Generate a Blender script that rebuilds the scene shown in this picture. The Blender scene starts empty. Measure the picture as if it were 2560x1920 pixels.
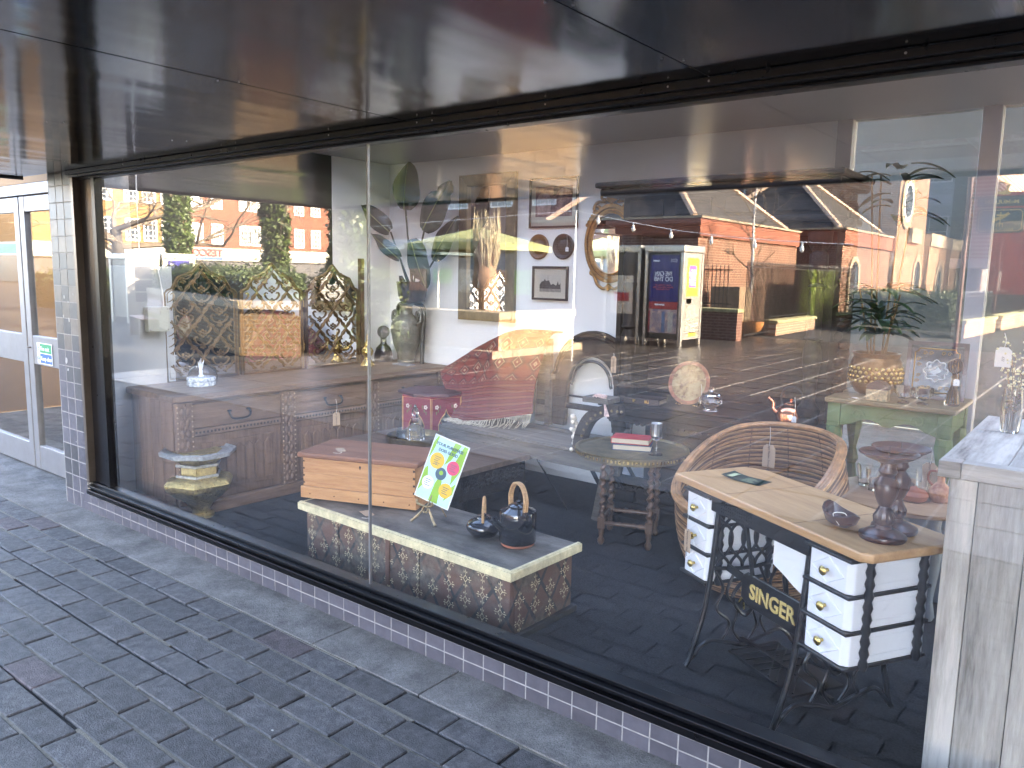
import bpy, bmesh, math, random
from mathutils import Vector, Matrix, noise
R = math.radians
random.seed(7)
S = bpy.context.scene
C = S.collection
# ---------------------------------------------------------------- camera
F_PX = 1963.8
def _basis():
    vx = Vector((-2540.0, -326.0, F_PX)); vy = Vector((1550.0, -247.0, F_PX))
    X = (-vx).normalized(); Y = (vy - X * X.dot(vy)).normalized(); Z = X.cross(Y)
    if Z.y > 0: Z = -Z
    return X, Y, Z
_X, _Y, _Z = _basis()
EYE = Vector((0.0, 0.0, 1.6))
cam = bpy.data.cameras.new('camera'); co = bpy.data.objects.new('camera', cam); C.objects.link(co)
right = Vector((_X.x, _Y.x, _Z.x)); down = Vector((_X.y, _Y.y, _Z.y)); fwd = Vector((_X.z, _Y.z, _Z.z))
rot = Matrix((right, -down, -fwd)).transposed()
co.matrix_world = Matrix.Translation(EYE) @ rot.to_4x4()
cam.sensor_width = 36; cam.lens = 36 * F_PX / 2560; cam.clip_start = .02; cam.clip_end = 600
S.camera = co
# ---------------------------------------------------------------- sky, sun, exposure
SUN = Vector((.90, -.27, .40)).normalized()
w = bpy.data.worlds.new('World'); S.world = w; w.use_nodes = True
nt = w.node_tree; bg = nt.nodes['Background']
sky = nt.nodes.new('ShaderNodeTexSky'); sky.sky_type = 'NISHITA'; sky.sun_disc = False
sky.sun_elevation = math.asin(SUN.z); sky.sun_rotation = math.atan2(SUN.x, SUN.y)
sky.air_density = .55; sky.dust_density = 1.2; sky.ozone_density = .3
nt.links.new(sky.outputs[0], bg.inputs[0]); bg.inputs[1].default_value = .15
sl = bpy.data.lights.new('sun', 'SUN'); sl.energy = 3.0; sl.angle = R(.6); sl.color = (1, .90, .76)
so = bpy.data.objects.new('sun', sl); C.objects.link(so)
so.rotation_euler = SUN.to_track_quat('Z', 'Y').to_euler(); so.location = (20, -10, 30)
S.view_settings.view_transform = 'Standard'; S.view_settings.look = 'None'
S.view_settings.exposure = 4.85; S.view_settings.gamma = 1
S.view_settings.use_white_balance = True; S.view_settings.white_balance_temperature = 7300; S.view_settings.white_balance_tint = 10
S.cycles.use_denoising = True
S.cycles.max_bounces = 8; S.cycles.diffuse_bounces = 4; S.cycles.glossy_bounces = 5
S.cycles.transmission_bounces = 6; S.cycles.transparent_max_bounces = 12
S.cycles.caustics_reflective = False; S.cycles.caustics_refractive = False
S.cycles.sample_clamp_indirect = 4.0

# ---------------------------------------------------------------- surveying helpers (photo point + one known coordinate -> place)
def ray(px, py):
    c = Vector((px - 1280.0, py - 960.0, F_PX))
    return right * c.x + down * c.y + fwd * c.z
def on_z(px, py, z): r = ray(px, py); return EYE + r * ((z - EYE.z) / r.z)
def on_y(px, py, y): r = ray(px, py); return EYE + r * (y / r.y)
def on_x(px, py, x): r = ray(px, py); return EYE + r * (x / r.x)
def in_frame(p, m=40):
    q = p - EYE; d = q.dot(fwd)
    if d < .05: return None
    x = 1280 + F_PX * q.dot(right) / d; y = 960 + F_PX * q.dot(down) / d
    return (x, y, d) if -m < x < 2560 + m and -m < y < 1920 + m else None
YG = 2.29                      # plane of the shop glass
def far(x, yv): return (x, 2 * YG - yv)   # a place seen mirrored at depth yv stands here

# ---------------------------------------------------------------- materials
MATS = {}
def _new(name):
    m = bpy.data.materials.new(name); m.use_nodes = True
    n = m.node_tree; b = n.nodes['Principled BSDF']; MATS[name] = m
    return m, n, b
def coords(n, stretch=(1, 1, 1), rnd=True):
    tc = n.nodes.new('ShaderNodeTexCoord'); mp = n.nodes.new('ShaderNodeMapping')
    mp.inputs['Scale'].default_value = stretch
    n.links.new(tc.outputs['Object'], mp.inputs['Vector'])
    if rnd:
        oi = n.nodes.new('ShaderNodeObjectInfo'); sc = n.nodes.new('ShaderNodeVectorMath'); sc.operation = 'SCALE'
        sc.inputs[0].default_value = (13.7, 7.3, 21.1); n.links.new(oi.outputs['Random'], sc.inputs['Scale'])
        n.links.new(sc.outputs[0], mp.inputs['Location'])
    return mp.outputs[0]
def ramp(n, fac, stops):
    r = n.nodes.new('ShaderNodeValToRGB'); e = r.color_ramp.elements
    while len(e) < len(stops): e.new(.5)
    for k, (p, c) in enumerate(stops):
        e[k].position = p; e[k].color = (*c, 1)
    n.links.new(fac, r.inputs[0]); return r.outputs[0]
def bumped(n, b, h, strength, dist=.01):
    bp = n.nodes.new('ShaderNodeBump'); bp.inputs['Strength'].default_value = strength; bp.inputs['Distance'].default_value = dist
    n.links.new(h, bp.inputs['Height']); n.links.new(bp.outputs[0], b.inputs['Normal'])
def noise_t(n, v, scale, detail=5, rough=.6):
    t = n.nodes.new('ShaderNodeTexNoise'); t.inputs['Scale'].default_value = scale
    t.inputs['Detail'].default_value = detail; t.inputs['Roughness'].default_value = rough
    if v: n.links.new(v, t.inputs['Vector'])
    return t.outputs['Fac']
def sc3(c, k): return tuple(max(0, min(1, x * k)) for x in c)
def mat(name, col, rough=.6, metal=0, var=.2, scale=7, bump=0, bscale=50, col2=None, coat=0, stretch=(1, 1, 1), rvar=0, piece=0, spec=.5, speck=0, speck_scale=220):
    """one procedural surface: blotches of the colour, optional second tone, optional fine relief, optional tone per piece"""
    if name in MATS: return MATS[name]
    m, n, b = _new(name); v = coords(n, stretch)
    f = noise_t(n, v, scale)
    lo = col2 or sc3(col, 1 - var); hi = sc3(col, 1 + var)
    c = ramp(n, f, [(.3, lo), (.7, hi)])
    if speck:
        q = n.nodes.new('ShaderNodeMix'); q.data_type = 'RGBA'; q.blend_type = 'MULTIPLY'; q.inputs[0].default_value = 1
        g = ramp(n, noise_t(n, v, speck_scale, 3, .8), [(.36, (1 - speck,) * 3), (.50, (.95, .95, .95)), (.66, (1 + speck * .2,) * 3)])
        g2 = ramp(n, noise_t(n, v, speck_scale * .23, 4, .75), [(.35, (1 - speck * .6,) * 3), (.6, (1, 1, 1))])
        q2 = n.nodes.new('ShaderNodeMix'); q2.data_type = 'RGBA'; q2.blend_type = 'MULTIPLY'; q2.inputs[0].default_value = 1
        n.links.new(c, q.inputs[6]); n.links.new(g, q.inputs[7]); n.links.new(q.outputs[2], q2.inputs[6]); n.links.new(g2, q2.inputs[7]); c = q2.outputs[2]
    if piece:
        oi = n.nodes.new('ShaderNodeObjectInfo'); mr = n.nodes.new('ShaderNodeMapRange')
        mr.inputs['To Min'].default_value = 1 - piece; mr.inputs['To Max'].default_value = 1 + piece
        n.links.new(oi.outputs['Random'], mr.inputs[0])
        hs = n.nodes.new('ShaderNodeHueSaturation'); n.links.new(mr.outputs[0], hs.inputs['Value']); n.links.new(c, hs.inputs['Color']); c = hs.outputs[0]
    n.links.new(c, b.inputs['Base Color'])
    b.inputs['Roughness'].default_value = rough; b.inputs['Metallic'].default_value = metal
    b.inputs['Coat Weight'].default_value = coat; b.inputs['Specular IOR Level'].default_value = spec
    if rvar:
        rr = n.nodes.new('ShaderNodeMapRange'); rr.inputs['To Min'].default_value = max(.02, rough - rvar); rr.inputs['To Max'].default_value = min(1, rough + rvar)
        n.links.new(noise_t(n, v, scale * 1.7), rr.inputs[0]); n.links.new(rr.outputs[0], b.inputs['Roughness'])
    if bump: bumped(n, b, noise_t(n, v, bscale, 4), bump)
    return m
def wood(name, dark, light, axis='x', rough=.5, scale=6, bump=.25, coat=0, knots=True, piece=.1, spec=.5):
    if name in MATS: return MATS[name]
    m, n, b = _new(name)
    st = {'x': (.09, 1, 1), 'y': (1, .09, 1), 'z': (1, 1, .09)}[axis]
    v = coords(n, st); f = noise_t(n, v, scale * 4, 8, .65)
    v2 = coords(n, tuple(s * 1.5 for s in st)); g = noise_t(n, v2, scale * 16, 3, .7)
    mx = n.nodes.new('ShaderNodeMath'); mx.operation = 'MULTIPLY_ADD'; mx.inputs[1].default_value = .35
    n.links.new(g, mx.inputs[0]); n.links.new(f, mx.inputs[2])
    c = ramp(n, mx.outputs[0], [(.42, dark), (.6, tuple((a + d) / 2 for a, d in zip(dark, light))), (.85, light)])
    oi = n.nodes.new('ShaderNodeObjectInfo'); mr = n.nodes.new('ShaderNodeMapRange')
    mr.inputs['To Min'].default_value = 1 - piece; mr.inputs['To Max'].default_value = 1 + piece
    n.links.new(oi.outputs['Random'], mr.inputs[0])
    hs = n.nodes.new('ShaderNodeHueSaturation'); n.links.new(mr.outputs[0], hs.inputs['Value']); n.links.new(c, hs.inputs['Color'])
    n.links.new(hs.outputs[0], b.inputs['Base Color']); b.inputs['Roughness'].default_value = rough
    b.inputs['Coat Weight'].default_value = coat; b.inputs['Coat Roughness'].default_value = .25; b.inputs['Specular IOR Level'].default_value = spec
    bumped(n, b, mx.outputs[0], bump, .004)
    return m
def brick(name, plane, c1, c2, mortar, bw=.225, bh=.075, ms=.012):
    if name in MATS: return MATS[name]
    m, n, b = _new(name)
    tc = n.nodes.new('ShaderNodeTexCoord'); sp = n.nodes.new('ShaderNodeSeparateXYZ'); cb = n.nodes.new('ShaderNodeCombineXYZ')
    n.links.new(tc.outputs['Object'], sp.inputs[0]); n.links.new(sp.outputs['X' if plane == 'xz' else 'Y'], cb.inputs[0]); n.links.new(sp.outputs['Z'], cb.inputs[1])
    t = n.nodes.new('ShaderNodeTexBrick'); t.inputs['Scale'].default_value = 1
    t.inputs['Brick Width'].default_value = bw; t.inputs['Row Height'].default_value = bh; t.inputs['Mortar Size'].default_value = ms
    t.inputs['Mortar Smooth'].default_value = .3; t.inputs['Bias'].default_value = .1
    t.inputs['Color1'].default_value = (*c1, 1); t.inputs['Color2'].default_value = (*c2, 1); t.inputs['Mortar'].default_value = (*mortar, 1)
    n.links.new(cb.outputs[0], t.inputs['Vector'])
    mx = n.nodes.new('ShaderNodeMix'); mx.data_type = 'RGBA'; mx.blend_type = 'MULTIPLY'; mx.inputs[0].default_value = .6
    g = ramp(n, noise_t(n, cb.outputs[0], 1.3, 6), [(.3, (.55, .55, .55)), (.7, (1.15, 1.1, 1.05))])
    n.links.new(t.outputs['Color'], mx.inputs[6]); n.links.new(g, mx.inputs[7]); n.links.new(mx.outputs[2], b.inputs['Base Color'])
    b.inputs['Roughness'].default_value = .85
    inv = n.nodes.new('ShaderNodeMath'); inv.operation = 'SUBTRACT'; inv.inputs[0].default_value = 1; n.links.new(t.outputs['Fac'], inv.inputs[1])
    bumped(n, b, inv.outputs[0], .6, .01)
    return m
def glass_sheet(name, ior=1.5, tint=(1, 1, 1), rough=0.0):
    """window glass: Fresnel split between a mirror-like reflection and clear transmission"""
    if name in MATS: return MATS[name]
    m = bpy.data.materials.new(name); m.use_nodes = True; MATS[name] = m; n = m.node_tree; n.nodes.clear()
    o = n.nodes.new('ShaderNodeOutputMaterial'); mx = n.nodes.new('ShaderNodeMixShader'); fr = n.nodes.new('ShaderNodeFresnel')
    t = n.nodes.new('ShaderNodeBsdfTransparent'); g = n.nodes.new('ShaderNodeBsdfGlossy')
    geo = n.nodes.new('ShaderNodeNewGeometry')
    fr.inputs['IOR'].default_value = ior; t.inputs[0].default_value = (*tint, 1); g.inputs['Roughness'].default_value = rough
    # same Fresnel from both sides of a pane
    bf = n.nodes.new('ShaderNodeMath'); bf.operation = 'MULTIPLY_ADD'; bf.inputs[1].default_value = 1 / ior - ior; bf.inputs[2].default_value = ior
    n.links.new(geo.outputs['Backfacing'], bf.inputs[0]); n.links.new(bf.outputs[0], fr.inputs['IOR'])
    n.links.new(fr.outputs[0], mx.inputs[0]); n.links.new(t.outputs[0], mx.inputs[1]); n.links.new(g.outputs[0], mx.inputs[2]); n.links.new(mx.outputs[0], o.inputs[0])
    return m
def crystal(name, tint=(1, 1, 1), rough=.02):
    if name in MATS: return MATS[name]
    m, n, b = _new(name)
    b.inputs['Base Color'].default_value = (*tint, 1); b.inputs['Transmission Weight'].default_value = 1
    b.inputs['Roughness'].default_value = rough; b.inputs['IOR'].default_value = 1.5
    return m

# ---------------------------------------------------------------- mesh helpers
class MB:
    def __init__(s): s.v = []; s.f = []
    def add(s, vs, fs):
        k = len(s.v); s.v += [tuple(v) for v in vs]; s.f += [tuple(i + k for i in f) for f in fs]; return s
    def box(s, x0, x1, y0, y1, z0, z1):
        return s.add([(x0, y0, z0), (x1, y0, z0), (x1, y1, z0), (x0, y1, z0), (x0, y0, z1), (x1, y0, z1), (x1, y1, z1), (x0, y1, z1)],
                     [(0, 3, 2, 1), (4, 5, 6, 7), (0, 1, 5, 4), (1, 2, 6, 5), (2, 3, 7, 6), (3, 0, 4, 7)])
    def obox(s, c, size, rz=0, rx=0, ry=0):
        m = Matrix.Rotation(rz, 3, 'Z') @ Matrix.Rotation(ry, 3, 'Y') @ Matrix.Rotation(rx, 3, 'X'); c = Vector(c); a = [x / 2 for x in size]
        vs = [c + m @ Vector((sx * a[0], sy * a[1], sz * a[2])) for sz in (-1, 1) for sx, sy in ((-1, -1), (1, -1), (1, 1), (-1, 1))]
        return s.add(vs, [(0, 3, 2, 1), (4, 5, 6, 7), (0, 1, 5, 4), (1, 2, 6, 5), (2, 3, 7, 6), (3, 0, 4, 7)])
    def beam(s, a, b, wd, th, up=(0, 0, 1)):
        a = Vector(a); b = Vector(b); d = (b - a).normalized(); sd = d.cross(Vector(up))
        if sd.length < 1e-4: sd = d.cross(Vector((1, 0, 0)))
        sd.normalize(); u = sd.cross(d); vs = []
        for p in (a, b):
            for i, j in ((-1, -1), (1, -1), (1, 1), (-1, 1)): vs.append(p + sd * i * wd / 2 + u * j * th / 2)
        return s.add(vs, [(0, 1, 2, 3), (7, 6, 5, 4), (0, 4, 5, 1), (1, 5, 6, 2), (2, 6, 7, 3), (3, 7, 4, 0)])
    def lathe(s, prof, c=(0, 0, 0), n=24, sx=1, sy=1, ph=0, mod=None):
        k = len(s.v); c = Vector(c)
        for r, z in prof:
            for i in range(n):
                a = 2 * math.pi * i / n + ph; rr = max(r, 1e-4) * (mod(a, z) if mod else 1)
                s.v.append((c.x + rr * sx * math.cos(a), c.y + rr * sy * math.sin(a), c.z + z))
        for j in range(len(prof) - 1):
            for i in range(n):
                a = k + j * n + i; b = k + j * n + (i + 1) % n; s.f.append((a, b, b + n, a + n))
        s.f.append(tuple(k + i for i in reversed(range(n)))); s.f.append(tuple(k + (len(prof) - 1) * n + i for i in range(n)))
        return s
    def tube(s, pts, r, n=8, closed=False):
        pts = [Vector(p) for p in pts]; L = len(pts); k = len(s.v); up = None
        for i, p in enumerate(pts):
            q0 = pts[(i - 1) % L] if closed or i else p; q1 = pts[(i + 1) % L] if closed or i < L - 1 else p
            d = (q1 - q0); d = d.normalized() if d.length > 1e-9 else Vector((0, 0, 1))
            if up is None: up = Vector((0, 0, 1)) if abs(d.z) < .9 else Vector((1, 0, 0))
            sd = d.cross(up)
            if sd.length < 1e-5: sd = d.cross(Vector((.3, 1, .2)))
            sd.normalize(); up = sd.cross(d).normalized()
            rr = r[i] if isinstance(r, (list, tuple)) else r
            for j in range(n):
                a = 2 * math.pi * j / n; s.v.append(tuple(p + sd * math.cos(a) * rr + up * math.sin(a) * rr))
        for i in range(L if closed else L - 1):
            for j in range(n):
                a = k + i * n + j; b = k + i * n + (j + 1) % n; i2 = ((i + 1) % L) * n
                s.f.append((a, b, k + i2 + (j + 1) % n, k + i2 + j))
        if not closed:
            s.f.append(tuple(k + j for j in reversed(range(n)))); s.f.append(tuple(k + (L - 1) * n + j for j in range(n)))
        return s
    def prism(s, poly, a, b, plane='xy'):
        """outline extruded from a to b across its plane (xy->z, xz->y, yz->x)"""
        P = {'xy': lambda u, v, t: (u, v, t), 'xz': lambda u, v, t: (u, t, v), 'yz': lambda u, v, t: (t, u, v)}[plane]
        k = len(s.v); n = len(poly)
        s.v += [P(u, v, a) for u, v in poly] + [P(u, v, b) for u, v in poly]
        s.f.append(tuple(k + i for i in reversed(range(n)))); s.f.append(tuple(k + n + i for i in range(n)))
        s.f += [(k + i, k + (i + 1) % n, k + n + (i + 1) % n, k + n + i) for i in range(n)]
        return s
    def ring(s, outer, inner, a, b, plane='xz', closed=True):
        """band between two outlines of equal length, extruded"""
        P = {'xy': lambda u, v, t: (u, v, t), 'xz': lambda u, v, t: (u, t, v), 'yz': lambda u, v, t: (t, u, v)}[plane]
        n = len(outer); k = len(s.v)
        for t in (a, b):
            for L in (outer, inner): s.v += [P(u, v, t) for u, v in L]
        for i in range(n if closed else n - 1):
            j = (i + 1) % n; o0, o1, i0, i1 = k + i, k + j, k + n + i, k + n + j; d = 2 * n
            s.f += [(o0, o1, i1, i0), (o0 + d, i0 + d, i1 + d, o1 + d), (o0, o0 + d, o1 + d, o1), (i0, i1, i1 + d, i0 + d)]
        if not closed:
            for i in (0, n - 1): o, q, d = k + i, k + n + i, 2 * n; s.f.append((o, q, q + d, o + d))
        return s
    def ball(s, c, r, n=10, sx=1, sy=1, sz=1):
        return s.lathe([(r * math.sin(math.pi * i / n), -r * sz * math.cos(math.pi * i / n)) for i in range(n + 1)], c, max(8, n + 2), sx, sy)
    def mesh(s, name, smooth=0):
        me = bpy.data.meshes.new(name); me.from_pydata(s.v, [], s.f)
        bm = bmesh.new(); bm.from_mesh(me); bmesh.ops.recalc_face_normals(bm, faces=bm.faces); bm.to_mesh(me); bm.free()
        if smooth:
            me.polygons.foreach_set('use_smooth', [True] * len(me.polygons)); me.set_sharp_from_angle(angle=R(smooth))
        return me
    def build(s, name, m, parent=None, smooth=0, bev=0, seg=2, label=None):
        me = s.mesh(name, smooth); me.materials.append(m)
        o = bpy.data.objects.new(name, me); C.objects.link(o); o.parent = parent
        if bev:
            md = o.modifiers.new('edge', 'BEVEL'); md.width = bev; md.segments = seg; md.limit_method = 'ANGLE'; md.angle_limit = R(40)
        if label: o['label'] = label
        return o
def thing(name, label, cat, loc=(0, 0, 0), rz=0, group=None, rx=0, ry=0):
    o = bpy.data.objects.new(name, None); C.objects.link(o); o.empty_display_size = .05
    o.location = loc; o.rotation_euler = (rx, ry, rz); o['label'] = label; o['category'] = cat
    if group: o['group'] = group
    return o
def tag(o, label, cat, group=None):
    o['label'] = label; o['category'] = cat
    if group: o['group'] = group
    return o
def struct(o): o['kind'] = 'structure'; return o
def stuff(o): o['kind'] = 'stuff'; return o
def share(name, me, loc=(0, 0, 0), rz=0, parent=None, sc=None, rx=0, ry=0):
    o = bpy.data.objects.new(name, me); C.objects.link(o); o.location = loc; o.rotation_euler = (rx, ry, rz); o.parent = parent
    if sc: o.scale = sc
    return o
def lettering(name, text, size, m, parent, loc, rot=(R(90), 0, 0), depth=.0006, align='CENTER', bold=0, width=None, shear=0):
    cu = bpy.data.curves.new(name, 'FONT'); cu.body = text; cu.size = size; cu.extrude = depth; cu.align_x = align; cu.align_y = 'CENTER'; cu.offset = bold; cu.shear = shear
    cu.resolution_u = 3
    t = bpy.data.objects.new('tmp', cu); C.objects.link(t); bpy.context.view_layer.update()
    me = bpy.data.meshes.new_from_object(t.evaluated_get(bpy.context.evaluated_depsgraph_get()))
    bpy.data.objects.remove(t)
    if width:
        xs = [v.co.x for v in me.vertices]; k = width / max(1e-6, max(xs) - min(xs))
        for v in me.vertices: v.co.x *= k
    me.materials.clear(); me.materials.append(m)
    o = bpy.data.objects.new(name, me); C.objects.link(o); o.parent = parent; o.location = loc; o.rotation_euler = rot
    return o
def arc(cx, cz, r, a0, a1, n, rz=None): return [(cx + r * math.cos(R(a0 + (a1 - a0) * i / n)), cz + (rz or r) * math.sin(R(a0 + (a1 - a0) * i / n))) for i in range(n + 1)]
def bez(p, n=10):
    """smooth line through the points"""
    p = [Vector(q) for q in p]; out = []
    for i in range(len(p) - 1):
        a = p[max(0, i - 1)]; b = p[i]; c = p[i + 1]; d = p[min(len(p) - 1, i + 2)]
        for k in range(n):
            t = k / n; out.append(.5 * ((2 * b) + (c - a) * t + (2 * a - 5 * b + 4 * c - d) * t * t + (3 * b - a - 3 * c + d) * t ** 3))
    return out + [p[-1]]

# ================================================================ GROUND OUTSIDE
m_joint = mat('joint_soil', (.02, .018, .016), .95, var=.45, scale=30, bump=.5, bscale=140)
m_paver = mat('paver', (.088, .084, .085), .78, var=.4, scale=22, bump=.55, bscale=170, piece=.2, rvar=.12, speck=.55)
m_paver_red = mat('paver_red', (.098, .076, .078), .78, var=.4, scale=22, speck=.55, bump=.55, bscale=170, piece=.15)
m_conc = mat('concrete', (.195, .185, .172), .9, var=.25, scale=6, bump=.5, bscale=160, col2=(.10, .092, .085), speck=.45)
m_slab = mat('wet_slab', (.04, .034, .029), .33, var=.4, scale=3.2, bump=.14, bscale=60, piece=.22, rvar=.18)
m_plaza = mat('plaza_bed', (.012, .011, .01), .9, var=.3, scale=2, bump=.2, bscale=30)
m_white_spot = mat('lime_spot', (.42, .41, .38), .9)
gr = MB().box(-160, 140, -190, 2.235, -.6, -.022).build('ground', m_plaza); struct(gr)
pav = struct(MB().box(-9.5, 2.6, -.62, 2.0, -.021, -.009).build('pavement', m_joint))
PL, PW, GAP = .275, .13, .010
pm = MB().box(-PL / 2 + GAP / 2, PL / 2 - GAP / 2, -PW / 2 + GAP / 2, PW / 2 - GAP / 2, -.012, .004).mesh('paver')
bm = bmesh.new(); bm.from_mesh(pm); bmesh.ops.bevel(bm, geom=[e for e in bm.edges if sum(v.co.z for v in e.verts) > 0], offset=.004, segments=1, affect='EDGES'); bm.to_mesh(pm); bm.free()
pm.materials.append(m_paver); pm2 = pm.copy(); pm2.materials[0] = m_paver_red
cells = []
for r in range(20):
    y = 1.995 - PW * (r + .5); off = (r % 2) * PL / 2
    for k in range(44):
        x = -9.3 + k * PL + off - .02
        if x > 2.4: continue
        p = Vector((x, y, 0)); f = in_frame(p, 60)
        cells.append((f[2] if f else 99 + abs(x), x, y))
cells.sort(); rest = MB()
for k, (d, x, y) in enumerate(cells):
    dz = random.uniform(-.0022, .0022)
    if k < 300:
        share('paver', pm2 if random.random() < .07 else pm, (x + random.uniform(-.002, .002), y + random.uniform(-.002, .002), dz), random.gauss(0, .006), pav, rx=random.gauss(0, .007), ry=random.gauss(0, .005))
    else: rest.box(x - PL / 2 + .005, x + PL / 2 - .005, y - PW / 2 + .005, y + PW / 2 - .005, -.012, .003 + dz)
stuff(rest.build('more_pavers', m_paver, pav))
# worn concrete strip against the plinth, cast in lengths
strip = struct(MB().box(-9.5, 2.6, 2.0, 2.34, -.021, -.012).build('concrete_strip', m_joint))
xs = [-9.4, -7.2, -5.35, -2.62, -1.98, -.9, .3, 2.5]
for a, b in zip(xs, xs[1:]): MB().box(a + .003, b - .003, 1.999, 2.34, -.012, .005 + random.uniform(-.001, .001)).build('concrete_length', m_conc, strip, bev=.003)
# paving in front of the door, left of the column
dp = struct(MB().box(-9.5, -5.3, 2.341, 4.4, -.021, -.004).build('door_paving', m_conc))
sand = MB()
for r in range(21):
    y = 1.995 - PW * r; x = -9.0
    while x < .6:
        l = random.uniform(.15, 1.1); top = random.uniform(-.002, .0018)
        if random.random() < .72: sand.box(x, min(.6, x + l), y - .0065, y + .0065, -.0088, top)
        x += l
stuff(sand.build('joint_sand', mat('pale_joint_sand', (.13, .118, .095), .95, var=.5, scale=60, bump=.6, bscale=200, col2=(.12, .11, .09)), pav))
spots = MB()
for k in range(20):
    x = random.uniform(-5.5, -.6); y = random.uniform(.4, 1.95); r = random.uniform(.003, .010)
    spots.prism([(x + r * math.cos(a * .7) * random.uniform(.7, 1.3), y + r * math.sin(a * .7) * random.uniform(.5, 1.2)) for a in range(9)], .0055, .0066)
stuff(spots.build('gum_spots', m_white_spot, pav))
# plaza of large wet slabs beyond the canopy
plaza = struct(MB().box(-12.0, 4.0, -16.6, -.625, -.0215, -.012).build('plaza', m_plaza))
SX, SY = .61, .66
sm = MB().box(-SX / 2 + .013, SX / 2 - .013, -SY / 2 + .013, SY / 2 - .013, -.012, .002).mesh('paving_slab'); sm.materials.append(m_slab)
sc = []
for r in range(24):
    for k in range(26):
        x = -11.6 + SX * k; y = -.96 - SY * r
        if y < -16.2 or x > 3.6: continue
        p = Vector((x, 2 * YG - y, 0)); f = in_frame(p, 120)
        sc.append((f[2] if f else 200 + abs(x), x, y))
sc.sort(); rest = MB()
for k, (d, x, y) in enumerate(sc):
    if k < 300: share('paving_slab', sm, (x, y, random.uniform(-.0015, .0015)), 0, plaza, rx=random.gauss(0, .0025), ry=random.gauss(0, .0025))
    else: rest.box(x - SX / 2 + .005, x + SX / 2 - .005, y - SY / 2 + .005, y + SY / 2 - .005, -.012, .002)
stuff(rest.build('more_slabs', m_slab, plaza))
gl = MB()  # sun glints along the receding joints, painted as pale strips
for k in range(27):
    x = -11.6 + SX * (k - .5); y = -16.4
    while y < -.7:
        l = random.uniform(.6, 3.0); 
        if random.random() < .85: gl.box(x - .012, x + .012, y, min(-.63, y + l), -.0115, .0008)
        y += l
stuff(gl.build('joint_glint_lines', mat('joint_glint', (.42, .38, .33), .6, var=.4, scale=9), plaza))

# ================================================================ SHOP FRONT
m_tile = mat('plinth_tile', (.075, .070, .082), .38, var=.16, scale=20, bump=.06, bscale=30, piece=.14, coat=.3, rvar=.1)
m_tile_b = mat('column_tile', (.115, .095, .08), .42, var=.2, scale=18, bump=.06, bscale=30, piece=.18, coat=.05)
m_tile_d = mat('column_tile_dark', (.05, .05, .055), .42, var=.2, scale=18, bump=.06, bscale=30, piece=.15, coat=.05)
m_grout = mat('grout', (.27, .255, .24), .9, var=.2, scale=25)
m_black = mat('black_frame', (.004, .004, .005), .3, var=.3, scale=9, spec=.22, rvar=.08)
m_bronze = mat('bronze_strip', (.16, .13, .105), .35, metal=.8, var=.15)
m_alu = mat('aluminium', (.22, .216, .22), .42, metal=.5, var=.08, scale=12)
m_white = mat('white_paint', (.88, .88, .86), .75, var=.03, scale=2, bump=.04, bscale=90)
m_screw = mat('screw_head', (.35, .34, .33), .4, metal=1)
plinth = tag(MB().box(-5.30, 2.6, 2.2352, 2.36, -.01, .118).build('plinth_wall', m_grout), 'low plinth of small dark tiles with white grout under the shop window', 'wall')
T = .1045
tm = MB().box(-T / 2 + .003, T / 2 - .003, -.004, .003, -T / 2 + .003, T / 2 - .003).mesh('tile'); tm.materials.append(m_tile)
low = MB().box(-T / 2 + .0028, T / 2 - .0028, -.004, .003, -.028 + .0026, .028 - .0026).mesh('tile'); low.materials.append(m_tile)
for k in range(72):
    x = -1.961 - T / 2 + T * (k - 32)
    if x < -5.26 or x > 2.5: continue
    share('tile', low, (x, 2.238 + random.uniform(-.0004, .0004), .117 - .029), 0, plinth, rx=random.gauss(0, .006))
    share('tile', low, (x, 2.238, .0315), 0, plinth, rx=random.gauss(0, .006))
col = tag(MB().box(-5.5685, -5.24, 2.2362, 2.60, -.01, 2.20).build('tiled_column', m_grout), 'chequered brown and slate tiled column between door and window', 'column')
cm1 = tm.copy(); cm1.materials[0] = m_tile_b; cm2 = tm.copy(); cm2.materials[0] = m_tile_d
for r in range(21):
    for k in range(3):
        z = 2.145 - T * r; hi = r < 11
        me = (cm2 if (r + k) % 2 == 0 else cm1) if hi else (tm if random.random() < .75 else cm2)
        share('tile', me, (-5.51 + .1075 * k, 2.2392 + random.uniform(-.0004, .0004), z), 0, col, rx=random.gauss(0, .005))
for r in range(21):
    for k in range(3): share('tile', cm1 if (r + k) % 2 else tm, (-5.567, 2.29 + .1075 * k, 2.145 - T * r), R(90), col)
chips = MB()
for px, py, s in ((158, 790, .010), (172, 800, .012), (160, 742, .012), (170, 755, .007), (182, 735, .006), (165, 900, .020), (170, 925, .014), (190, 1105, .005)):
    p = on_y(px, py, 2.2335); chips.prism([(p.x + s * math.cos(a * .9) * random.uniform(.4, 1.2), p.z + s * math.sin(a * .9) * random.uniform(.4, 1.5)) for a in range(7)], 2.2345, 2.2385, 'xz')
chips.build('plaster_chip', m_white_spot, col)
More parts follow.
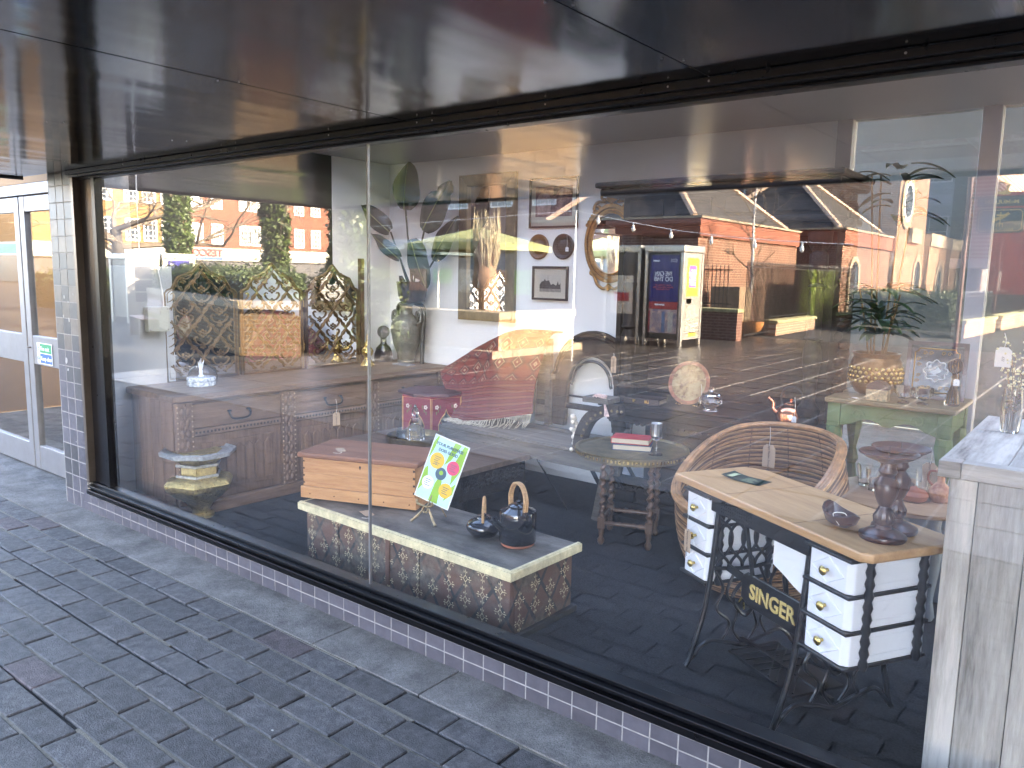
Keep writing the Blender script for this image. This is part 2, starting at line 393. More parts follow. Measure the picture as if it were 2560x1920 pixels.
# frame
wf = thing('shop_window_frame', 'black metal shop window frame with grooved sill and bronze side strip', 'window frame', (0, 0, 0))
sill = MB()
for y0, y1, z0, z1 in ((2.226, 2.262, .119, .150), (2.255, 2.275, .150, .163), (2.233, 2.345, .163, .178), (2.262, 2.325, .178, .196)): sill.box(-5.24, 2.6, y0, y1, z0, z1)
sill.build('sill', m_black, wf, bev=.003)
MB().box(-5.24, 2.6, 2.3255, 2.40, .05, .118).build('inner_sill', m_black, wf)
MB().box(-5.24, -5.205, 2.232, 2.33, .2, 2.14).build('side_strip', m_bronze, wf, bev=.002)
MB().box(-5.205, -5.03, 2.275, 2.33, .2, 2.13).build('jamb', m_black, wf, bev=.002)
MB().box(-5.03, -4.985, 2.262, 2.325, .2, 2.13).build('jamb_bead', m_black, wf, bev=.002)
hd = MB()
for y0, y1, z0, z1 in ((2.205, 2.26, 2.146, 2.172), (2.225, 2.34, 2.132, 2.148), (2.262, 2.325, 2.122, 2.133)): hd.box(-5.24, 2.6, y0, y1, z0, z1)
hd.build('head', m_black, wf, bev=.003)
scm = MB().lathe([(.0035, 0), (.0035, .0015), (.002, .003)], n=10); scm = scm.mesh('screw', 40); scm.materials.append(m_screw)
for x in (-4.5, -3.52, -3.40, -2.72, -2.2, -2.12, -1.6, -1.15, -1.02, -.5): share('screw', scm, (x, 2.206, 2.160), 0, wf, rx=R(90))
m_glass = glass_sheet('window_glass', 1.78)
for nm, a, b, lb in (('window_pane', -4.985, -2.574, 'left pane of the shop window with strong reflections of the square'), ('window_pane', -2.568, 2.6, 'right pane of the shop window mirroring the brick church and phone boxes')):
    tag(MB().box(a, b, YG - .004, YG + .004, .19, 2.134).build(nm, m_glass), lb, 'window pane')
tag(MB().box(-2.575, -2.567, YG - .007, YG + .006, .2, 2.126).build('glazing_joint', m_alu), 'thin silver vertical strip joining the two panes of glass', 'glazing joint')

# canopy: glossy dark metal soffit in panels
m_soff, n, b = _new('bronze_soffit'); v = coords(n, (1, 1, 1), False)
b.inputs['Base Color'].default_value = (.09, .085, .082, 1); b.inputs['Metallic'].default_value = 1; b.inputs['Roughness'].default_value = .14
v2 = coords(n, (1.6, .22, 1), False); h1 = noise_t(n, v2, 1.6, 2, .4); h2 = noise_t(n, coords(n, (9, .5, 1), False), 20, 3)
mrr = n.nodes.new('ShaderNodeMapRange'); mrr.inputs['To Min'].default_value = .06; mrr.inputs['To Max'].default_value = .16
n.links.new(noise_t(n, v, 5, 6), mrr.inputs[0]); n.links.new(mrr.outputs[0], b.inputs['Roughness'])
bp = n.nodes.new('ShaderNodeBump'); bp.inputs['Strength'].default_value = .35; bp.inputs['Distance'].default_value = .03; n.links.new(h1, bp.inputs['Height'])
bp2 = n.nodes.new('ShaderNodeBump'); bp2.inputs['Strength'].default_value = .05; bp2.inputs['Distance'].default_value = .002; n.links.new(h2, bp2.inputs['Height']); n.links.new(bp.outputs[0], bp2.inputs['Normal']); n.links.new(bp2.outputs[0], b.inputs['Normal'])
cn = thing('canopy', 'dark polished metal canopy over the pavement with riveted panels', 'canopy', (0, 0, 0))
ZS = 2.172
jx = [-5.95, -4.77, -3.50, -2.265, -1.022, .23, 1.49, 2.6]
ye = -.33
for a, b_ in zip(jx, jx[1:]):
    MB().box(a + .0025, b_ - .0025, ye + .02, 2.215, ZS + random.uniform(0, .0015), ZS + .004).build('soffit_panel', m_soff, cn)
    for yy in (.75, 1.45, 1.98):
        for s in (-.02, .02): share('rivet', scm, (b_ + s, yy + s * 1.2, ZS - .0003), 0, cn, rx=R(180), sc=(.9, .9, .9))
m_fascia = mat('canopy_fascia', (.05, .045, .04), .4, metal=.4)
MB().box(-5.98, 2.7, ye - .03, ye + .019, ZS - .012, 2.62).build('fascia', m_fascia, cn)
MB().box(-5.98, -5.951, ye + .02, 2.24, ZS - .012, 2.62).build('end_fascia', m_fascia, cn)
MB().box(-5.95, 2.7, ye + .02, 2.24, ZS + .03, 2.6).build('canopy_core', m_fascia, cn)
# wall of the block above the shop
m_bkx = brick('terrace_brick', 'xz', (.24, .10, .065), (.17, .065, .045), (.42, .38, .33))
ub = thing('shop_block', 'flat roofed block with the antique shop behind the glass', 'building', (0, 0, 0))
MB().box(-5.57, 6.5, 2.25, 2.42, 2.761, 3.15).build('parapet', m_bkx, ub); MB().box(-5.57, 6.5, 5.2, 5.34, 2.66, 3.15).build('rear_parapet', m_bkx, ub)
MB().box(-5.24, 2.9, 2.25, 2.36, 2.21, 2.76).build('lintel', m_fascia, ub)

# ================================================================ DOOR LEFT OF THE COLUMN
YD = 2.485
m_peach = mat('peach_plaster', (.30, .18, .085), .8, var=.08, scale=3, bump=.1, bscale=40)
m_dglass = glass_sheet('door_glass', 1.45, (.96, .97, .95))
df = thing('double_door', 'grey aluminium double doors with glass panels beside the tiled column', 'door', (0, 0, 0))
fr = MB(); fr.box(-7.7, -5.6, YD - .03, YD + .06, 2.105, 2.185)
fr.box(-7.76, -7.70, YD - .03, YD + .06, 0, 2.185); fr.box(-5.66, -5.60, YD - .03, YD + .06, 0, 2.185)
fr.build('door_frame', m_alu, df, bev=.004)
for a, b_, hinge in ((-7.69, -6.685, 0), (-6.665, -5.665, 1)):
    lf = MB()
    st = .085
    for q in ((a, a + st), (b_ - st, b_)): lf.box(q[0], q[1], YD - .02, YD + .03, .012, 2.098)
    for z0, z1 in ((.012, .20), (.84, 1.06), (1.985, 2.098)): lf.box(a + st + .0005, b_ - st - .0005, YD - .017, YD + .027, z0, z1)
    o = lf.build('door_leaf', m_alu, df, bev=.004)
    for z0, z1 in ((.201, .839), (1.061, 1.984)): MB().box(a + st, b_ - st, YD + .002, YD + .008, z0, z1).build('pane', m_dglass, o)
    if hinge: MB().lathe([(.018, 0), (.022, .004), (.018, .012)], (-6.63, YD - .022, .96), 14).build('lock', m_bronze, o, 40)
m_green = mat('sign_green', (.02, .22, .09), .45, var=.05); m_blue = mat('sign_blue', (.02, .09, .42), .45, var=.05); m_wt = mat('sign_white', (.85, .85, .84), .5, var=.03)
sg = thing('fire_exit_sign', 'green and blue Fire exit Keep clear sign on the door rail', 'sign', (-6.49, YD - .0225, .86))
MB().box(-.005, .255, 0, .002, -.005, .152).build('sign_plate', m_wt, sg)
MB().box(.002, .248, -.0012, 0, .078, .147).build('green_panel', m_green, sg); MB().box(.002, .248, -.0012, 0, .0, .072).build('blue_panel', m_blue, sg)
MB().box(.002, .045, -.002, -.0013, .078, .147).build('pictogram_panel', m_wt, sg); MB().box(.002, .045, -.002, -.0013, 0, .072).build('mark_panel', m_wt, sg)
lettering('lettering', 'Fire exit', .045, m_wt, sg, (.058, -.002, .11), align='LEFT'); lettering('lettering', 'Keep clear', .045, m_wt, sg, (.058, -.002, .035), align='LEFT')
rm = MB().ball((.028, -.0024, .136), .005, 6, sy=.15); rm.tube([(.030, -.0024, .128), (.026, -.0024, .108), (.014, -.0024, .1), (.010, -.0024, .088)], .0025, 5); rm.tube([(.026, -.0024, .108), (.032, -.0024, .095), (.026, -.0024, .083)], .0025, 5); rm.tube([(.014, -.0024, .118), (.028, -.0024, .124), (.04, -.0024, .115)], .0022, 5)
rm.build('running_figure', m_green, sg)
MB().lathe([(.018, 0), (.018, .0006)], (0, 0, 0), 20).build('mark_disc', m_blue, sg).matrix_local = Matrix.Translation((.023, -.0021, .036)) @ Matrix.Rotation(R(90), 4, 'X')
MB().box(.0208, .0252, -.0032, -.0027, .030, .049).box(.0208, .0252, -.0032, -.0027, .022, .026).build('exclamation_mark', m_wt, sg)
g2 = thing('green_door_notice', 'plain dark green notice stuck inside the left door glass', 'notice', (-7.14, YD + .012, 1.68)); MB().box(-.1, .34, 0, .002, 0, .075).build('notice_sheet', m_green, g2); MB().box(-.112, .352, .0021, .003, -.012, .087).build('notice_border', m_wt, g2)
lob = thing('door_lobby', 'peach painted lobby seen through the grey double doors', 'lobby', (0, 0, 0))
MB().box(-9.6, -5.52, 4.4, 4.5, -.02, 3.6).build('back_wall', m_peach, lob)
MB().box(-9.7, -9.6, 2.5, 4.5, -.02, 3.6).build('side_wall', m_peach, lob)
MB().box(-9.6, -7.765, YD - .03, YD + .1, 0, 3.6).build('front_pier', m_peach, lob)
MB().box(-7.76, -5.56, YD - .02, YD + .06, 2.19, 2.75).build('over_door_panel', m_peach, lob)
MB().box(-9.5, -5.6, 4.36, 4.399, 0, .32).build('dado', mat('dado_paint', (.17, .16, .14), .6), lob)
m_greyp = mat('grey_panel', (.34, .31, .27), .6, var=.1)
MB().box(-9.05, -7.85, 4.33, 4.36, .5, 1.75).build('grey_board', m_greyp, lob, bev=.004)

# ================================================================ SHOP INTERIOR
m_carpet = mat('carpet', (.044, .045, .048), .97, var=.35, scale=120, bump=.8, bscale=500, spec=.2)
m_grey = mat('grey_frame', (.46, .46, .49), .5, var=.05)
YW, ZC, XL = 5.08, 2.55, -5.42
struct(MB().box(XL, 3.2, 2.361, 5.2, -.012, .0).build('shop_floor', m_carpet))
struct(MB().box(XL - .1, 3.2, 4.15, 5.2, ZC, ZC + .1).box(XL - .1, 3.2, 2.361, 2.5, ZC, ZC + .1).box(XL - .1, -5.2, 2.5, 4.15, ZC, ZC + .1).build('ceiling', mat('ceiling_paint', (.42, .42, .43), .8, var=.02)))
rl = thing('added_rooflight', 'long glazed rooflight in the flat roof over the front of the shop', 'added_rooflight', (0, 0, 0))  # unseen opening with bars, added to brighten the interior with sky light
for x in (-5.2, -3.8, -2.4, -1.0, .4, 1.8, 3.12): MB().box(x, x + .05, 2.5, 4.15, ZC + .02, ZC + .12).build('bar', m_white, rl)
struct(MB().box(XL, -1.5, YW, YW + .12, 0, ZC).build('wall_back', m_white))
struct(MB().box(XL - .1, XL, 2.36, YW + .12, 0, ZC).build('wall_left', mat('darkened_wall', (.045, .036, .03), .8, var=.15, scale=3)))  # darkness past the white panel put into the wall colour
MB().box(XL + .001, -1.5, YW - .018, YW - .0005, 0, .13).build('skirting', m_white, bpy.data.objects['wall_back'], bev=.004)
MB().box(XL + .0005, XL + .006, 4.42, YW - .0005, 0, ZC - .0005).build('white_bay', m_white, bpy.data.objects['wall_left'])
MB().box(XL + .001, XL + .2, 2.37, 2.86, .0, 1.60).build('white_panel', mat('panel_white', (.40, .42, .42), .7, var=.03), bpy.data.objects['wall_left'], bev=.004)
rg = thing('rear_glazing', 'grey framed glass screen at the back right of the shop', 'glass screen', (0, 0, 0))
for a, b_ in ((-1.5, -1.41), (-.735, -.64), (.2, .29), (1.6, 1.69), (3.1, 3.2)): MB().box(a, b_, YW, YW + .1, 0, ZC).build('post', m_grey, rg, bev=.003)
m_rglass = glass_sheet('screen_glass', 1.5, (.76, .78, .76))
for a, b_ in ((-1.41, -.735), (-.64, .2), (.29, 1.6), (1.69, 3.1)): MB().box(a, b_, YW + .045, YW + .053, .001, ZC - .001).build('pane', m_rglass, rg)
# light yard behind the screen, and an unseen right hand side window added to light the shop
m_rend = mat('pale_render', (.11, .115, .11), .9, var=.12, scale=2)
yd = struct(MB().box(-2.6, 6, 5.2, 9.4, -.03, -.013).build('yard', m_conc)); yr = tag(MB().box(-2.6, 6, 5.36, 9.4, 3.1, 3.2).build('dimming_roof', m_white), 'unseen flat roof added to dim the yard behind the glass screen', 'roof'); yr.location.z = 1.6  # unseen roof added to dim what shows through the screen
tag(MB().box(-2.6, 6, 9.4, 9.6, 0, 5.2).build('yard_wall', m_rend), 'grey green rendered yard wall behind the glass screen', 'wall')
rs = thing('added_side_glazing', 'unseen grey framed side window added to let sky light in', 'window', (0, 0, 0))
for a, b_ in ((2.36, 2.46), (3.7, 3.78), (5.0, 5.08)): MB().box(3.2, 3.28, a, b_, 0, ZC).build('post', m_grey, rs)
for a, b_ in ((2.46, 3.7), (3.78, 5.0)): MB().box(3.235, 3.243, a, b_, 0, ZC).build('pane', m_rglass, rs)

# ---------------------------------------------------------------- shared finishes
w_dark = wood('dark_oak', (.008, .006, .005), (.026, .019, .015), 'z', .65, spec=.2)
w_darkx = wood('dark_oak_x', (.008, .006, .005), (.026, .019, .015), 'x', .65, spec=.2)
w_side = wood('sideboard_oak', (.07, .040, .026), (.22, .138, .09), 'y', .5)
w_sidez = wood('sideboard_oak_z', (.065, .038, .025), (.21, .13, .085), 'z', .5)
w_pine = wood('honey_pine', (.36, .15, .055), (.62, .34, .15), 'x', .42, bump=.12, coat=.1)
w_pinelid = wood('pine_lid', (.16, .065, .035), (.27, .12, .065), 'x', .45, bump=.12)
w_beech = wood('beech_top', (.38, .20, .085), (.58, .345, .16), 'x', .42, bump=.06, coat=.15)
w_old = wood('weathered_plank', (.05, .041, .032), (.20, .172, .14), 'x', .85, bump=.6)
w_limed = wood('limed_wood', (.10, .086, .07), (.54, .49, .42), 'z', .8, scale=4, bump=.7)
w_limedy = wood('limed_wood_y', (.10, .086, .07), (.54, .49, .42), 'y', .8, scale=4, bump=.7)
w_limedx = wood('limed_wood_x', (.10, .086, .07), (.54, .49, .42), 'x', .8, scale=4, bump=.7)
w_mah = wood('mahogany', (.022, .008, .006), (.075, .024, .016), 'z', .3, coat=.2, bump=.05)
w_low = wood('low_table_top', (.06, .04, .028), (.17, .12, .085), 'x', .5)
m_goldp = mat('gold_lettering', (.62, .46, .17), .4, var=.15)
m_brass = mat('brass', (.62, .45, .16), .28, metal=1, var=.25, scale=18, bump=.1, bscale=60, rvar=.1)
m_brassham = mat('hammered_brass', (.60, .47, .20), .30, metal=1, var=.3, scale=40, bump=.9, bscale=130, rvar=.1)
m_brasst = mat('tarnished_brass', (.24, .18, .09), .42, metal=1, var=.35, scale=14, bump=.25, bscale=90, rvar=.12)
m_silver = mat('silvered_brass', (.52, .53, .52), .35, metal=1, var=.3, scale=50, bump=.9, bscale=180)
m_copper = mat('copper', (.78, .33, .18), .2, metal=1, var=.15, scale=9, rvar=.08)
m_iron = mat('cast_iron', (.012, .012, .014), .3, var=.3, scale=30, spec=.6)
m_gilt = mat('gilt', (.33, .17, .05), .4, metal=.75, var=.35, scale=25, bump=.3, bscale=120)
m_kraft = mat('kraft_card', (.46, .33, .22), .85, var=.08)
m_card = mat('white_card', (.82, .82, .80), .8, var=.03)
m_string = mat('string', (.72, .68, .60), .9)
m_ink = mat('ink', (.03, .025, .03), .7)
m_mirror = mat('mirror_silver', (.86, .87, .87), .02, metal=1, var=.01)
m_cry = crystal('crystal'); m_smoke = crystal('smoked_glass', (.30, .27, .28)); m_pink = crystal('pale_glass', (.94, .95, .95))
m_cream = mat('cream_paint', (.66, .58, .36), .7, var=.25, scale=25, bump=.3, bscale=70)
m_leafd = mat('dark_leaf', (.018, .034, .017), .38, var=.3, scale=9, spec=.5)
m_rib = mat('leaf_rib', (.17, .20, .07), .5)

def price_tag(label, p, text, w_=.05, h=.09, m=None, yaw=0, hang=.06, group='price tags', lie=False, roll=0, fs=.16):
    """card tag with a clipped top, its string and its handwriting; p is the card's middle"""
    t = thing('price_tag', label, 'tag', p, yaw, group)
    a, b_ = w_ / 2, h / 2
    if lie: t.rotation_euler = (R(90), 0, yaw)
    elif roll: t.rotation_euler = (0, roll, yaw)
    MB().prism([(-a, -b_), (a, -b_), (a, b_ - w_ * .25), (a - w_ * .25, b_), (-a + w_ * .25, b_), (-a, b_ - w_ * .25)], 0, .0012, 'xz').build('card', m or m_kraft, t)
    s = bez([(0, -.001, b_ - .006), (.004, -.004, b_ + hang * .5), (-.003, .0, b_ + hang)], 5) if not lie else bez([(0, -.001, b_ - .006), (-.02, -.003, b_ + .02), (-.05, -.002, b_ - .0)], 5)
    MB().tube(s, .0012, 5).build('string', m_string, t)
    lettering('handwriting', text, h * fs, m_ink, t, (0, -.0008, -h * .08), rot=(R(90), R(90) if h > w_ * 1.3 else 0, 0), depth=.0002, shear=.2)
    return t

# ---------------------------------------------------------------- long carved sideboard along the left wall
sb = thing('sideboard', 'long dark oak sideboard with carved pilasters and linenfold doors along the left wall', 'sideboard', (-4.955, 2.50, 0), R(-1.2))
MB().box(-.31, .30, .05, 2.46, .08, .755).build('carcass', w_side, sb)
MB().box(-.35, .355, 0, 2.5, .757, .80).build('top', w_side, sb, bev=.008)
MB().box(-.33, .34, .02, 2.48, 0, .079).build('plinth', w_side, sb, bev=.006)
for k in range(4): MB().box(-.305 + .145 * k, -.305 + .145 * k + .141, .036, .0495, .085, .75).build('end_plank', w_sidez, sb, bev=.003)
pys = [.03, .80, 1.58, 2.36]
for y in pys:
    p = MB().box(.301, .335, y, y + .11, .08, .752).build('pilaster', w_sidez, sb, bev=.004)
    lv = MB()
    for k in range(9):
        z = .13 + .07 * k
        for s in (-1, 1): lv.ball((.337, y + .055 + s * .020, z), .016, 6, sx=.5, sz=1.7)
        lv.ball((.339, y + .055, z + .035), .011, 6, sx=.6, sz=1.6)
    stuff(lv.build('carving', w_sidez, p, 40))
    bd = MB()
    for k in range(20):
        for yy in (y + .006, y + .104): bd.ball((.336, yy, .10 + .033 * k), .006, 4)
    bd.build('beading', mat('worn_bead', (.34, .24, .15), .6), p)['kind'] = 'stuff'
for a, b_ in zip(pys, pys[1:]):
    y0, y1 = a + .115, b_ - .005; mid = (y0 + y1) / 2
    d = MB().box(.301, .322, y0, y1, .575, .735).build('drawer', w_side, sb, bev=.005)
    hp = MB().tube(bez([(.323, mid - .07, .665), (.345, mid - .075, .64), (.35, mid - .05, .61), (.35, mid + .05, .61), (.345, mid + .075, .64), (.323, mid + .07, .665)], 5), .007, 6)
    for s in (-.07, .07): hp.lathe([(.018, 0), (.012, .006)], (.323, mid + s, .662), 10)
    hp.build('drawer_handle', m_iron, d, 40)
    MB().box(.301, .328, y0, y1, .525, .57).build('rail', w_side, sb, bev=.004)
    dn = MB()
    for k in range(24): dn.box(.328, .332, y0 + .01 + k * (y1 - y0 - .02) / 24, y0 + .022 + k * (y1 - y0 - .02) / 24, .54, .554)
    stuff(dn.build('dentil_strip', mat('dentil_dark', (.02, .012, .008), .6), sb))
    dr = MB().box(.301, .312, y0, y1, .09, .52).build('door', w_sidez, sb, bev=.004)
    MB().box(.312, .318, y0 + .05, y1 - .05, .14, .47).build('door_panel', w_sidez, dr, bev=.004)
    n = 7; wd = (y1 - y0 - .14) / n
    for k in range(n):
        yy = y0 + .07 + wd * k
        MB().prism([(yy + .006, .17), (yy + wd - .006, .17), (yy + wd - .006, .41), (yy + wd / 2, .44), (yy + .006, .41)], .318, .328, 'yz').build('linenfold', w_sidez, dr, bev=.008)
price_tag('brown paper tag on a string hanging from the sideboard drawer handle', (-4.565, 3.74, .50), 'Large Sideboard £295', .055, .10, yaw=R(70), hang=.10)

# ---------------------------------------------------------------- three fold gilt and mirror screen standing on the sideboard
m_scr = mat('screen_gold', (.15, .088, .035), .5, metal=.45, var=.4, scale=22, bump=.3, bscale=90)
m_scrd = mat('screen_wood', (.11, .055, .03), .5, var=.3, scale=12, bump=.2)
sc_ = thing('folding_screen', 'three panel gilt fretwork and mirror screen standing on the sideboard', 'screen', (-5.25, 2.80, .80))
def ogee(cx, cz, a, b_, n=8):
    q = []
    for s in (1, -1):
        pass
    top = [(cx, cz + b_), (cx + a * .16, cz + b_ * .72), (cx + a * .62, cz + b_ * .48), (cx + a * .72, cz + b_ * .22), (cx + a, cz)]
    P = top + [(2 * cx - x, z) if 0 else (x, 2 * cz - z) for x, z in reversed(top[:-1])]
    P = P + [(2 * cx - x, z) for x, z in reversed(P[1:-1])]
    return P
for k in range(3):
    pn = MB(); y0 = .59 * k; zig = .05 if k % 2 else 0
    W, Ht = .555, .62
    prof = [(y0, 0), (y0 + W, 0), (y0 + W, Ht), (y0 + W - .02, Ht + .02), (y0 + W - .05, Ht + .03), (y0 + W - .10, Ht + .11), (y0 + W * .62, Ht + .15), (y0 + W / 2, Ht + .22), (y0 + W * .38, Ht + .15), (y0 + .10, Ht + .11), (y0 + .05, Ht + .03), (y0 + .02, Ht + .02), (y0, Ht)]
    p = pn.prism(prof, 0, .022, 'yz').build('panel', m_scrd, sc_)
    inn = [(y0 + .5 * W + (y - y0 - .5 * W) * .93, .02 + z * .955) for y, z in prof]
    MB().prism(inn, .0225, .024, 'yz').build('mirror', m_mirror, p)
    fw = MB()
    fw.tube([(.03, y, z) for y, z in prof], .008, 6, True); fw.tube([(.026, y, z) for y, z in inn], .006, 5, True)
    cy = y0 + W / 2; A, Bz = W * .245, .155
    def inside(y, z):
        t = abs(y - cy) / (W / 2); lim = Ht + .02 if t > .75 else Ht + .2 * (1 - t) + .02
        return 0.012 < z < lim and t < .97
    for r in range(-1, 6):
        for c in range(-2, 3):
            if (r + c) % 2: continue
            cc, cz = cy + c * A, .155 * r
            pts = [q for q in ogee(cc, cz, A, Bz)]
            seg = []
            for q in pts + pts[:1]:
                if inside(*q): seg.append((.031, *q))
                else:
                    if len(seg) > 1: fw.tube(seg, .0055, 5)
                    seg = []
            if len(seg) > 1: fw.tube(seg, .0055, 5)
            for dz, kx in ((.02, 1), (-.07, .8)):
                if inside(cc, cz + dz):
                    for a in range(6):
                        an = R(60 * a + 30); q = (cc + .022 * kx * math.cos(an), cz + dz + .022 * kx * math.sin(an))
                        if inside(*q): fw.ball((.029, *q), .0095 * kx, 5, sx=.45)
                    fw.ball((.032, cc, cz + dz), .009, 5, sx=.6)
            for s in (-1, 1):
                for dz in (.055, -.02):
                    pp = bez([(.030, cc + s * .012, cz + dz - .045), (.031, cc + s * .045, cz + dz - .03), (.031, cc + s * .065, cz + dz), (.030, cc + s * .05, cz + dz + .018), (.029, cc + s * .038, cz + dz + .006)], 4)
                    if all(inside(q.y, q.z) for q in pp[::4]): fw.tube(pp, [.002 + .0032 * math.sin(math.pi * i / (len(pp) - 1)) for i in range(len(pp))], 5)
    fw.build('fretwork', m_scr, p, 50)
    if k < 2:
        for z in (.15, .5): MB().lathe([(.007, 0), (.007, .06)], (.02, y0 + W + .0175, z), 8).build('hinge', m_brass, sc_)
# brass post and column stump of the screen's far end
MB().box(-.01, .03, 1.76, 1.80, 0, .9).build('end_post', m_scrd, sc_, bev=.004)

# ---------------------------------------------------------------- things on the sideboard
p = on_z(497, 963, .80)
bx = thing('trinket_box', 'round blue and white cut glass box with a plume finial on the sideboard', 'box', (-4.93, 2.88, .80))
m_delft = mat('delft_glass', (.62, .72, .80), .18, var=.5, scale=60, col2=(.12, .17, .28), coat=.6)
MB().lathe([(.085, 0), (.092, .006), (.092, .03), (.086, .034)], n=12).build('body', m_delft, bx)
MB().lathe([(.090, .035), (.094, .04), (.094, .056), (.085, .063), (.02, .067)], n=12).build('lid', m_delft, bx)
fn = MB().lathe([(.022, .067), (.012, .08), (.014, .10), (.008, .11)], n=10)
for a in range(5): fn.tube(bez([(0, 0, .10), (.012 * math.cos(a * 1.3), .012 * math.sin(a * 1.3), .14), (.006 + .02 * math.cos(a * 1.3), .02 * math.sin(a * 1.3), .165 + .012 * (a % 3))], 4), [.006, .007, .007, .006, .005, .004, .003, .002, .001], 6)
fn.build('finial', mat('clear_white_glass', (.8, .86, .9), .1, coat=.8), bx, 50)
dome = thing('glass_dome', 'small clear glass dome standing before the screen', 'dome', (-5.08, 2.98, .80)); MB().lathe([(.10, 0), (.10, .05), (.085, .09), (.05, .115), (.004, .125)], n=20).build('dome_glass', m_pink, dome, 60)
dl = thing('coffee_pot', 'brass Arabic coffee pot with a long curved beak spout', 'coffee pot', (-5.03, 4.46, .80), R(-40))
MB().lathe([(.055, 0), (.06, .008), (.045, .03), (.03, .06), (.027, .075), (.045, .10), (.052, .125), (.04, .15), (.024, .165), (.03, .175), (.028, .185), (.015, .205), (.006, .23), (.009, .24), (.002, .275)], n=24).build('body', m_brass, dl, 50)
MB().tube(bez([(-.045, 0, .115), (-.09, 0, .12), (-.12, 0, .16), (-.15, 0, .185)], 5), [.018, .018, .018, .017, .016, .015, .014, .013, .012, .011, .010, .009, .008, .006, .005, .003], 8).build('spout', m_brass, dl, 50)
MB().tube(bez([(.028, 0, .17), (.07, 0, .175), (.085, 0, .13), (.06, 0, .08), (.05, 0, .09)], 5), .006, 8).build('handle', m_brass, dl, 50)
dc = thing('smoked_bottle', 'smoked glass bottle with a large ball stopper on the sideboard', 'bottle', (-5.20, 4.80, .80))
MB().lathe([(.075, 0), (.085, .01), (.083, .06), (.065, .12), (.032, .155), (.026, .17), (.026, .205), (.034, .21)], n=28).build('body', m_smoke, dc, 60)
MB().ball((0, 0, .262), .057, 14).build('stopper', m_smoke, dc, 60)
vs = thing('urn_vase', 'tall ribbed grey urn vase with scroll handles on the sideboard', 'vase', (-4.97, 4.86, .80))
m_urn = mat('urn_glaze', (.17, .165, .14), .4, var=.35, scale=14, bump=.5, bscale=60)
MB().lathe([(.075, 0), (.08, .02), (.062, .03), (.07, .05), (.11, .16), (.135, .28), (.13, .35), (.10, .40), (.058, .425), (.052, .44), (.055, .50), (.075, .52), (.06, .52)], n=48, mod=lambda a, z: 1 + (.018 * math.cos(24 * a) if .06 < z < .4 else 0)).build('body', m_urn, vs, 50)
for s in (-1, 1): MB().tube(bez([(s * .11, 0, .34), (s * .17, 0, .37), (s * .165, 0, .44), (s * .13, 0, .45), (s * .125, 0, .41), (s * .145, 0, .40)], 5), .014, 7).build('handle', m_urn, vs, 50)
st_ = MB()
for s in (-1, 1): st_.tube(bez([(s * .14, .05, 0), (s * .15, .05, .25), (s * .165, .05, .42), (s * .14, .05, .50), (s * .05, .05, .525)], 5), .02, 6)
st_.build('black_stand', m_iron, vs, 40)
tr = thing('slate_coaster', 'flat grey slate square under the urn vase', 'coaster', (-4.86, 4.72, .8001)); MB().box(-.09, .09, -.05, .05, .0005, .012).build('slate', mat('slate_grey', (.25, .26, .28), .6), tr)
# big leaved plant in a copper bound pot on top of the urn
pl = thing('potted_strelitzia', 'large leaved bird of paradise plant in a dark ribbed pot on the urn', 'plant', (-4.90, 4.86, 1.325))
MB().lathe([(.08, 0), (.108, .02), (.113, .05), (.118, .06), (.132, .17), (.138, .185), (.12, .18), (.11, .14)], n=36, mod=lambda a, z: 1 + (.02 * (1 if math.sin(18 * a) > 0 else -1) if .05 < z < .18 else 0)).build('pot', mat('pot_bronze', (.06, .035, .024), .35, metal=.5, var=.4, scale=20), pl, 40)
MB().prism([(-.14, .17), (-.10, .19), (-.145, .235)], -.02, .02, 'xz').build('pot_ear', MATS['pot_bronze'], pl); MB().prism([(.14, .16), (.10, .185), (.15, .225)], -.02, .02, 'xz').build('pot_ear', MATS['pot_bronze'], pl)
def big_leaf(tip, base, wid, curl=.02, notch=()):
    """one paddle leaf: blade either side of a rib, from base to tip, in the local frame of the pot"""
    tip = Vector(tip); base = Vector(base); d = tip - base; L = d.length; d.normalize()
    side = d.cross(Vector((.25, -1, .1))).normalized(); nrm = side.cross(d)
    g = MB(); N, K = 14, 4
    for i in range(N + 1):
        t = i / N; wv = wid * (math.sin(math.pi * min(1, (t * .96 + .04)) ** .8)) ** .62 * (1 if t < .97 else .5)
        for j in range(-K, K + 1):
            u = j / K; c = base + d * L * t + side * wv * u + nrm * (curl * (1 - u * u) + .014 * math.sin(9 * t + 3 * u) * abs(u) - .05 * t * t)
            if any(abs(t - q) < .05 and j * s > K * .55 * s * s and (j > 0) == (s > 0) for q, s in notch): c -= side * u * wv * .28
            g.v.append(tuple(c))
    n = 2 * K + 1
    for i in range(N):
        for j in range(n - 1): a = i * n + j; g.f.append((a, a + 1, a + 1 + n, a + n))
    lf = g.build('leaf', m_leafd, pl, 60)
    MB().tube([base + d * L * t + nrm * (curl + .003 - .05 * t * t) - Vector((0, .004, 0)) for t in [k / 8 for k in range(9)]], [.005 - .0004 * k for k in range(9)], 6).build('midrib', m_rib, lf)
    return base
root = Vector((-4.90, 4.86, 1.325))
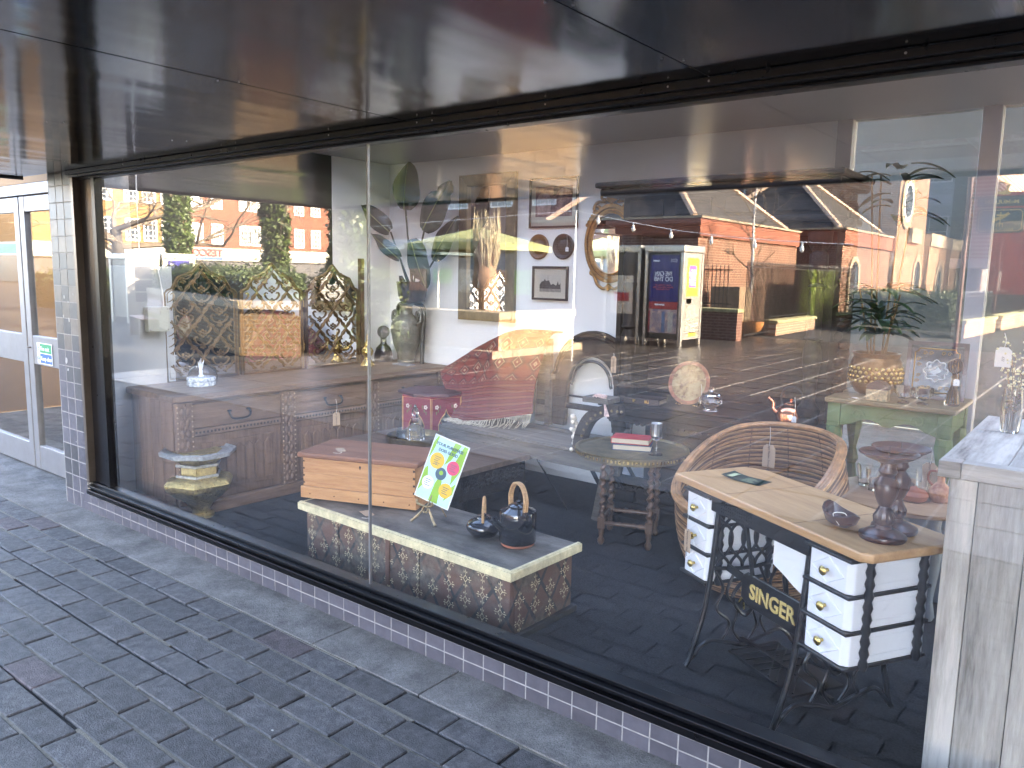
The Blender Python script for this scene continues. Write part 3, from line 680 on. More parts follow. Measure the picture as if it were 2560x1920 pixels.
for tip, base, wid, nt_ in (((-4.86, 4.75, 2.50), (-4.92, 4.8, 2.12), .135, ()), ((-4.42, 4.78, 2.33), (-4.68, 4.78, 1.94), .125, ((.8, 1), (.7, -1))), ((-5.30, 4.62, 2.16), (-5.02, 4.72, 1.93), .085, ()), ((-4.44, 4.9, 2.06), (-4.66, 4.88, 1.70), .09, ((.85, 1),)), ((-4.60, 4.7, 1.47), (-4.78, 4.74, 1.86), .10, ((.8, 1),)), ((-5.22, 4.66, 1.92), (-4.90, 4.72, 1.70), .06, ())):
    tip = Vector(tip) - root; base = Vector(base) - root
    big_leaf(tip, base, wid, .02, nt_)
    MB().tube(bez([(base.x * .08, base.y * .08, .15), (base.x * .45, base.y * .5, base.z * .55), tuple(base)], 6), .008, 6).build('stalk', mat('stalk', (.035, .045, .02), .5), pl, 50)

# ---------------------------------------------------------------- hammered brass stand by the glass
hx_ = thing('brass_stand', 'octagonal hammered brass and silvered stand with bulging panels near the glass', 'stand', (-4.62, 2.66, 0), R(22))
def lobe(a, z): return 1 - .13 * abs(math.sin(3 * a)) if .05 < z < .27 else 1
MB().lathe([(.085, 0), (.085, .02), (.06, .03), (.062, .05), (.10, .10), (.17, .155), (.215, .20), (.225, .232), (.20, .26), (.14, .275)], n=48, mod=lobe).build('bulb_base', m_brassham, hx_, 35)
MB().lathe([(.125, .276), (.13, .30), (.13, .345), (.125, .35)], n=6).build('band', m_brassham, hx_)
for z in (.283, .352): MB().tube([(.139 * math.cos(R(60 * a)), .139 * math.sin(R(60 * a)), z) for a in range(6)], .010, 8, True).build('rope_edge', m_silver, hx_)
MB().lathe([(.12, .36), (.17, .395), (.20, .405)], n=6).build('flare', m_brassham, hx_)
MB().lathe([(.20, .406), (.232, .415), (.236, .44), (.222, .447), (.205, .432), (.03, .428)], n=8).build('tray_top', m_silver, hx_)
MB().lathe([(.14, .4285), (.15, .436), (.14, .438), (.05, .432)], n=8).build('inner_ring', m_brassham, hx_)

# ---------------------------------------------------------------- painted low chest in the window
m_ch, n, b = _new('painted_lattice')
tc = n.nodes.new('ShaderNodeTexCoord'); sp = n.nodes.new('ShaderNodeSeparateXYZ'); n.links.new(tc.outputs['Object'], sp.inputs[0])
def mth(op, a, c=None):
    q = n.nodes.new('ShaderNodeMath'); q.operation = op
    for i, x in enumerate((a, c)):
        if x is None: continue
        if isinstance(x, (int, float)): q.inputs[i].default_value = x
        else: n.links.new(x, q.inputs[i])
    return q.outputs[0]
u = mth('ADD', sp.outputs['X'], sp.outputs['Y']); d1 = mth('ABSOLUTE', mth('SINE', mth('MULTIPLY', mth('ADD', mth('MULTIPLY', u, 1.4), sp.outputs['Z']), 14.3)))
d2 = mth('ABSOLUTE', mth('SINE', mth('MULTIPLY', mth('SUBTRACT', mth('MULTIPLY', u, 1.4), sp.outputs['Z']), 14.3)))
wn = noise_t(n, coords(n, rnd=False), 14, 8, .7); dd = mth('MINIMUM', d1, d2); dd = mth('ADD', dd, mth('MULTIPLY', mth('SUBTRACT', wn, .5), .35))
lat = ramp(n, dd, [(.13, (.03, .034, .04)), (.25, (.13, .072, .054))])
wear = ramp(n, noise_t(n, coords(n, rnd=False), 3.5, 8, .72), [(.44, (1, 1, 1)), (.60, (.05, .05, .05))])
mx = n.nodes.new('ShaderNodeMix'); mx.data_type = 'RGBA'; n.links.new(wear, mx.inputs[0]); n.links.new(lat, mx.inputs[7])
n.links.new(ramp(n, noise_t(n, coords(n, rnd=False), 30, 6), [(.3, (.05, .043, .035)), (.7, (.19, .165, .13))]), mx.inputs[6])
n.links.new(mx.outputs[2], b.inputs['Base Color']); b.inputs['Roughness'].default_value = .75; bumped(n, b, wn, .35, .004)
m_chtop = mat('chest_top', (.13, .118, .10), .6, var=.5, scale=9, bump=.5, bscale=40, stretch=(.5, 1, 1), col2=(.045, .04, .035))
ch = thing('painted_chest', 'low old chest with painted lattice and flowers and a cream rim by the glass', 'chest', (-3.47, 2.592, 0), R(-2.1))
LX, DY, HZ = 1.51, .50, .342
for k, (a, b_) in enumerate(((.02, .30), (.30, .60), (.60, .92), (.92, 1.22), (1.22, LX - .02))): MB().box(a + .0015, b_ - .0015, .02 + (k % 2) * .003, .05, .03, HZ - .045).build('front_plank', m_ch, ch, bev=.003)
for a, b_ in ((.02, .2), (.2, .36), (.36, DY - .02)): MB().box(LX - .05, LX - .02 - (a > .3) * .003, a + .0015 + .031 * (a < .1), b_ - .0015, .03, HZ - .045).build('end_plank', m_ch, ch, bev=.003)
MB().box(.02, .05, .052, DY - .02, .03, HZ - .045).build('end_board', m_ch, ch); MB().box(.05, LX - .05, DY - .05, DY - .02, .03, HZ - .045).build('back_board', m_ch, ch)
MB().box(.0, LX, -.005, DY, .0, .03).build('base_board', mat('base_black', (.03, .028, .026), .7), ch, bev=.004)
MB().box(.012, LX - .012, .008, DY - .012, HZ - .045, HZ - .003).build('lid', m_chtop, ch)
rimm = MB(); rimm.box(-.012, LX + .012, -.016, .0075, HZ - .045, HZ - .006).box(-.006, LX + .006, -.01, .0075, HZ - .0055, HZ)
rimm.box(LX - .0115, LX + .012, .008, DY + .01, HZ - .045, HZ - .006).box(LX - .0115, LX + .006, .008, DY + .004, HZ - .0055, HZ); rimm.box(-.012, .0115, .008, DY + .01, HZ - .045, HZ - .006)
rimm.build('cream_rim', m_cream, ch, bev=.003)
MB().box(.68, .712, .012, .02, .05, .29).build('hasp', mat('rust_hasp', (.14, .07, .05), .6, var=.4), ch, bev=.004)
m_motif = mat('cream_motif', (.56, .47, .29), .8, var=.3, scale=30, col2=(.28, .23, .15))
def motif(g, place, s):
    for k in range(4):
        a = R(90 * k); q = [(0, .0), (.10 * s, .11 * s), (0, .24 * s), (-.10 * s, .11 * s)]
        ring_o = [(x * math.cos(a) - z * math.sin(a), x * math.sin(a) + z * math.cos(a)) for x, z in q]
        g.add([place(x, z, t) for t in (0, .0008) for x, z in [(0.02 * s * math.cos(a + i * 1.57), .02 * s * math.sin(a + i * 1.57)) for i in range(4)]], [(0, 1, 2, 3), (7, 6, 5, 4)])
        L = .5 * s
        for off, wd in ((0, .03), (.20, .045), (-.20, .045)):
            aa = a + off * 1.6 * (1 if True else 0); l0 = .16 * s if off == 0 else .30 * s; l1 = L if off == 0 else .42 * s
            pts = [(l0, -wd * s * .4), (l1 * .8, -wd * s), (l1, 0), (l1 * .8, wd * s), (l0, wd * s * .4)]
            vs = [(x * math.cos(aa) - z * math.sin(aa), x * math.sin(aa) + z * math.cos(aa)) for x, z in pts]
            g.add([place(x, z, .0008) for x, z in vs], [(0, 1, 2, 3, 4)])
    d = .17 * s
    for k in range(4):
        a, c = R(90 * k), R(90 * k + 90); w_ = .022 * s
        p0 = Vector((d * math.cos(a), d * math.sin(a))); p1 = Vector((d * math.cos(c), d * math.sin(c))); nn = Vector((-(p1 - p0).y, (p1 - p0).x)).normalized() * w_
        g.add([place(*(p0 + nn), .0009), place(*(p1 + nn), .0009), place(*(p1 - nn), .0009), place(*(p0 - nn), .0009)], [(0, 1, 2, 3)])
mo = MB()
for k in range(14):
    for r in range(3):
        x = .07 + k * .105; z = .075 + r * .1 + (k % 2) * .05
        if z > .275 or random.random() < .08: continue
        motif(mo, lambda a, c, t, x=x, z=z: (x + a * .8, .0195 - t, z + c), .095)
for k in range(4):
    for r in range(3):
        y = .085 + k * .11; z = .075 + r * .1 + (k % 2) * .05
        if z < .275: motif(mo, lambda a, c, t, y=y, z=z: (LX - .0195 + t, y + a * .8, z + c), .095)
stuff(mo.build('painted_flowers', m_motif, ch))
price_tag('brown paper tag lying on the painted chest lid before the pine box', (-3.02, 2.67, HZ + .003), 'Indian Trunk £295', .05, .10, yaw=R(70), lie=True)

# ---------------------------------------------------------------- pine box standing on the chest
pb = thing('pine_box', 'honey coloured pine box with a darker lid standing on the painted chest', 'box', (-3.515, 2.622, HZ + .001), R(20.4))
pl_, pd = .70, .37
for z0, z1, mm in ((.07, .145, w_pine), (.1455, .232, w_pine)): MB().box(.012, pl_ - .012, .012, .028, z0, z1).build('front_board', mm, pb, bev=.0015)
MB().box(.012, .028, .0285, pd - .012, .07, .232).build('side_board', w_pine, pb); MB().box(pl_ - .028, pl_ - .012, .0285, pd - .012, .07, .232).build('side_board', w_pine, pb); MB().box(.0285, pl_ - .0285, pd - .028, pd - .012, .07, .232).build('back_board', w_pine, pb)
MB().box(0, pl_, 0, pd, .004, .069).build('skirting', w_pine, pb, bev=.004); MB().box(-.012, pl_ + .012, -.012, pd + .006, .2325, .262).build('lid', w_pinelid, pb, bev=.009, seg=3)
dv = MB()
for k in range(4):
    dv.box(.013, .022, .0112, .0122, .085 + k * .04, .094 + k * .04); dv.box(pl_ - .024, pl_ - .012, .0112, .0122, .085 + k * .04, .097 + k * .04)
for k in range(5): dv.ball((.06 + k * .15, -.0005, .03), .0035, 5)
dv.build('dovetail_marks', mat('joint_dark', (.05, .03, .02), .8), pb)
MB().prism([(.36, .2), (.364, .188), (.368, .2), (.37, .207), (.364, .212), (.358, .207)], .0105, .013, 'xz').build('keyhole', m_iron, pb)
price_tag('brown paper tag lying on the pine box lid', (-3.37, 2.79, HZ + .266), 'Pine Chest £125', .045, .09, yaw=R(60), lie=True)

# ---------------------------------------------------------------- charity poster on a little easel
m_sheet = mat('poster_stock', (.80, .86, .82), .5, var=.03)
po = thing('charity_poster', 'bright green YOUR PURCHASE DOES GOOD poster leaning on a brass easel', 'poster', (-2.69, 2.80, HZ + .098), R(14), rx=R(-16))
po.rotation_euler = (R(-14), R(14), R(10))
MB().box(-.105, .105, 0, .004, 0, .335).build('sheet', m_sheet, po)
def col_(nm, c): return mat(nm, c, .5, var=.04)
def blob(nm, pts, m, t=.0006): return MB().prism(pts, -t, -.0001, 'xz').build(nm, m, po)
cg, cb_, cy_, cr, cn_, cw = col_('print_green', (.28, .52, .04)), col_('print_aqua', (.50, .78, .80)), col_('print_yellow', (.80, .50, .04)), col_('print_pink', (.75, .07, .16)), col_('print_navy', (.05, .11, .15)), col_('print_white', (.85, .86, .84))
blob('aqua_ground', [(-.099, .005), (.099, .005), (.099, .329), (-.099, .329)], cb_, .0003)
for pts in ([(.02, .329), (.06, .329), (.03, .24), (.0, .20)], [(-.02, .006), (.035, .006), (.02, .12), (.0, .15), (-.015, .1)], [(.099, .329), (.075, .329), (.05, .22), (.07, .12), (.099, .2)], [(-.099, .29), (-.085, .329), (-.075, .329), (-.085, .25), (-.099, .2)], [(-.099, .03), (-.06, .1), (-.085, .17), (-.099, .15)], [(.06, .03), (.099, .08), (.099, .14), (.07, .1)]): blob('leaf_shape', pts, cg, .0005)
for c, m, r in (((-.045, .21), cy_, .042), ((.055, .205), cr, .036), ((.0, .155), cn_, .032), ((-.055, .09), cw, .034), ((.055, .085), cy_, .038)): blob('print_disc', arc(c[0], c[1], r, 0, 345, 22), m, .0009)
lettering('lettering', 'YOUR PURCHASE', .021, cn_, po, (0.0, -.0012, .295), width=.165, bold=.0006); lettering('lettering', 'DOES GOOD', .021, cn_, po, (0, -.0012, .268), width=.115, bold=.0006)
blob('recycling_mark', arc(0, .16, .012, 0, 330, 9), cg, .0013)
sm_ = MB()
for cx, cz, nrow in ((-.045, .21, 5), (.055, .2, 4), (-.055, .085, 4), (.055, .08, 4)):
    for k in range(nrow): sm_.box(cx - .02 + (k % 2) * .004, cx + .018 - (k % 3) * .006, -.0014, -.001, cz + .018 - k * .010, cz + .021 - k * .010)
sm_.build('small_print', cn_, po)
ea = thing('brass_easel', 'small ornate brass easel with scroll feet holding the poster', 'easel', (-2.685, 2.765, HZ), R(8))
eg = MB()
for s in (-1, 1):
    eg.tube(bez([(s * .012, 0, .075), (s * .03, -.008, .055), (s * .05, -.018, .03), (s * .075, -.028, .006)], 5), [.007, .0065, .006, .006, .006, .006, .006, .006, .007, .007, .007, .007, .007, .007, .008, .008], 6)
    eg.tube(bez([(s * .01, 0, .085), (s * .035, -.012, .095), (s * .05, -.016, .105), (s * .045, -.02, .118)], 4), .006, 6)
for k in range(6): eg.ball((.016 * math.cos(k * 1.05), -.01, .075 + .016 * math.sin(k * 1.05)), .008, 5)
eg.tube([(0, .0, .08), (0, .07, .16), (0, .085, .3)], .004, 6); eg.tube([(.0, .06, .14), (.03, .13, .004)], .004, 6)
eg.build('easel_frame', mat('aged_brass', (.36, .28, .16), .45, metal=.8, var=.3, scale=40, bump=.4), ea, 50)

# ---------------------------------------------------------------- black teapots with cane handles
m_blk = mat('black_glaze', (.008, .009, .013), .1, var=.2, coat=.6); m_cane = mat('cane', (.50, .29, .13), .5, var=.3, scale=40, stretch=(1, 1, 3))
t1 = thing('tall_teapot', 'tall cylindrical black glazed teapot with double cane handle on the chest', 'teapot', (-2.15, 2.825, HZ), R(-20))
MB().lathe([(.075, 0), (.078, .004), (.078, .012)], n=32).build('foot', mat('terracotta_foot', (.32, .12, .07), .8), t1)
MB().lathe([(.080, .0125), (.087, .02), (.088, .15), (.084, .162), (.045, .178), (.04, .182)], n=36).build('body', m_blk, t1, 45)
MB().lathe([(.043, .1825), (.045, .187), (.03, .196), (.008, .199), (.012, .208), (.004, .213)], n=24).build('lid', m_blk, t1, 45)
MB().tube(bez([(.0, -.082, .09), (.0, -.115, .115), (.0, -.13, .15)], 4), [.02, .018, .017, .016, .015, .014, .013, .012, .011], 8).build('spout', m_blk, t1, 50)
hm = MB()
for o in (-.007, .007): hm.tube(bez([(-.062, o, .17), (-.064, o, .23), (-.03, o, .285), (.03, o, .285), (.064, o, .23), (.062, o, .17)], 6), .0065, 7)
hm.build('handle', m_cane, t1, 50)
t2 = thing('round_teapot', 'small squat black glazed teapot with a cane hoop handle on the chest', 'teapot', (-2.345, 2.81, HZ), R(35))
MB().lathe([(.045, 0), (.06, .006), (.083, .035), (.086, .05), (.075, .07), (.045, .085), (.035, .088)], n=36).build('body', m_blk, t2, 60)
MB().lathe([(.037, .0885), (.034, .097), (.012, .102), (.011, .108), (.004, .112)], n=20).build('lid', m_blk, t2, 45)
MB().tube(bez([(.07, 0, .06), (.10, 0, .075), (.115, 0, .095)], 4), [.016, .015, .014, .013, .012, .011, .010, .009, .008], 8).build('spout', m_blk, t2, 50)
MB().tube(bez([(0, -.058, .082), (0, -.055, .14), (0, -.02, .185), (0, .025, .183), (0, .055, .14), (0, .058, .082)], 6), .0065, 7).build('handle', m_cane, t2, 50)

# ---------------------------------------------------------------- low carved table, tray and decanter
lt = thing('low_carved_table', 'low dark wooden table with deep carved apron behind the pine box', 'table', (-3.21, 3.60, 0), R(-2))
LT = .365
for a, b_ in ((-1.30, -.93), (-.93, -.50), (-.50, .04)): MB().box(a + .001, b_ - .001, -.04, .70, LT - .035, LT).build('top_plank', w_low, lt, bev=.004)
ap = MB().box(-1.25, 0, 0, .03, .15, LT - .036).box(-.03, 0, .031, .66, .15, LT - .036).box(-1.25, -1.22, .031, .66, .15, LT - .036).build('apron', w_darkx, lt, bev=.003)
cv = MB()
for k in range(9):
    y = .06 + k * .068
    for a in range(7): cv.ball((.002, y + .022 * math.cos(a * .9), .255 + .035 * math.sin(a * .9)), .0125, 5, sx=.7)
    cv.ball((.004, y, .255), .012, 5)
for k in range(17):
    x = -1.2 + k * .07
    for a in range(7): cv.ball((x + .022 * math.cos(a * .9), -.002, .255 + .035 * math.sin(a * .9)), .0125, 5, sy=.7)
stuff(cv.build('carved_rosette', w_darkx, ap, 50))
for x, y in ((-1.2, .03), (-.07, .03), (-1.2, .6), (-.07, .6)): MB().box(x, x + .06, y, y + .06, 0, .149).build('leg', w_dark, lt, bev=.006)
ty = thing('metal_tray', 'round pierced dark metal tray with gallery rim on the low table', 'tray', (-4.02, 4.02, LT))
MB().lathe([(.20, 0), (.205, .003), (.20, .005), (.02, .004)], n=40).build('tray_base', m_brasst, ty)
MB().lathe([(.206, .002), (.215, .05), (.21, .052), (.200, .006)], n=56, mod=lambda a, z: 1 + .008 * math.cos(28 * a)).build('gallery_rim', m_brasst, ty, 40)
de = thing('cut_decanter', 'cut crystal decanter with pointed stopper on the metal tray', 'decanter', (-4.06, 4.06, LT + .005))
MB().lathe([(.06, 0), (.068, .01), (.07, .05), (.066, .075), (.045, .10), (.025, .115), (.02, .135), (.022, .15), (.035, .155), (.03, .158)], n=24, mod=lambda a, z: 1 + (.05 * math.cos(12 * a) if z < .08 else 0)).build('body', m_cry, de, 30)
MB().lathe([(.012, .159), (.014, .165), (.026, .19), (.027, .205), (.018, .235), (.003, .262)], n=10).build('stopper', m_cry, de)
for k, (x, y) in enumerate(((-4.15, 4.0), (-4.09, 3.95))):
    g_ = thing('crystal_tumbler', ('crystal tumbler left of the decanter on the tray', 'crystal tumbler in front of the decanter on the tray')[k], 'glass', (x, y, LT + .005), group='tumblers on the tray')
    MB().lathe([(.032, 0), (.036, .01), (.04, .085), (.037, .085), (.032, .016), (.01, .012)], n=16, mod=lambda a, z: 1 + (.04 * math.cos(8 * a) if z < .05 else 0)).build('glass_body', m_cry, g_, 30)

# ---------------------------------------------------------------- red painted hexagonal stool
m_red = mat('red_lacquer', (.24, .018, .030), .5, var=.2, scale=10, bump=.1); m_yel = mat('yellow_line', (.66, .38, .13), .7); m_pet = mat('petal_white', (.75, .62, .52), .8); m_lfg = mat('painted_leaf', (.16, .20, .06), .8)
rs_ = thing('red_moorish_stool', 'red hexagonal stool with ogee arches and painted flowers behind the tray', 'stool', (-4.31, 4.50, .08), R(12))
SR, SH = .228, .565
MB().lathe([(SR + .045, SH), (SR + .045, SH + .018), (SR + .04, SH + .022)], n=6, ph=R(30)).build('top', mat('red_top_worn', (.10, .035, .035), .55, var=.4, scale=8), rs_, bev=.003)
arch_in = [(-.075, 0), (-.070, .13), (-.058, .20), (-.066, .235), (-.05, .255), (-.045, .27), (-.066, .30), (-.068, .345), (-.045, .395), (-.012, .43), (0, .465)]
arch_full = arch_in + [(-x, z) for x, z in reversed(arch_in[:-1])]
hw = SR * math.tan(R(30))
for k in range(6):
    sd = MB(); m4 = Matrix.Rotation(R(60 * k), 4, 'Z')
    poly = [(-hw, 0), (-hw, SH), (hw, SH), (hw, 0)] + list(reversed(arch_full))
    g_ = MB().prism(poly, -SR, -SR + .016, 'xz'); g_.v = [tuple(m4 @ Vector(v)) for v in g_.v]
    pn = g_.build('side_panel', m_red, rs_)
    ln = MB().tube([(x, -SR - .001, z) for x, z in arch_full], .0032, 4).tube([(-hw + .006, -SR - .001, 0), (-hw + .006, -SR - .001, SH - .012), (hw - .006, -SR - .001, SH - .012), (hw - .006, -SR - .001, 0)], .003, 4)
    ln.v = [tuple(m4 @ Vector(v)) for v in ln.v]; ln.build('yellow_outline', m_yel, pn)
    fl, lg = MB(), MB()
    for s in (-1, 1):
        c = (s * .082, .485)
        for a in range(5): fl.ball((c[0] + .011 * math.cos(a * 1.257), -SR - .001, c[1] + .011 * math.sin(a * 1.257)), .0075, 5, sy=.2)
        for dx, dz, an in ((-s * .03, -.0, 40), (s * .004, -.045, 80), (-s * .012, -.03, 60)): lg.ball((c[0] + dx, -SR - .001, c[1] + dz), .008, 5, sx=.55, sy=.2, sz=1.8)
    for q, mm, nm in ((fl, m_pet, 'painted_flower'), (lg, m_lfg, 'painted_leaves')):
        q.v = [tuple(m4 @ Vector(v)) for v in q.v]; q.build(nm, mm, pn)
price_tag('brown paper tag hanging before the red stool', (-4.30, 4.33, .46), 'Moorish Stool £45', .055, .11, yaw=R(30), hang=.03)

# ---------------------------------------------------------------- weathered bench with folding iron legs
be = thing('plank_bench', 'long weathered plank bench with folding iron legs below the wall mirror', 'bench', (-4.05, 4.33, 0), R(-2.5))
BZ = .455
for k, (a, b_) in enumerate(((.0, .17), (.17, .35), (.35, .52))): MB().box(0, 1.62, a + .001, b_ - .001, BZ - .04 - k * .001, BZ - k * .001).build('seat_plank', w_old, be, bev=.004)
MB().box(.0, 1.62, -.03, -.001, BZ - .115, BZ - .005).build('front_rail', w_old, be, bev=.005)
for x in (.18, 1.30):
    g_ = MB().beam((x, .05, BZ - .04), (x + .30, .05, .0), .03, .012).beam((x, .45, BZ - .04), (x + .30, .45, 0), .03, .012).beam((x + .25, .03, .06), (x + .25, .47, .06), .02, .02); g_.build('leg', m_iron, be)
MB().beam((.9, .02, BZ - .1), (1.20, .02, .02), .008, .008).build('brace', m_iron, be); 
MB().beam((1.50, .06, BZ - .04), (1.42, .06, 0), .10, .05).build('end_leg', w_old, be, bev=.006)
# carved arch frame leaning at the wall behind the bench
w_arch = wood('carved_arch_wood', (.014, .01, .008), (.06, .044, .034), 'z', .7, spec=.25)
af = thing('carved_arch_frame', 'dark carved wooden arch window frame leaning on the wall behind the bench', 'frame', (-3.10, 4.92, .455), R(0), rx=R(-4))
ou = [(-.36, 0)] + [(-.36, .36)] + [(x, z) for x, z in reversed(arc(0, .40, .335, 4, 176, 18))] + [(.36, .36), (.36, 0)]
inn = [(-.21, .0)] + [(-.205, .34)] + [(x, z) for x, z in reversed(arc(0, .345, .195, 4, 176, 18))] + [(.205, .34), (.21, 0)]
MB().ring(ou, inn, -.02, .03, 'xz', closed=False).build('arch', w_arch, af, bev=.005)
bd = MB()
for L in (.9, .72): 
    q = [((a[0] * L + c[0] * (1 - L)), (a[1] * L + c[1] * (1 - L))) for a, c in zip(ou, inn)]
    dense = bez([(x, 0, z) for x, z in q], 5)
    for p in dense: bd.ball((p.x, -.022, p.z), .0075, 5)
stuff(bd.build('beading', w_arch, af))
MB().box(-.48, .44, -.015, .03, .135, .175).build('rail', w_arch, af, bev=.003)
ib = MB().tube([(x * .86, -.005, z * .94) for x, z in inn[1:-1]], .011, 6).box(-.19, .2, -.01, .005, .225, .24); ib.build('inner_bar', m_iron, af)
MB().box(-.50, -.375, .0, .03, .0, .52).build('side_board', w_old, af)
# rug thrown over the bench end
m_rug, n, b = _new('kilim')
v = coords(n, rnd=False); vo = n.nodes.new('ShaderNodeTexVoronoi'); vo.distance = 'MANHATTAN'; vo.inputs['Scale'].default_value = 7.5; vo.inputs['Randomness'].default_value = .15
uvn = n.nodes.new('ShaderNodeUVMap'); n.links.new(uvn.outputs[0], vo.inputs['Vector'])
c1 = ramp(n, vo.outputs['Distance'], [(.0, (.10, .02, .02)), (.16, (.42, .27, .18)), (.20, (.15, .018, .018)), (.36, (.13, .016, .018)), (.40, (.38, .24, .16)), (.44, (.06, .012, .016)), (.7, (.17, .022, .02))])
st = n.nodes.new('ShaderNodeTexWave'); st.bands_direction = 'Y'; st.inputs['Scale'].default_value = 5.0; st.inputs['Distortion'].default_value = .4; n.links.new(uvn.outputs[0], st.inputs['Vector'])
c2 = ramp(n, st.outputs['Fac'], [(.4, (.16, .03, .03)), (.55, (.06, .015, .022)), (.8, (.20, .06, .04))])
spu = n.nodes.new('ShaderNodeSeparateXYZ'); n.links.new(uvn.outputs[0], spu.inputs[0])
sel = ramp(n, spu.outputs['Y'], [(.38, (1, 1, 1)), (.44, (0, 0, 0))]); mx = n.nodes.new('ShaderNodeMix'); mx.data_type = 'RGBA'
n.links.new(sel, mx.inputs[0]); n.links.new(c1, mx.inputs[6]); n.links.new(c2, mx.inputs[7]); n.links.new(mx.outputs[2], b.inputs['Base Color'])
b.inputs['Roughness'].default_value = .95; bumped(n, b, noise_t(n, v, 160, 3), .5, .004)
rows = [[(-4.36, 4.90, .86), (-4.02, 4.92, 1.06), (-3.72, 4.93, 1.16), (-3.36, 4.93, 1.17)],
        [(-4.42, 4.72, .80), (-4.12, 4.78, .98), (-3.78, 4.80, 1.13), (-3.39, 4.80, 1.14)],
        [(-4.34, 4.64, .76), (-4.08, 4.68, .80), (-3.82, 4.70, .86), (-3.40, 4.68, .90)],
        [(-4.22, 4.60, .60), (-4.05, 4.58, .62), (-3.84, 4.62, .66), (-3.40, 4.62, .72)],
        [(-4.16, 4.52, .48), (-4.02, 4.46, .475), (-3.80, 4.46, .49), (-3.36, 4.56, .585)]]
rg_ = MB(); NU, NV = 24, 28; uvl = []
cols = [bez([r[j] for r in rows], 7) for j in range(4)]
for i in range(NV + 1):
    line = bez([cols[j][i] for j in range(4)], 8)
    for j in range(NU + 1):
        p = line[j]; k = .012 * math.sin(j * .9 + i * .12) + .008 * math.sin(j * 2.1 - i * .2); rg_.v.append((p.x, p.y - k * (.3 + i / NV), p.z)); uvl.append((j / NU, 1 - i / NV))
for i in range(NV):
    for j in range(NU): a = i * (NU + 1) + j; rg_.f.append((a, a + 1, a + NU + 2, a + NU + 1))
ro = rg_.build('kilim_rug', m_rug, None, 80); tag(ro, 'dark red patterned wool rug with pale fringe thrown over the bench', 'rug')
ul = ro.data.uv_layers.new(name='UVMap')
for lp in ro.data.loops: ul.data[lp.index].uv = uvl[lp.vertex_index]
so_ = ro.modifiers.new('thick', 'SOLIDIFY'); so_.thickness = .008
fg = MB()
for k in range(110):
    a = rg_.v[NV * (NU + 1) + int(k / 110 * NU)]; b2 = rg_.v[NV * (NU + 1) + int(k / 110 * NU) + 1]; t = (k / 110 * NU) % 1
    p = Vector(a).lerp(Vector(b2), t); l = random.uniform(.06, .10)
    fg.tube([p, p + Vector((random.gauss(0, .008), -.02, -min(l * .6, max(.004, p.z - .47)))), p + Vector((random.gauss(0, .02), -.05 - l * .3, -max(.0, min(l, p.z - .462))))], [.0028, .0026, .0015], 4)
fg.build('fringe', mat('wool_fringe', (.55, .50, .38), .95), ro)
rh = thing('rug_stand', 'plain wooden stand under the draped rug', 'stand', (-3.75, 4.86, .456)); MB().box(-.55, .36, -.03, .03, .35, .39).box(-.5, -.46, -.02, .02, 0, .35).box(.3, .34, -.02, .02, 0, .62).box(-.02, .34, -.02, .02, .58, .66).build('stand_frame', w_old, rh)
# carved curved camel saddle end beside the bench
cs = thing('carved_saddle', 'dark carved curved wooden saddle end with rope and a plank on top', 'saddle', (-2.62, 4.22, .455))
g_ = MB(); pts = bez([(-.10, 0, .0), (-.085, 0, .12), (-.02, 0, .24), (.09, 0, .30), (.20, 0, .31)], 6)
for i in range(len(pts) - 1): g_.beam(pts[i], pts[i + 1], .07, .075, (0, 1, 0))
g_.build('curved_arm', w_arch, cs)
st2 = MB()
for p in pts[2::2]: st2.ball((p.x + .02, p.y - .036, p.z), .010, 5)
st2.build('studs', m_brasst, cs)
MB().box(-.06, .13, -.05, .10, .345, .38).build('plank', w_old, cs, bev=.004)
rp = MB()
for k in range(5): rp.tube(bez([(.02 + k * .02, -.05, .385), (.05 + k * .015, -.04, .40), (.10, -.04, .35), (.11 + k * .006, -.045, .27)], 5), .007, 6)
rp.build('rope', mat('red_white_rope', (.62, .46, .42), .9, var=.4, scale=90), cs, 50)
cl = MB()
for k in range(14): cl.ball((-.145 + random.gauss(0, .012), random.gauss(0, .02), .02 + k * .016), random.uniform(.014, .024), 5)
cl.build('shell_trim', mat('shell_white', (.72, .66, .56), .7, var=.25, scale=60), cs, 50)

# ---------------------------------------------------------------- on the back wall
WY = YW - .002
def rect_frame(nm, label, cat, x0, x1, z0, z1, wd, m, depth=.035):
    t = thing(nm, label, cat, ((x0 + x1) / 2, WY, z0)); a, h = (x1 - x0) / 2, z1 - z0
    for poly in ([(-a, 0), (a, 0), (a - wd, wd), (-a + wd, wd)], [(-a, h), (-a + wd, h - wd), (a - wd, h - wd), (a, h)], [(-a, 0), (-a + wd, wd), (-a + wd, h - wd), (-a, h)], [(a, 0), (a, h), (a - wd, h - wd), (a - wd, wd)]):
        MB().prism(poly, -depth, 0, 'xz').build('frame_side', m, t, bev=.003)
    return t, a - wd, wd, h - wd
m_gold = mat('dull_gold_frame', (.20, .14, .065), .42, metal=.35, var=.25, scale=20, stretch=(1, 1, .4))
t, a, z0, z1 = rect_frame('wall_mirror', 'tall rectangular mirror in a wide dull gold frame on the back wall', 'mirror', -4.53, -3.93, 1.20, 2.40, .09, m_gold, .04)
MB().box(-a, a, -.012, -.004, z0, z1).build('mirror_glass', m_mirror, t)
m_dkf = mat('dark_frame', (.022, .012, .010), .35, coat=.3); m_mount = mat('mount_card', (.56, .52, .43), .9, var=.03); m_pg = glass_sheet('picture_glass', 1.4)
t, a, z0, z1 = rect_frame('framed_print', 'framed reddish print of a street arch with a pale mount', 'picture', -3.805, -3.35, 1.955, 2.335, .014, m_dkf, .022)
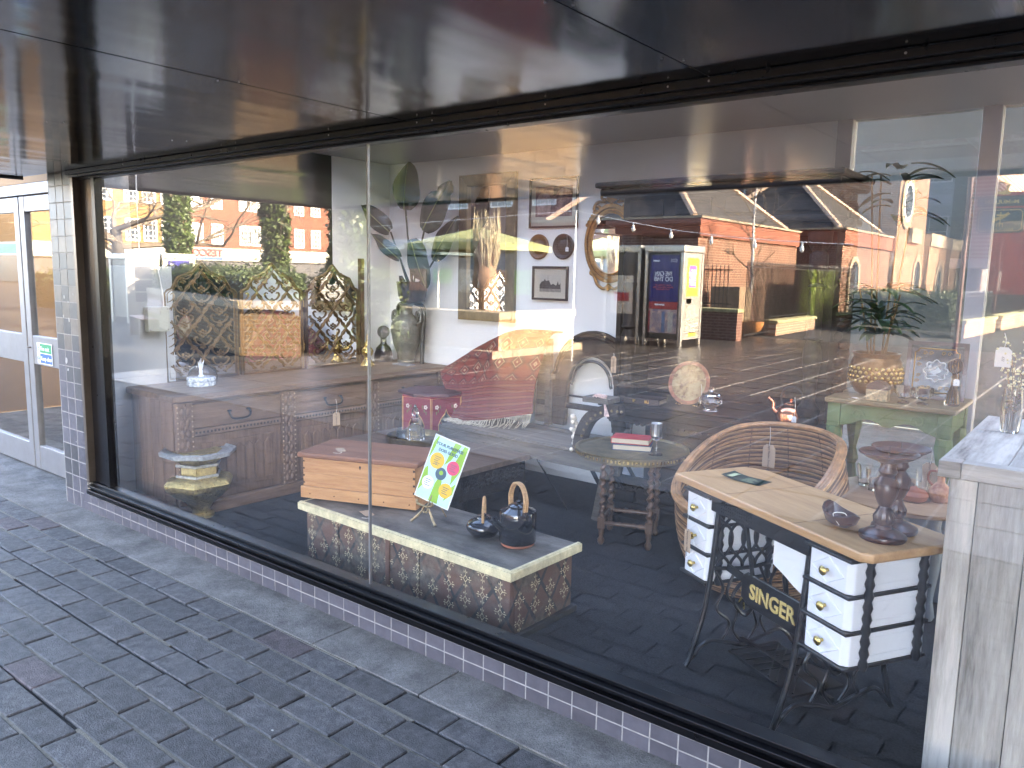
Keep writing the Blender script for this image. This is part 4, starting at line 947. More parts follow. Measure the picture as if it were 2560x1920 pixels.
MB().box(-a, a, -.008, -.003, z0, z1).build('mount', m_mount, t)
m_art, n, b = _new('print_scene'); v = coords(n, (1, 1, 1), False)
n.links.new(ramp(n, noise_t(n, v, 9, 7, .7), [(.33, (.05, .03, .035)), (.45, (.16, .07, .075)), (.56, (.36, .20, .18)), (.66, (.58, .48, .42))]), b.inputs['Base Color']); b.inputs['Roughness'].default_value = .5
MB().box(-.17, .175, -.0095, -.0085, .085, .315).build('print', m_art, t)
pr = MB().prism([(-.15, .1), (-.03, .1), (-.02, .2)] + arc(-.09, .2, .07, 0, 180, 8) + [(-.16, .2)], -.0105, -.0098, 'xz'); pr.build('printed_arch', mat('print_pale', (.45, .30, .26), .5, var=.4, scale=30), t)
MB().prism([(.0, .315), (.17, .315), (.17, .27)] + arc(.10, .22, .08, 20, 160, 8) + [(.0, .24)], -.0105, -.0098, 'xz').build('printed_vault', mat('print_dark', (.06, .03, .03), .5, var=.3, scale=20), t)
MB().box(-a, a, -.016, -.014, z0, z1).build('glass', m_pg, t)
for nm, x, c, lb in (('wall_plate', -3.71, (.17, .075, .022), 'honey brown turned wooden plate on the wall, left of the pair'), ('wall_plate', -3.475, (.055, .028, .016), 'dark brown turned wooden plate with white tag, right of the pair')):
    t = thing(nm, lb, 'plate', (x, WY, 1.81), group='plates on the back wall')
    o = MB().lathe([(.03, 0), (.098, .004), (.098, .012), (.088, .018), (.070, .012), (.055, .010), (.05, .013), (.004, .013)], n=40).build('plate', wood('plate_%d' % (x * -100), sc3(c, .6), sc3(c, 1.4), 'x', .4, bump=.05), t, 35); o.rotation_euler = (R(90), 0, 0)
    kk = MB().tube([(.058 * math.cos(i * .2), -.0145, .058 * math.sin(i * .2)) for i in range(32)], .003, 5, True); kk.build('turned_ring', o.data.materials[0], t)
price_tag('small white tag hanging over the dark wall plate', (-3.43, WY - .024, 1.79), '£12', .028, .035, m_card, hang=.09)
t, a, z0, z1 = rect_frame('framed_photograph', 'small framed black and white photograph of a house below the plates', 'picture', -3.76, -3.42, 1.395, 1.66, .017, m_dkf, .022)
MB().box(-a, a, -.008, -.003, z0, z1).build('mount', m_mount, t)
MB().box(-.10, .105, -.0095, -.0085, .065, .20).build('photo_sky', mat('photo_light', (.50, .48, .42), .5, var=.1), t)
MB().box(-.10, .105, -.0103, -.0096, .065, .10).build('photo_road', mat('photo_mid', (.22, .21, .19), .5, var=.3, scale=40), t)
hs = [(-.1, .09), (.10, .09), (.10, .135), (.085, .12), (.075, .15), (.06, .115), (.03, .13), (.01, .12), (-.01, .155), (-.04, .15), (-.05, .168), (-.06, .15), (-.08, .145), (-.1, .12)]
MB().prism(hs, -.0111, -.0104, 'xz').build('photo_house', mat('photo_dark', (.035, .034, .032), .5, var=.5, scale=60), t)
MB().box(-.021, -.019, -.0111, -.0104, .15, .195).build('photo_lamp', MATS['photo_dark'], t); MB().box(-a, a, -.016, -.014, z0, z1).build('glass', m_pg, t)
# oval gilt mirror
t = thing('oval_gilt_mirror', 'oval mirror in a carved gilt frame with shell crest on the back wall', 'mirror', (-3.05, WY, 1.83))
for r0, r1, d in ((.222, .198, .03), (.198, .18, .02), (.18, .168, .028)):
    MB().ring(arc(0, 0, r0, 0, 354, 59, r0 * 1.30), arc(0, 0, r1, 0, 354, 59, r1 * 1.30), -d, 0, 'xz').build('frame_ring', m_gilt, t, bev=.005)
MB().prism(arc(0, 0, .169, 0, 354, 47, .22), -.01, -.003, 'xz').build('mirror_glass', m_mirror, t)
cr_ = MB()
for s in (-1, 1):
    cr_.tube(bez([(s * .05, -.02, .30), (s * .12, -.02, .30), (s * .15, -.02, .25), (s * .11, -.02, .235), (s * .10, -.02, .265), (s * .125, -.02, .27)], 5), .012, 6)
    cr_.tube(bez([(s * .03, -.02, .36), (s * .075, -.02, .375), (s * .085, -.02, .33), (s * .06, -.02, .32)], 5), .011, 6)
    for k in range(5): cr_.ball((s * (.15 + .014 * k), -.02, .225 - .022 * k), .015, 5, sy=.6)
for k in range(7): cr_.tube([(0, -.025, .29), (.05 * math.sin((k - 3) * .42), -.03, .30 + .07 * math.cos((k - 3) * .42))], [.006, .011], 6)
cr_.ball((0, -.025, .385), .014, 6); cr_.build('crest', m_gilt, t, 50)
bt = MB()
for s in (-1, 1): bt.tube(bez([(s * .01, -.02, -.315), (s * .05, -.02, -.33), (s * .10, -.02, -.30), (s * .13, -.02, -.24), (s * .16, -.02, -.22), (s * .155, -.02, -.20)], 5), .012, 6)
for k in range(5): bt.tube([(0, -.025, -.295), (.03 * math.sin((k - 2) * .5), -.03, -.345 + .008 * abs(k - 2))], [.006, .01], 6)
bt.build('lower_scroll', m_gilt, t, 50)
sw = tag(MB().lathe([(.03, 0), (.028, .006), (.02, .008)], (0, 0, 0), 20).build('wall_thermostat', m_card, None, 40), 'small round white dial on the wall beside the rug', 'dial'); sw.location = (-3.42, WY, 1.10); sw.rotation_euler = (R(90), 0, 0)
# junction box on the left wall with its cable
jb = thing('junction_box', 'grey metal junction box with four screws on the left wall with a white cable', 'junction box', (XL, 2.86, 1.24))
m_jb = mat('box_grey', (.42, .44, .38), .45, var=.06)
a, b_ = on_x(283, 735, XL + .03), on_x(345, 800, XL + .03)
jb.location = (XL + .2005, 2.62, 0)
MB().box(.0005, .055, .03, .185, 1.16, 1.33).build('box_body', m_jb, jb, bev=.006)
for y in (.045, .17):
    for z in (1.175, 1.315): o = share('screw', scm, (.0555, y, z), 0, jb, ry=R(90), sc=(1.5, 1.5, 1.5))
MB().tube(bez([(.012, .165, 1.33), (.012, .16, 1.42), (.012, .13, 1.6), (.012, .12, 1.59), (-.19, .12, 1.62), (-.19, .12, 2.54)], 6), .005, 6).build('cable', m_card, jb)

# ---------------------------------------------------------------- huge dark carved dresser
hu = thing('carved_dresser', 'huge almost black carved dresser with fluted columns and heavy cornices', 'dresser', (-2.72, 4.47, 0))
HW, HD = 1.43, .59
MB().box(.05, HW - .05, HD - .05, HD - .02, .1, 2.12).build('back_panel', w_dark, hu)
MB().box(0, HW, .0, HD, .0, .10).build('base', w_darkx, hu, bev=.012); MB().box(.04, HW - .04, .05, HD - .02, .1, .125).build('base_step', w_darkx, hu, bev=.008)
MB().box(-.02, HW + .02, -.02, HD - .055, .735, .775).build('counter', w_darkx, hu, bev=.01)
MB().box(.02, HW - .02, .04, HD - .055, .64, .735).build('frieze_rail', w_darkx, hu, bev=.006)
sc2 = MB()
for k in range(34): sc2.prism(arc(.05 + k * .04, .64, .017, 180, 360, 6), .045, .06, 'xz')
sc2.build('scalloped_edge', w_darkx, hu)
MB().box(.05, HW - .05, .3, HD - .055, .28, .31).build('lower_shelf', w_darkx, hu)
cv = MB()
for k in range(7):
    x = .16 + k * .18
    cv.tube(bez([(x - .08, .045, .20), (x - .04, .04, .235), (x, .038, .20), (x + .04, .04, .165), (x + .08, .045, .20)], 5), .012, 6)
    for a in range(5): cv.ball((x + .02 * math.cos(a * 1.26), .042, .20 + .02 * math.sin(a * 1.26)), .012, 5)
cv.build('scroll_carving', w_darkx, hu, 50); MB().box(.08, HW - .08, .05, .08, .13, .27).build('lower_panel', w_darkx, hu)
def column(x, y, z0, z1, r):
    h = z1 - z0; p = [(r * 1.5, 0), (r * 1.5, .02), (r * 1.1, .04), (r * 1.45, .07), (r * 1.5, .09), (r * .8, .13)]
    p += [(r * .95, h * .25), (r * 1.25, h * .34), (r * 1.15, h * .40), (r * .72, h * .44), (r * 1.2, h * .455), (r * .95, h * .47)]
    p += [(r * .95, h * .70), (r * 1.2, h * .72), (r * .8, h * .74), (r * 1.25, h * .80), (r * 1.2, h * .88), (r * .9, h * .90), (r * 1.5, h * .94), (r * 1.6, h)]
    return MB().lathe(p, (x, y, z0), 24, mod=lambda a, z: 1 + (.07 * math.cos(8 * a) if h * .48 < z < h * .69 or h * .26 < z < h * .39 else 0)).build('column', w_dark, hu, 40)
for x in (.14, HW - .10): column(x, .08, .776, 1.86, .042)
for x in (.10, HW - .08):
    MB().lathe([(.05, 0), (.055, .04), (.035, .07), (.03, .12), (.055, .25), (.06, .33), (.035, .43), (.05, .46), (.055, .51)], (x, .07, .126), 20).build('baluster', w_dark, hu, 40)
MB().box(.04, .26, .02, .2, .1, .18).build('pedestal', w_dark, hu, bev=.01)
MB().box(.04, HW - .02, .02, HD - .055, 1.862, 1.91).build('lower_cornice', w_darkx, hu, bev=.012); MB().box(.0, HW + .0, -.03, HD - .055, 1.911, 1.95).build('cornice_ledge', w_darkx, hu, bev=.012)
MB().box(.08, HW - .05, .06, HD - .055, 1.951, 2.10).build('upper_frieze', w_darkx, hu)
for k in range(4): MB().box(.13 + k * .32, .37 + k * .32, .046, .06, 1.975, 2.075).build('frieze_panel', w_darkx, hu, bev=.008)
MB().box(-.04, HW + .03, -.05, HD - .05, 2.101, 2.15).build('top_cornice', w_darkx, hu, bev=.015); MB().box(-.06, HW + .05, -.08, HD - .045, 2.151, 2.185).build('top_moulding', w_darkx, hu, bev=.01)
sd = MB()
for k in range(24): sd.ball((HW - .01 + .018 * math.sin(k * 1.3), .30 + .05 * math.sin(k * 2.1), .85 + k * .053), .034, 6, sy=2.2)
sd.build('side_carving', w_dark, hu, 50); MB().box(HW - .06, HW - .02, .12, HD - .056, .776, 1.861).build('side_panel', w_dark, hu); MB().box(.02, .055, .12, HD - .056, .776, 1.861).build('side_panel', w_dark, hu)
CZ = .776
price_tag('narrow brown tag tied to the left column of the dark dresser', (-2.62, 4.44, 1.02), 'Dresser £950', .04, .11, hang=.02)
m_plate, n, b = _new('painted_plate'); v = coords(n, rnd=False)
n.links.new(ramp(n, noise_t(n, v, 26, 6, .7), [(.35, (.10, .045, .025)), (.48, (.26, .18, .09)), (.6, (.32, .26, .15))]), b.inputs['Base Color']); b.inputs['Roughness'].default_value = .35
t = thing('display_plate', 'round yellow patterned plate with rust rim propped on the dresser', 'plate', (-2.18, 4.66, CZ + .12), rx=R(-14))
o = MB().lathe([(.05, 0), (.14, .014), (.142, .018), (.12, .014), (.10, .010), (.004, .008)], n=44).build('plate', m_plate, t, 40); o.rotation_euler = (R(90), 0, 0); o.location = (0, 0, .025)
o = MB().ring(arc(0, .025, .142, 0, 354, 47), arc(0, .025, .118, 0, 354, 47), -.0195, -.016, 'xz').build('rim_band', mat('rust_rim', (.22, .08, .045), .4, var=.5, scale=40), t)
MB().tube([(-.06, -.03, -.118), (-.06, .05, -.118), (-.05, .07, .05)], .004, 5).tube([(.06, -.03, -.118), (.06, .05, -.118), (.05, .07, .05)], .004, 5).build('plate_stand', m_brass, t)
price_tag('small white tag hanging beside the yellow plate', (-2.06, 4.58, CZ + .06), '£18', .024, .034, m_card, hang=.08)
t = thing('cut_glass_jar', 'lidded cut glass bonbon jar on the dresser beside the plate', 'jar', (-1.985, 4.56, CZ))
MB().lathe([(.045, 0), (.047, .006), (.03, .018), (.04, .025), (.068, .05), (.07, .075), (.058, .092)], n=28, mod=lambda a, z: 1 + (.03 * math.cos(14 * a + 60 * z) if .03 < z < .09 else 0)).build('bowl', m_cry, t, 30)
MB().lathe([(.06, .093), (.05, .108), (.02, .118), (.012, .124), (.02, .135), (.016, .147), (.004, .15)], n=20).build('lid', m_cry, t, 30)
t = thing('leather_book', 'old dark leather book lying on the dresser left of the plate', 'book', (-2.43, 4.55, CZ), R(8)); MB().box(-.12, .12, -.08, .08, 0, .005).box(-.12, .12, -.08, .08, .033, .038).box(-.12, .12, -.085, -.08, 0, .038).build('cover', mat('old_leather', (.05, .028, .018), .5, var=.4), t, bev=.002); MB().box(-.115, .115, -.079, .075, .0052, .0328).build('pages', mat('old_paper', (.38, .30, .2), .9), t)
MB().box(-.06, -.04, -.0856, -.085, .01, .03).box(.02, .05, -.0856, -.085, .01, .03).build('gilt_stamp', m_brass, t)
t = thing('copper_kettle', 'polished copper kettle with arched black handle on the dresser', 'kettle', (-1.49, 4.56, CZ), R(180))
MB().lathe([(.075, 0), (.082, .006), (.08, .045), (.07, .075), (.045, .098), (.04, .1)], n=32).build('body', m_copper, t, 45); MB().lathe([(.042, .1), (.04, .108), (.015, .118), (.008, .122), (.013, .132), (.005, .138)], n=20).build('lid', m_copper, t, 45)
MB().tube(bez([(.07, 0, .035), (.10, 0, .06), (.105, 0, .10), (.135, 0, .125)], 5), [.016, .016, .015, .015, .014, .013, .012, .012, .011, .010, .010, .009, .009, .009, .009, .009], 8).build('spout', m_copper, t, 50)
MB().tube(bez([(.055, 0, .085), (.06, 0, .15), (.03, 0, .195), (-.03, 0, .195), (-.06, 0, .15), (-.055, 0, .085)], 5), .006, 7).build('handle', m_iron, t, 50)
price_tag('small white tag hanging from the copper kettle handle', (-1.44, 4.47, CZ + .03), '£48', .026, .036, m_card, hang=.11)

# ---------------------------------------------------------------- brass tray table, books and glass
TZ = .575
t = thing('tray_table', 'round brass tray table on dark barley twist legs', 'table', (-2.27, 4.10, 0), R(20))
MB().lathe([(.31, TZ - .045), (.335, TZ - .04), (.34, TZ + .002), (.325, TZ + .004), (.318, TZ - .008), (.02, TZ - .008)], n=56).build('tray', mat('aged_tray', (.21, .165, .085), .45, metal=.75, var=.35, scale=12, bump=.5, bscale=110), t, 45)
eg = MB()
for k in range(90):
    a = 2 * math.pi * k / 90; eg.obox((.3405 * math.cos(a), .3405 * math.sin(a), TZ - .018), (.004, .012 if k % 2 else .006, .016), a)
eg.build('engraved_band', m_brass, t)
def twist(x, y, z0, z1, r):
    g = MB(); pr_ = [(r, z0 + (z1 - z0) * i / 70) for i in range(71)]; n = 12; k = 0
    for i, (rr, z) in enumerate(pr_):
        ph = i / 70 * math.pi * 13
        for j in range(n):
            a = 2 * math.pi * j / n; q = rr * (.78 + .34 * math.cos(a - ph)); g.v.append((x + q * math.cos(a), y + q * math.sin(a), z))
    for i in range(70):
        for j in range(n): a = i * n + j; b2 = i * n + (j + 1) % n; g.f.append((a, b2, b2 + n, a + n))
    g.f.append(tuple(range(n))); g.f.append(tuple(70 * n + j for j in range(n)))
    return g
w_leg = wood('twist_leg', (.04, .02, .012), (.15, .08, .045), 'z', .35, coat=.3)
LG = [(.2 * math.cos(R(a)), .2 * math.sin(R(a))) for a in (45, 135, 225, 315)]
for x, y in LG:
    g = twist(x, y, .17, TZ - .06, .02); g.box(x - .021, x + .021, y - .021, y + .021, .10, .17).box(x - .021, x + .021, y - .021, y + .021, TZ - .065, TZ - .046)
    g.lathe([(.012, 0), (.02, .012), (.022, .03), (.012, .05), (.018, .075), (.018, .1)], (x, y, 0), 12); g.build('leg', w_leg, t, 40)
for i in range(4):
    a, b_ = Vector((*LG[i], .135)), Vector((*LG[(i + 1) % 4], .135)); N = 16
    MB().tube([a.lerp(b_, k / N) for k in range(N + 1)], [.010 + .006 * abs(math.sin(k * 1.3)) for k in range(N + 1)], 8).build('stretcher', w_leg, t, 50)
m_pages = mat('book_pages', (.60, .52, .38), .9, var=.1, scale=60, stretch=(1, 1, 20))
for nm, c, z, lb, off, rz in (('book', (.035, .06, .13), TZ - .007, 'blue cloth book under the red one on the tray table', (0, 0), 24), ('book', (.42, .025, .03), TZ + .030, 'red cloth book on top of the blue one on the tray table', (-.01, .005), 20)):
    q = thing(nm, lb, 'book', (-2.27 + off[0], 4.11 + off[1], z), R(rz), 'books on the tray table'); m_ = mat('cloth_%d' % int(c[0] * 1000), c, .7, var=.15, scale=30)
    MB().box(-.115, .115, -.075, .075, 0, .004).box(-.115, .115, -.075, .075, .031, .035).box(-.115, -.111, -.075, .075, 0, .035).build('cover', m_, q, bev=.001); MB().box(-.11, .11, -.071, .071, .0042, .0308).build('pages', m_pages, q)
q = thing('glass_goblet', 'clear glass goblet with a silver lining on the tray table', 'goblet', (-2.09, 4.06, TZ - .007))
MB().lathe([(.042, 0), (.04, .004), (.006, .008), (.005, .03), (.009, .04), (.005, .055), (.006, .085), (.02, .092), (.036, .11), (.040, .19), (.038, .19), (.034, .112), (.004, .098)], n=24).build('goblet_glass', m_pink, q, 40)
MB().lathe([(.024, .112), (.031, .185), (.03, .186), (.023, .113)], n=24, mod=lambda a, z: 1 + .04 * math.cos(12 * a)).build('silver_lining', mat('silver_lining', (.75, .76, .78), .3, metal=.8), q, 30)

# ---------------------------------------------------------------- rattan tub chair
m_rat = mat('rattan', (.36, .19, .085), .42, var=.45, scale=16, piece=.2, coat=.25); m_ratd = mat('rattan_dark', (.10, .05, .028), .5, var=.4, scale=16, coat=.2); m_ratl = mat('rattan_light', (.50, .30, .15), .4, var=.3, scale=16, coat=.25)
rc = thing('rattan_tub_chair', 'round tub chair wound from split rattan cane', 'chair', (-1.425, 3.965, 0), R(0))
def rim(a):
    d = (a - R(70) + math.pi) % (2 * math.pi) - math.pi        # back of the chair points to the dresser
    return .80 - .36 * (1 / (1 + math.exp(-(abs(d) - 1.75) * 3.2)))
def shell(a, t):
    h = rim(a); z = .015 + (h - .015) * t
    r = .245 + .185 * math.sin(math.pi * min(1, .06 + .74 * (z / .8) ** .8)) ** .9
    return r, z
seg = 72
for mm, pick in ((m_rat, 0), (m_ratd, 1), (m_ratl, 2)):
    g = MB()
    for k in range(150):
        if (k * 7 % 5 in (0, 2)) * 1 + (k * 7 % 5 == 3) * 2 != pick: continue
        t_ = k / 149; pts = []
        for i in range(seg):
            a = 2 * math.pi * i / seg; r, z = shell(a, t_); r += .003 * math.sin(5 * a + k * 1.7); pts.append((r * math.cos(a), r * math.sin(a), z))
        g.tube(pts, .0048, 5, True)
    stuff(g.build('cane_winding', mm, rc, 60))
g = MB()
for o in range(4):
    pts = []
    for i in range(seg):
        a = 2 * math.pi * i / seg; r, z = shell(a, 1); pts.append(((r - .012 + .012 * o) * math.cos(a), (r - .012 + .012 * o) * math.sin(a), z + .006 * math.sin(o * 1.57)))
    g.tube(pts, .009, 6, True)
g.build('rim_binding', m_rat, rc, 60)
MB().lathe([(.40, .36), (.41, .38), (.40, .43), (.34, .45), (.01, .455)], n=40).build('seat_cushion', mat('seat_dark', (.05, .04, .035), .9, var=.2), rc, 50)
g = MB()
for i in range(12):
    a = 2 * math.pi * i / 12; g.tube([((shell(a, t_)[0] - .004) * math.cos(a), (shell(a, t_)[0] - .004) * math.sin(a), shell(a, t_)[1]) for t_ in [k / 10 for k in range(11)]], .003, 4)
g.build('frame_stave', m_ratd, rc, 60)
p = on_y(1922, 1140, 4.27)
price_tag('large brown tag on a string hanging over the rattan chair', p, 'Vintage Rattan Swivel Chair', .075, .13, yaw=R(-8), hang=.10, fs=.13)

# ---------------------------------------------------------------- treadle sewing table
AN = math.atan2(2.507 - 3.055, -.556 + 1.476)
sg_ = thing('treadle_table', 'cast iron SINGER treadle table with beech top and six white drawers', 'table', (-1.476, 3.055, 0), AN)
TL, TD, TT = 1.07, .42, .76
MB().prism([(0, 0), (TL - .03, 0), (TL, .03), (TL, TD - .08), (TL - .08, TD), (.08, TD), (0, TD - .06)], TT - .032, TT).build('tabletop', w_beech, sg_, bev=.007, seg=3)
sm1 = MB().box(.355, .3565, .002, TD - .002, TT + .0001, TT + .0006).box(.735, .7365, .002, TD - .002, TT + .0001, TT + .0006); sm1.build('leaf_seam', mat('seam_brown', (.16, .08, .04), .8), sg_)
m_dw = mat('white_drawer', (.82, .83, .85), .35, var=.03, coat=.2)
def drawer(u0, u1, z0, z1, v0, v1):
    d = MB().prism([(u0 + .02, v0), (u1 - .02, v0), (u1, v0 + .02), (u1, v1), (u0, v1), (u0, v0 + .02)], z0, z1).build('drawer', m_dw, sg_, bev=.004)
    cu, cz = (u0 + u1) / 2, (z0 + z1) / 2; a = (u1 - u0) * .36; h = (z1 - z0) * .42
    dm = MB().tube([(cu - a, v0 - .0005, cz), (cu, v0 - .0005, cz + h), (cu + a, v0 - .0005, cz), (cu, v0 - .0005, cz - h)], .003, 4, True); dm.build('diamond_moulding', m_dw, d)
    kb = MB().lathe([(.006, 0), (.006, .012), (.014, .018), (.016, .024), (.010, .030), (.002, .031)], n=16).build('knob', m_brass, d, 40); kb.rotation_euler = (R(90), 0, 0); kb.location = (cu, v0, cz)
    ln = MB()
    for s, uu in ((1, u1), (-1, u0)):
        for zz in (z0 + .025, z1 - .02): ln.box(uu - .0004 if s > 0 else uu - .002, uu + .002 if s > 0 else uu + .0004, v0 + .05, v1 - .03, zz, zz + .003)
    ln.build('side_moulding', m_dw, d)
for u0, u1, top, v0 in ((.045, .225, .695, .03), (.80, 1.0, .705, .015)):
    h = .108
    for k in range(3):
        z1 = top - k * (h + .014); drawer(u0, u1, z1 - h, z1, v0, v0 + .34)
    br = MB()
    for k in range(4):
        z = top + .001 - k * (h + .014) + (.0 if k else .0); br.box(u0 - .006, u1 + .006, v0 - .008, v0 + .35, z, z + .012)
    br.build('drawer_bracket', m_iron, sg_, bev=.003)
    po_ = MB()
    for uu, vv in ((u1 + .010, v0 + .07), (u1 + .010, v0 + .30)) if u0 > .5 else ((u1 + .010, v0 + .05), (u1 + .010, v0 + .30)):
        po_.lathe([(.011 + .006 * (1 if i % 2 else 0), i * .0196) for i in range(20)], (uu, vv, top - .365), 10)
    po_.build('turned_upright', m_iron, sg_, 40)
    MB().box(u0 + .0, u1, v0 + .01, v0 + .34, top + .013, TT - .033).build('top_filler', m_iron, sg_)
MB().box(.23, .79, .03, .06, .655, .727).build('front_apron', m_iron, sg_, bev=.003)
pp = MB()
for i in range(14):
    for j in range(4): pp.ball((.30 + i * .014, .0295, .668 + j * .013), .004, 4)
pp.build('pierced_panel', m_iron, sg_)
for u in (.26, .78):
    f = MB(); q = lambda *P: [(u, v, z) for v, z in P]
    f.tube([Vector(p) for p in bez(q((.05, .72), (.035, .5), (.005, .25), (-.055, .05), (-.075, .012)), 6)], .011, 8); f.tube(bez(q((.37, .72), (.385, .5), (.42, .25), (.47, .05), (.49, .012)), 6), .011, 8)
    f.tube(bez(q((-.06, .03), (.02, .10), (.12, .085), (.21, .06), (.30, .085), (.40, .10), (.475, .03)), 6), .009, 7)
    f.tube(bez(q((.05, .70), (.21, .68), (.37, .70)), 5), .010, 7); f.tube(bez(q((.02, .42), (.21, .40), (.40, .42)), 5), .008, 7)
    for k in range(5):
        v0, v1 = .05 + .064 * k, .05 + .064 * (k + 1)
        f.tube(bez(q((v0, .69), (v0 + .004, .63), (v1, .57), (v1, .50), (v0 + .01, .44), (v0, .41)), 5), .0065, 6); f.tube(bez(q((v1, .69), (v1 - .004, .63), (v0, .57), (v0, .50), (v1 - .01, .44), (v1, .41)), 5), .0065, 6)
    for s in (-1, 1):
        f.tube(bez(q((.21 + s * .16, .40), (.21 + s * .12, .32), (.21 + s * .15, .24), (.21 + s * .08, .17), (.21 + s * .11, .10)), 5), .0065, 6); f.tube(bez(q((.21 + s * .06, .40), (.21 + s * .10, .30), (.21 + s * .04, .22), (.21 + s * .06, .14), (.21 + s * .02, .08)), 5), .0065, 6)
    f.tube(bez(q((.21, .36), (.28, .28), (.21, .19), (.14, .28), (.21, .36)), 6), .008, 6)
    f.build('iron_side_frame', m_iron, sg_, 50)
    gm = MB()
    for k in range(8): gm.tube(bez(q((.21 + .02 * math.cos(k), .27 + .03 * math.sin(k)), (.21 + .04 * math.cos(k + .5), .27 + .055 * math.sin(k + .5))), 3), .004, 5)
    gm.build('gilt_badge', m_brass, sg_)
MB().prism([(.36, .33), (.36, .42), (.39, .44), (.76, .44), (.79, .42), (.79, .33), (.74, .305), (.41, .305)], .10, .112, 'xz').build('name_bar', m_iron, sg_, bev=.004)
lettering('lettering', 'SINGER', .085, m_goldp, sg_, (.545, .0975, .372), depth=.002, width=.26, bold=.0015)
br = MB().beam((.27, .1, .42), (.41, .106, .40), .012, .03).beam((.42, .106, .43), (.36, .106, .64), .012, .012).beam((.26, .2, .09), (.78, .2, .09), .015, .015); br.build('cross_brace', m_iron, sg_)
tr_ = MB().box(.33, .71, .08, .32, .08, .09)
for k in range(9): tr_.tube([(.34 + .045 * k, .09, .093), (.36 + .045 * (k % 5), .31, .093)], .004, 5)
tr_.build('treadle_plate', m_iron, sg_)
MB().tube([(.72, .27 + .15 * math.cos(i * .1745), .33 + .15 * math.sin(i * .1745)) for i in range(36)], .011, 8, True).tube([(.72, .12, .33), (.72, .42, .33)], .007, 6).tube([(.72, .27, .18), (.72, .27, .48)], .007, 6).build('drive_wheel', m_iron, sg_, 50)
tp = MB().box(.60, .77, .045, .048, .56, .655); tp.prism([(.60, .56), (.77, .56), (.77, .50), (.72, .515), (.66, .54)], .045, .048, 'xz').build('paper_strip', m_card, sg_)
M4 = sg_.matrix_basis if False else Matrix.Translation((-1.476, 3.055, 0)) @ Matrix.Rotation(AN, 4, 'Z')
def on_top(u, v, z=TT): return M4 @ Vector((u, v, z))
def sgd(u, v, z): return M4 @ Vector((u, v, z))
price_tag('brown tag tied to a knob of the left white drawers', sgd(.135, -.012, .50), 'Upcycled by Michael', .045, .10, yaw=AN, hang=.09, fs=.14)
t = thing('dark_leaflet', 'dark green printed leaflet curling on the beech table top', 'leaflet', on_top(.20, .22, TT + .0015), AN + R(20))
g = MB()
for j in range(2):
    for i in range(9): g.v.append((-.09 + i * .0225, -.05 + j * .10, .0005 + .012 * ((i - 4) / 4) ** 2 * (i < 4)))
for i in range(8): g.f.append((i, i + 1, i + 10, i + 9))
o = g.build('sheet', mat('leaflet_green', (.012, .035, .026), .35), t); md = o.modifiers.new('thick', 'SOLIDIFY'); md.thickness = .0008
ln = MB()
for k in range(6): ln.box(-.02, .055 - (k % 3) * .012, -.03 + k * .011, -.028 + k * .011, .0012, .0016)
ln.box(-.075, -.045, -.035, .03, .009, .0094); ln.build('print_lines', mat('leaflet_print', (.45, .52, .30), .6), t)
t = thing('carved_bowl', 'dark carved wooden boat shaped bowl with a string on the table top', 'bowl', on_top(.80, .15), AN + R(-15))
g = MB(); N = 16
for rr, z, k in ((.4, .0, 1), (.85, .012, 1), (1.0, .04, 1.05), (.92, .042, 1.0), (.75, .018, 1), (.3, .010, 1)):
    for i in range(N):
        a = 2 * math.pi * i / N; x = .085 * rr * math.cos(a); y = .048 * rr * math.sin(a); lift = .018 * (math.cos(a) ** 4) * (rr > .8) * (1.4 if math.cos(a) < 0 else 1); g.v.append((x * k, y * k, z + lift))
for j in range(5):
    for i in range(N): a, b2 = j * N + i, j * N + (i + 1) % N; g.f.append((a, b2, b2 + N, a + N))
g.f.append(tuple(range(N))); g.f.append(tuple(5 * N + i for i in range(N))); g.build('bowl_body', w_mah, t, 50)
MB().tube(bez([(.05, .0, .03), (.06, -.02, .06), (.03, -.045, .05), (.05, -.03, .015)], 5), .0016, 5).build('string', m_string, t)
for (u, v), lb in (((.955, .18), 'dark mahogany candlestick with a wide drip pan, nearer the glass'), ((.905, .285), 'dark mahogany candlestick with a wide drip pan, farther from the glass')):
    t = thing('candlestick', lb, 'candlestick', on_top(u, v), group='mahogany candlesticks')
    MB().lathe([(.07, 0), (.074, .008), (.072, .016), (.058, .022), (.05, .028), (.028, .036), (.024, .046)], n=32).build('foot', w_mah, t, 45)
    MB().lathe([(.024, .047), (.03, .056), (.033, .075), (.022, .095), (.018, .11), (.025, .122), (.034, .15), (.038, .18), (.027, .20), (.02, .21), (.03, .225), (.024, .24), (.024, .255)], n=32, mod=lambda a, z: 1 + (.05 * math.cos(16 * a) if .05 < z < .1 or .125 < z < .19 else 0)).build('stem', w_mah, t, 45)
    MB().lathe([(.03, .256), (.07, .272), (.092, .285), (.090, .29), (.06, .28), (.008, .276)], n=36).build('drip_pan', w_mah, t, 45); MB().lathe([(.003, .276), (.0005, .31)], n=6).build('spike', m_iron, t)

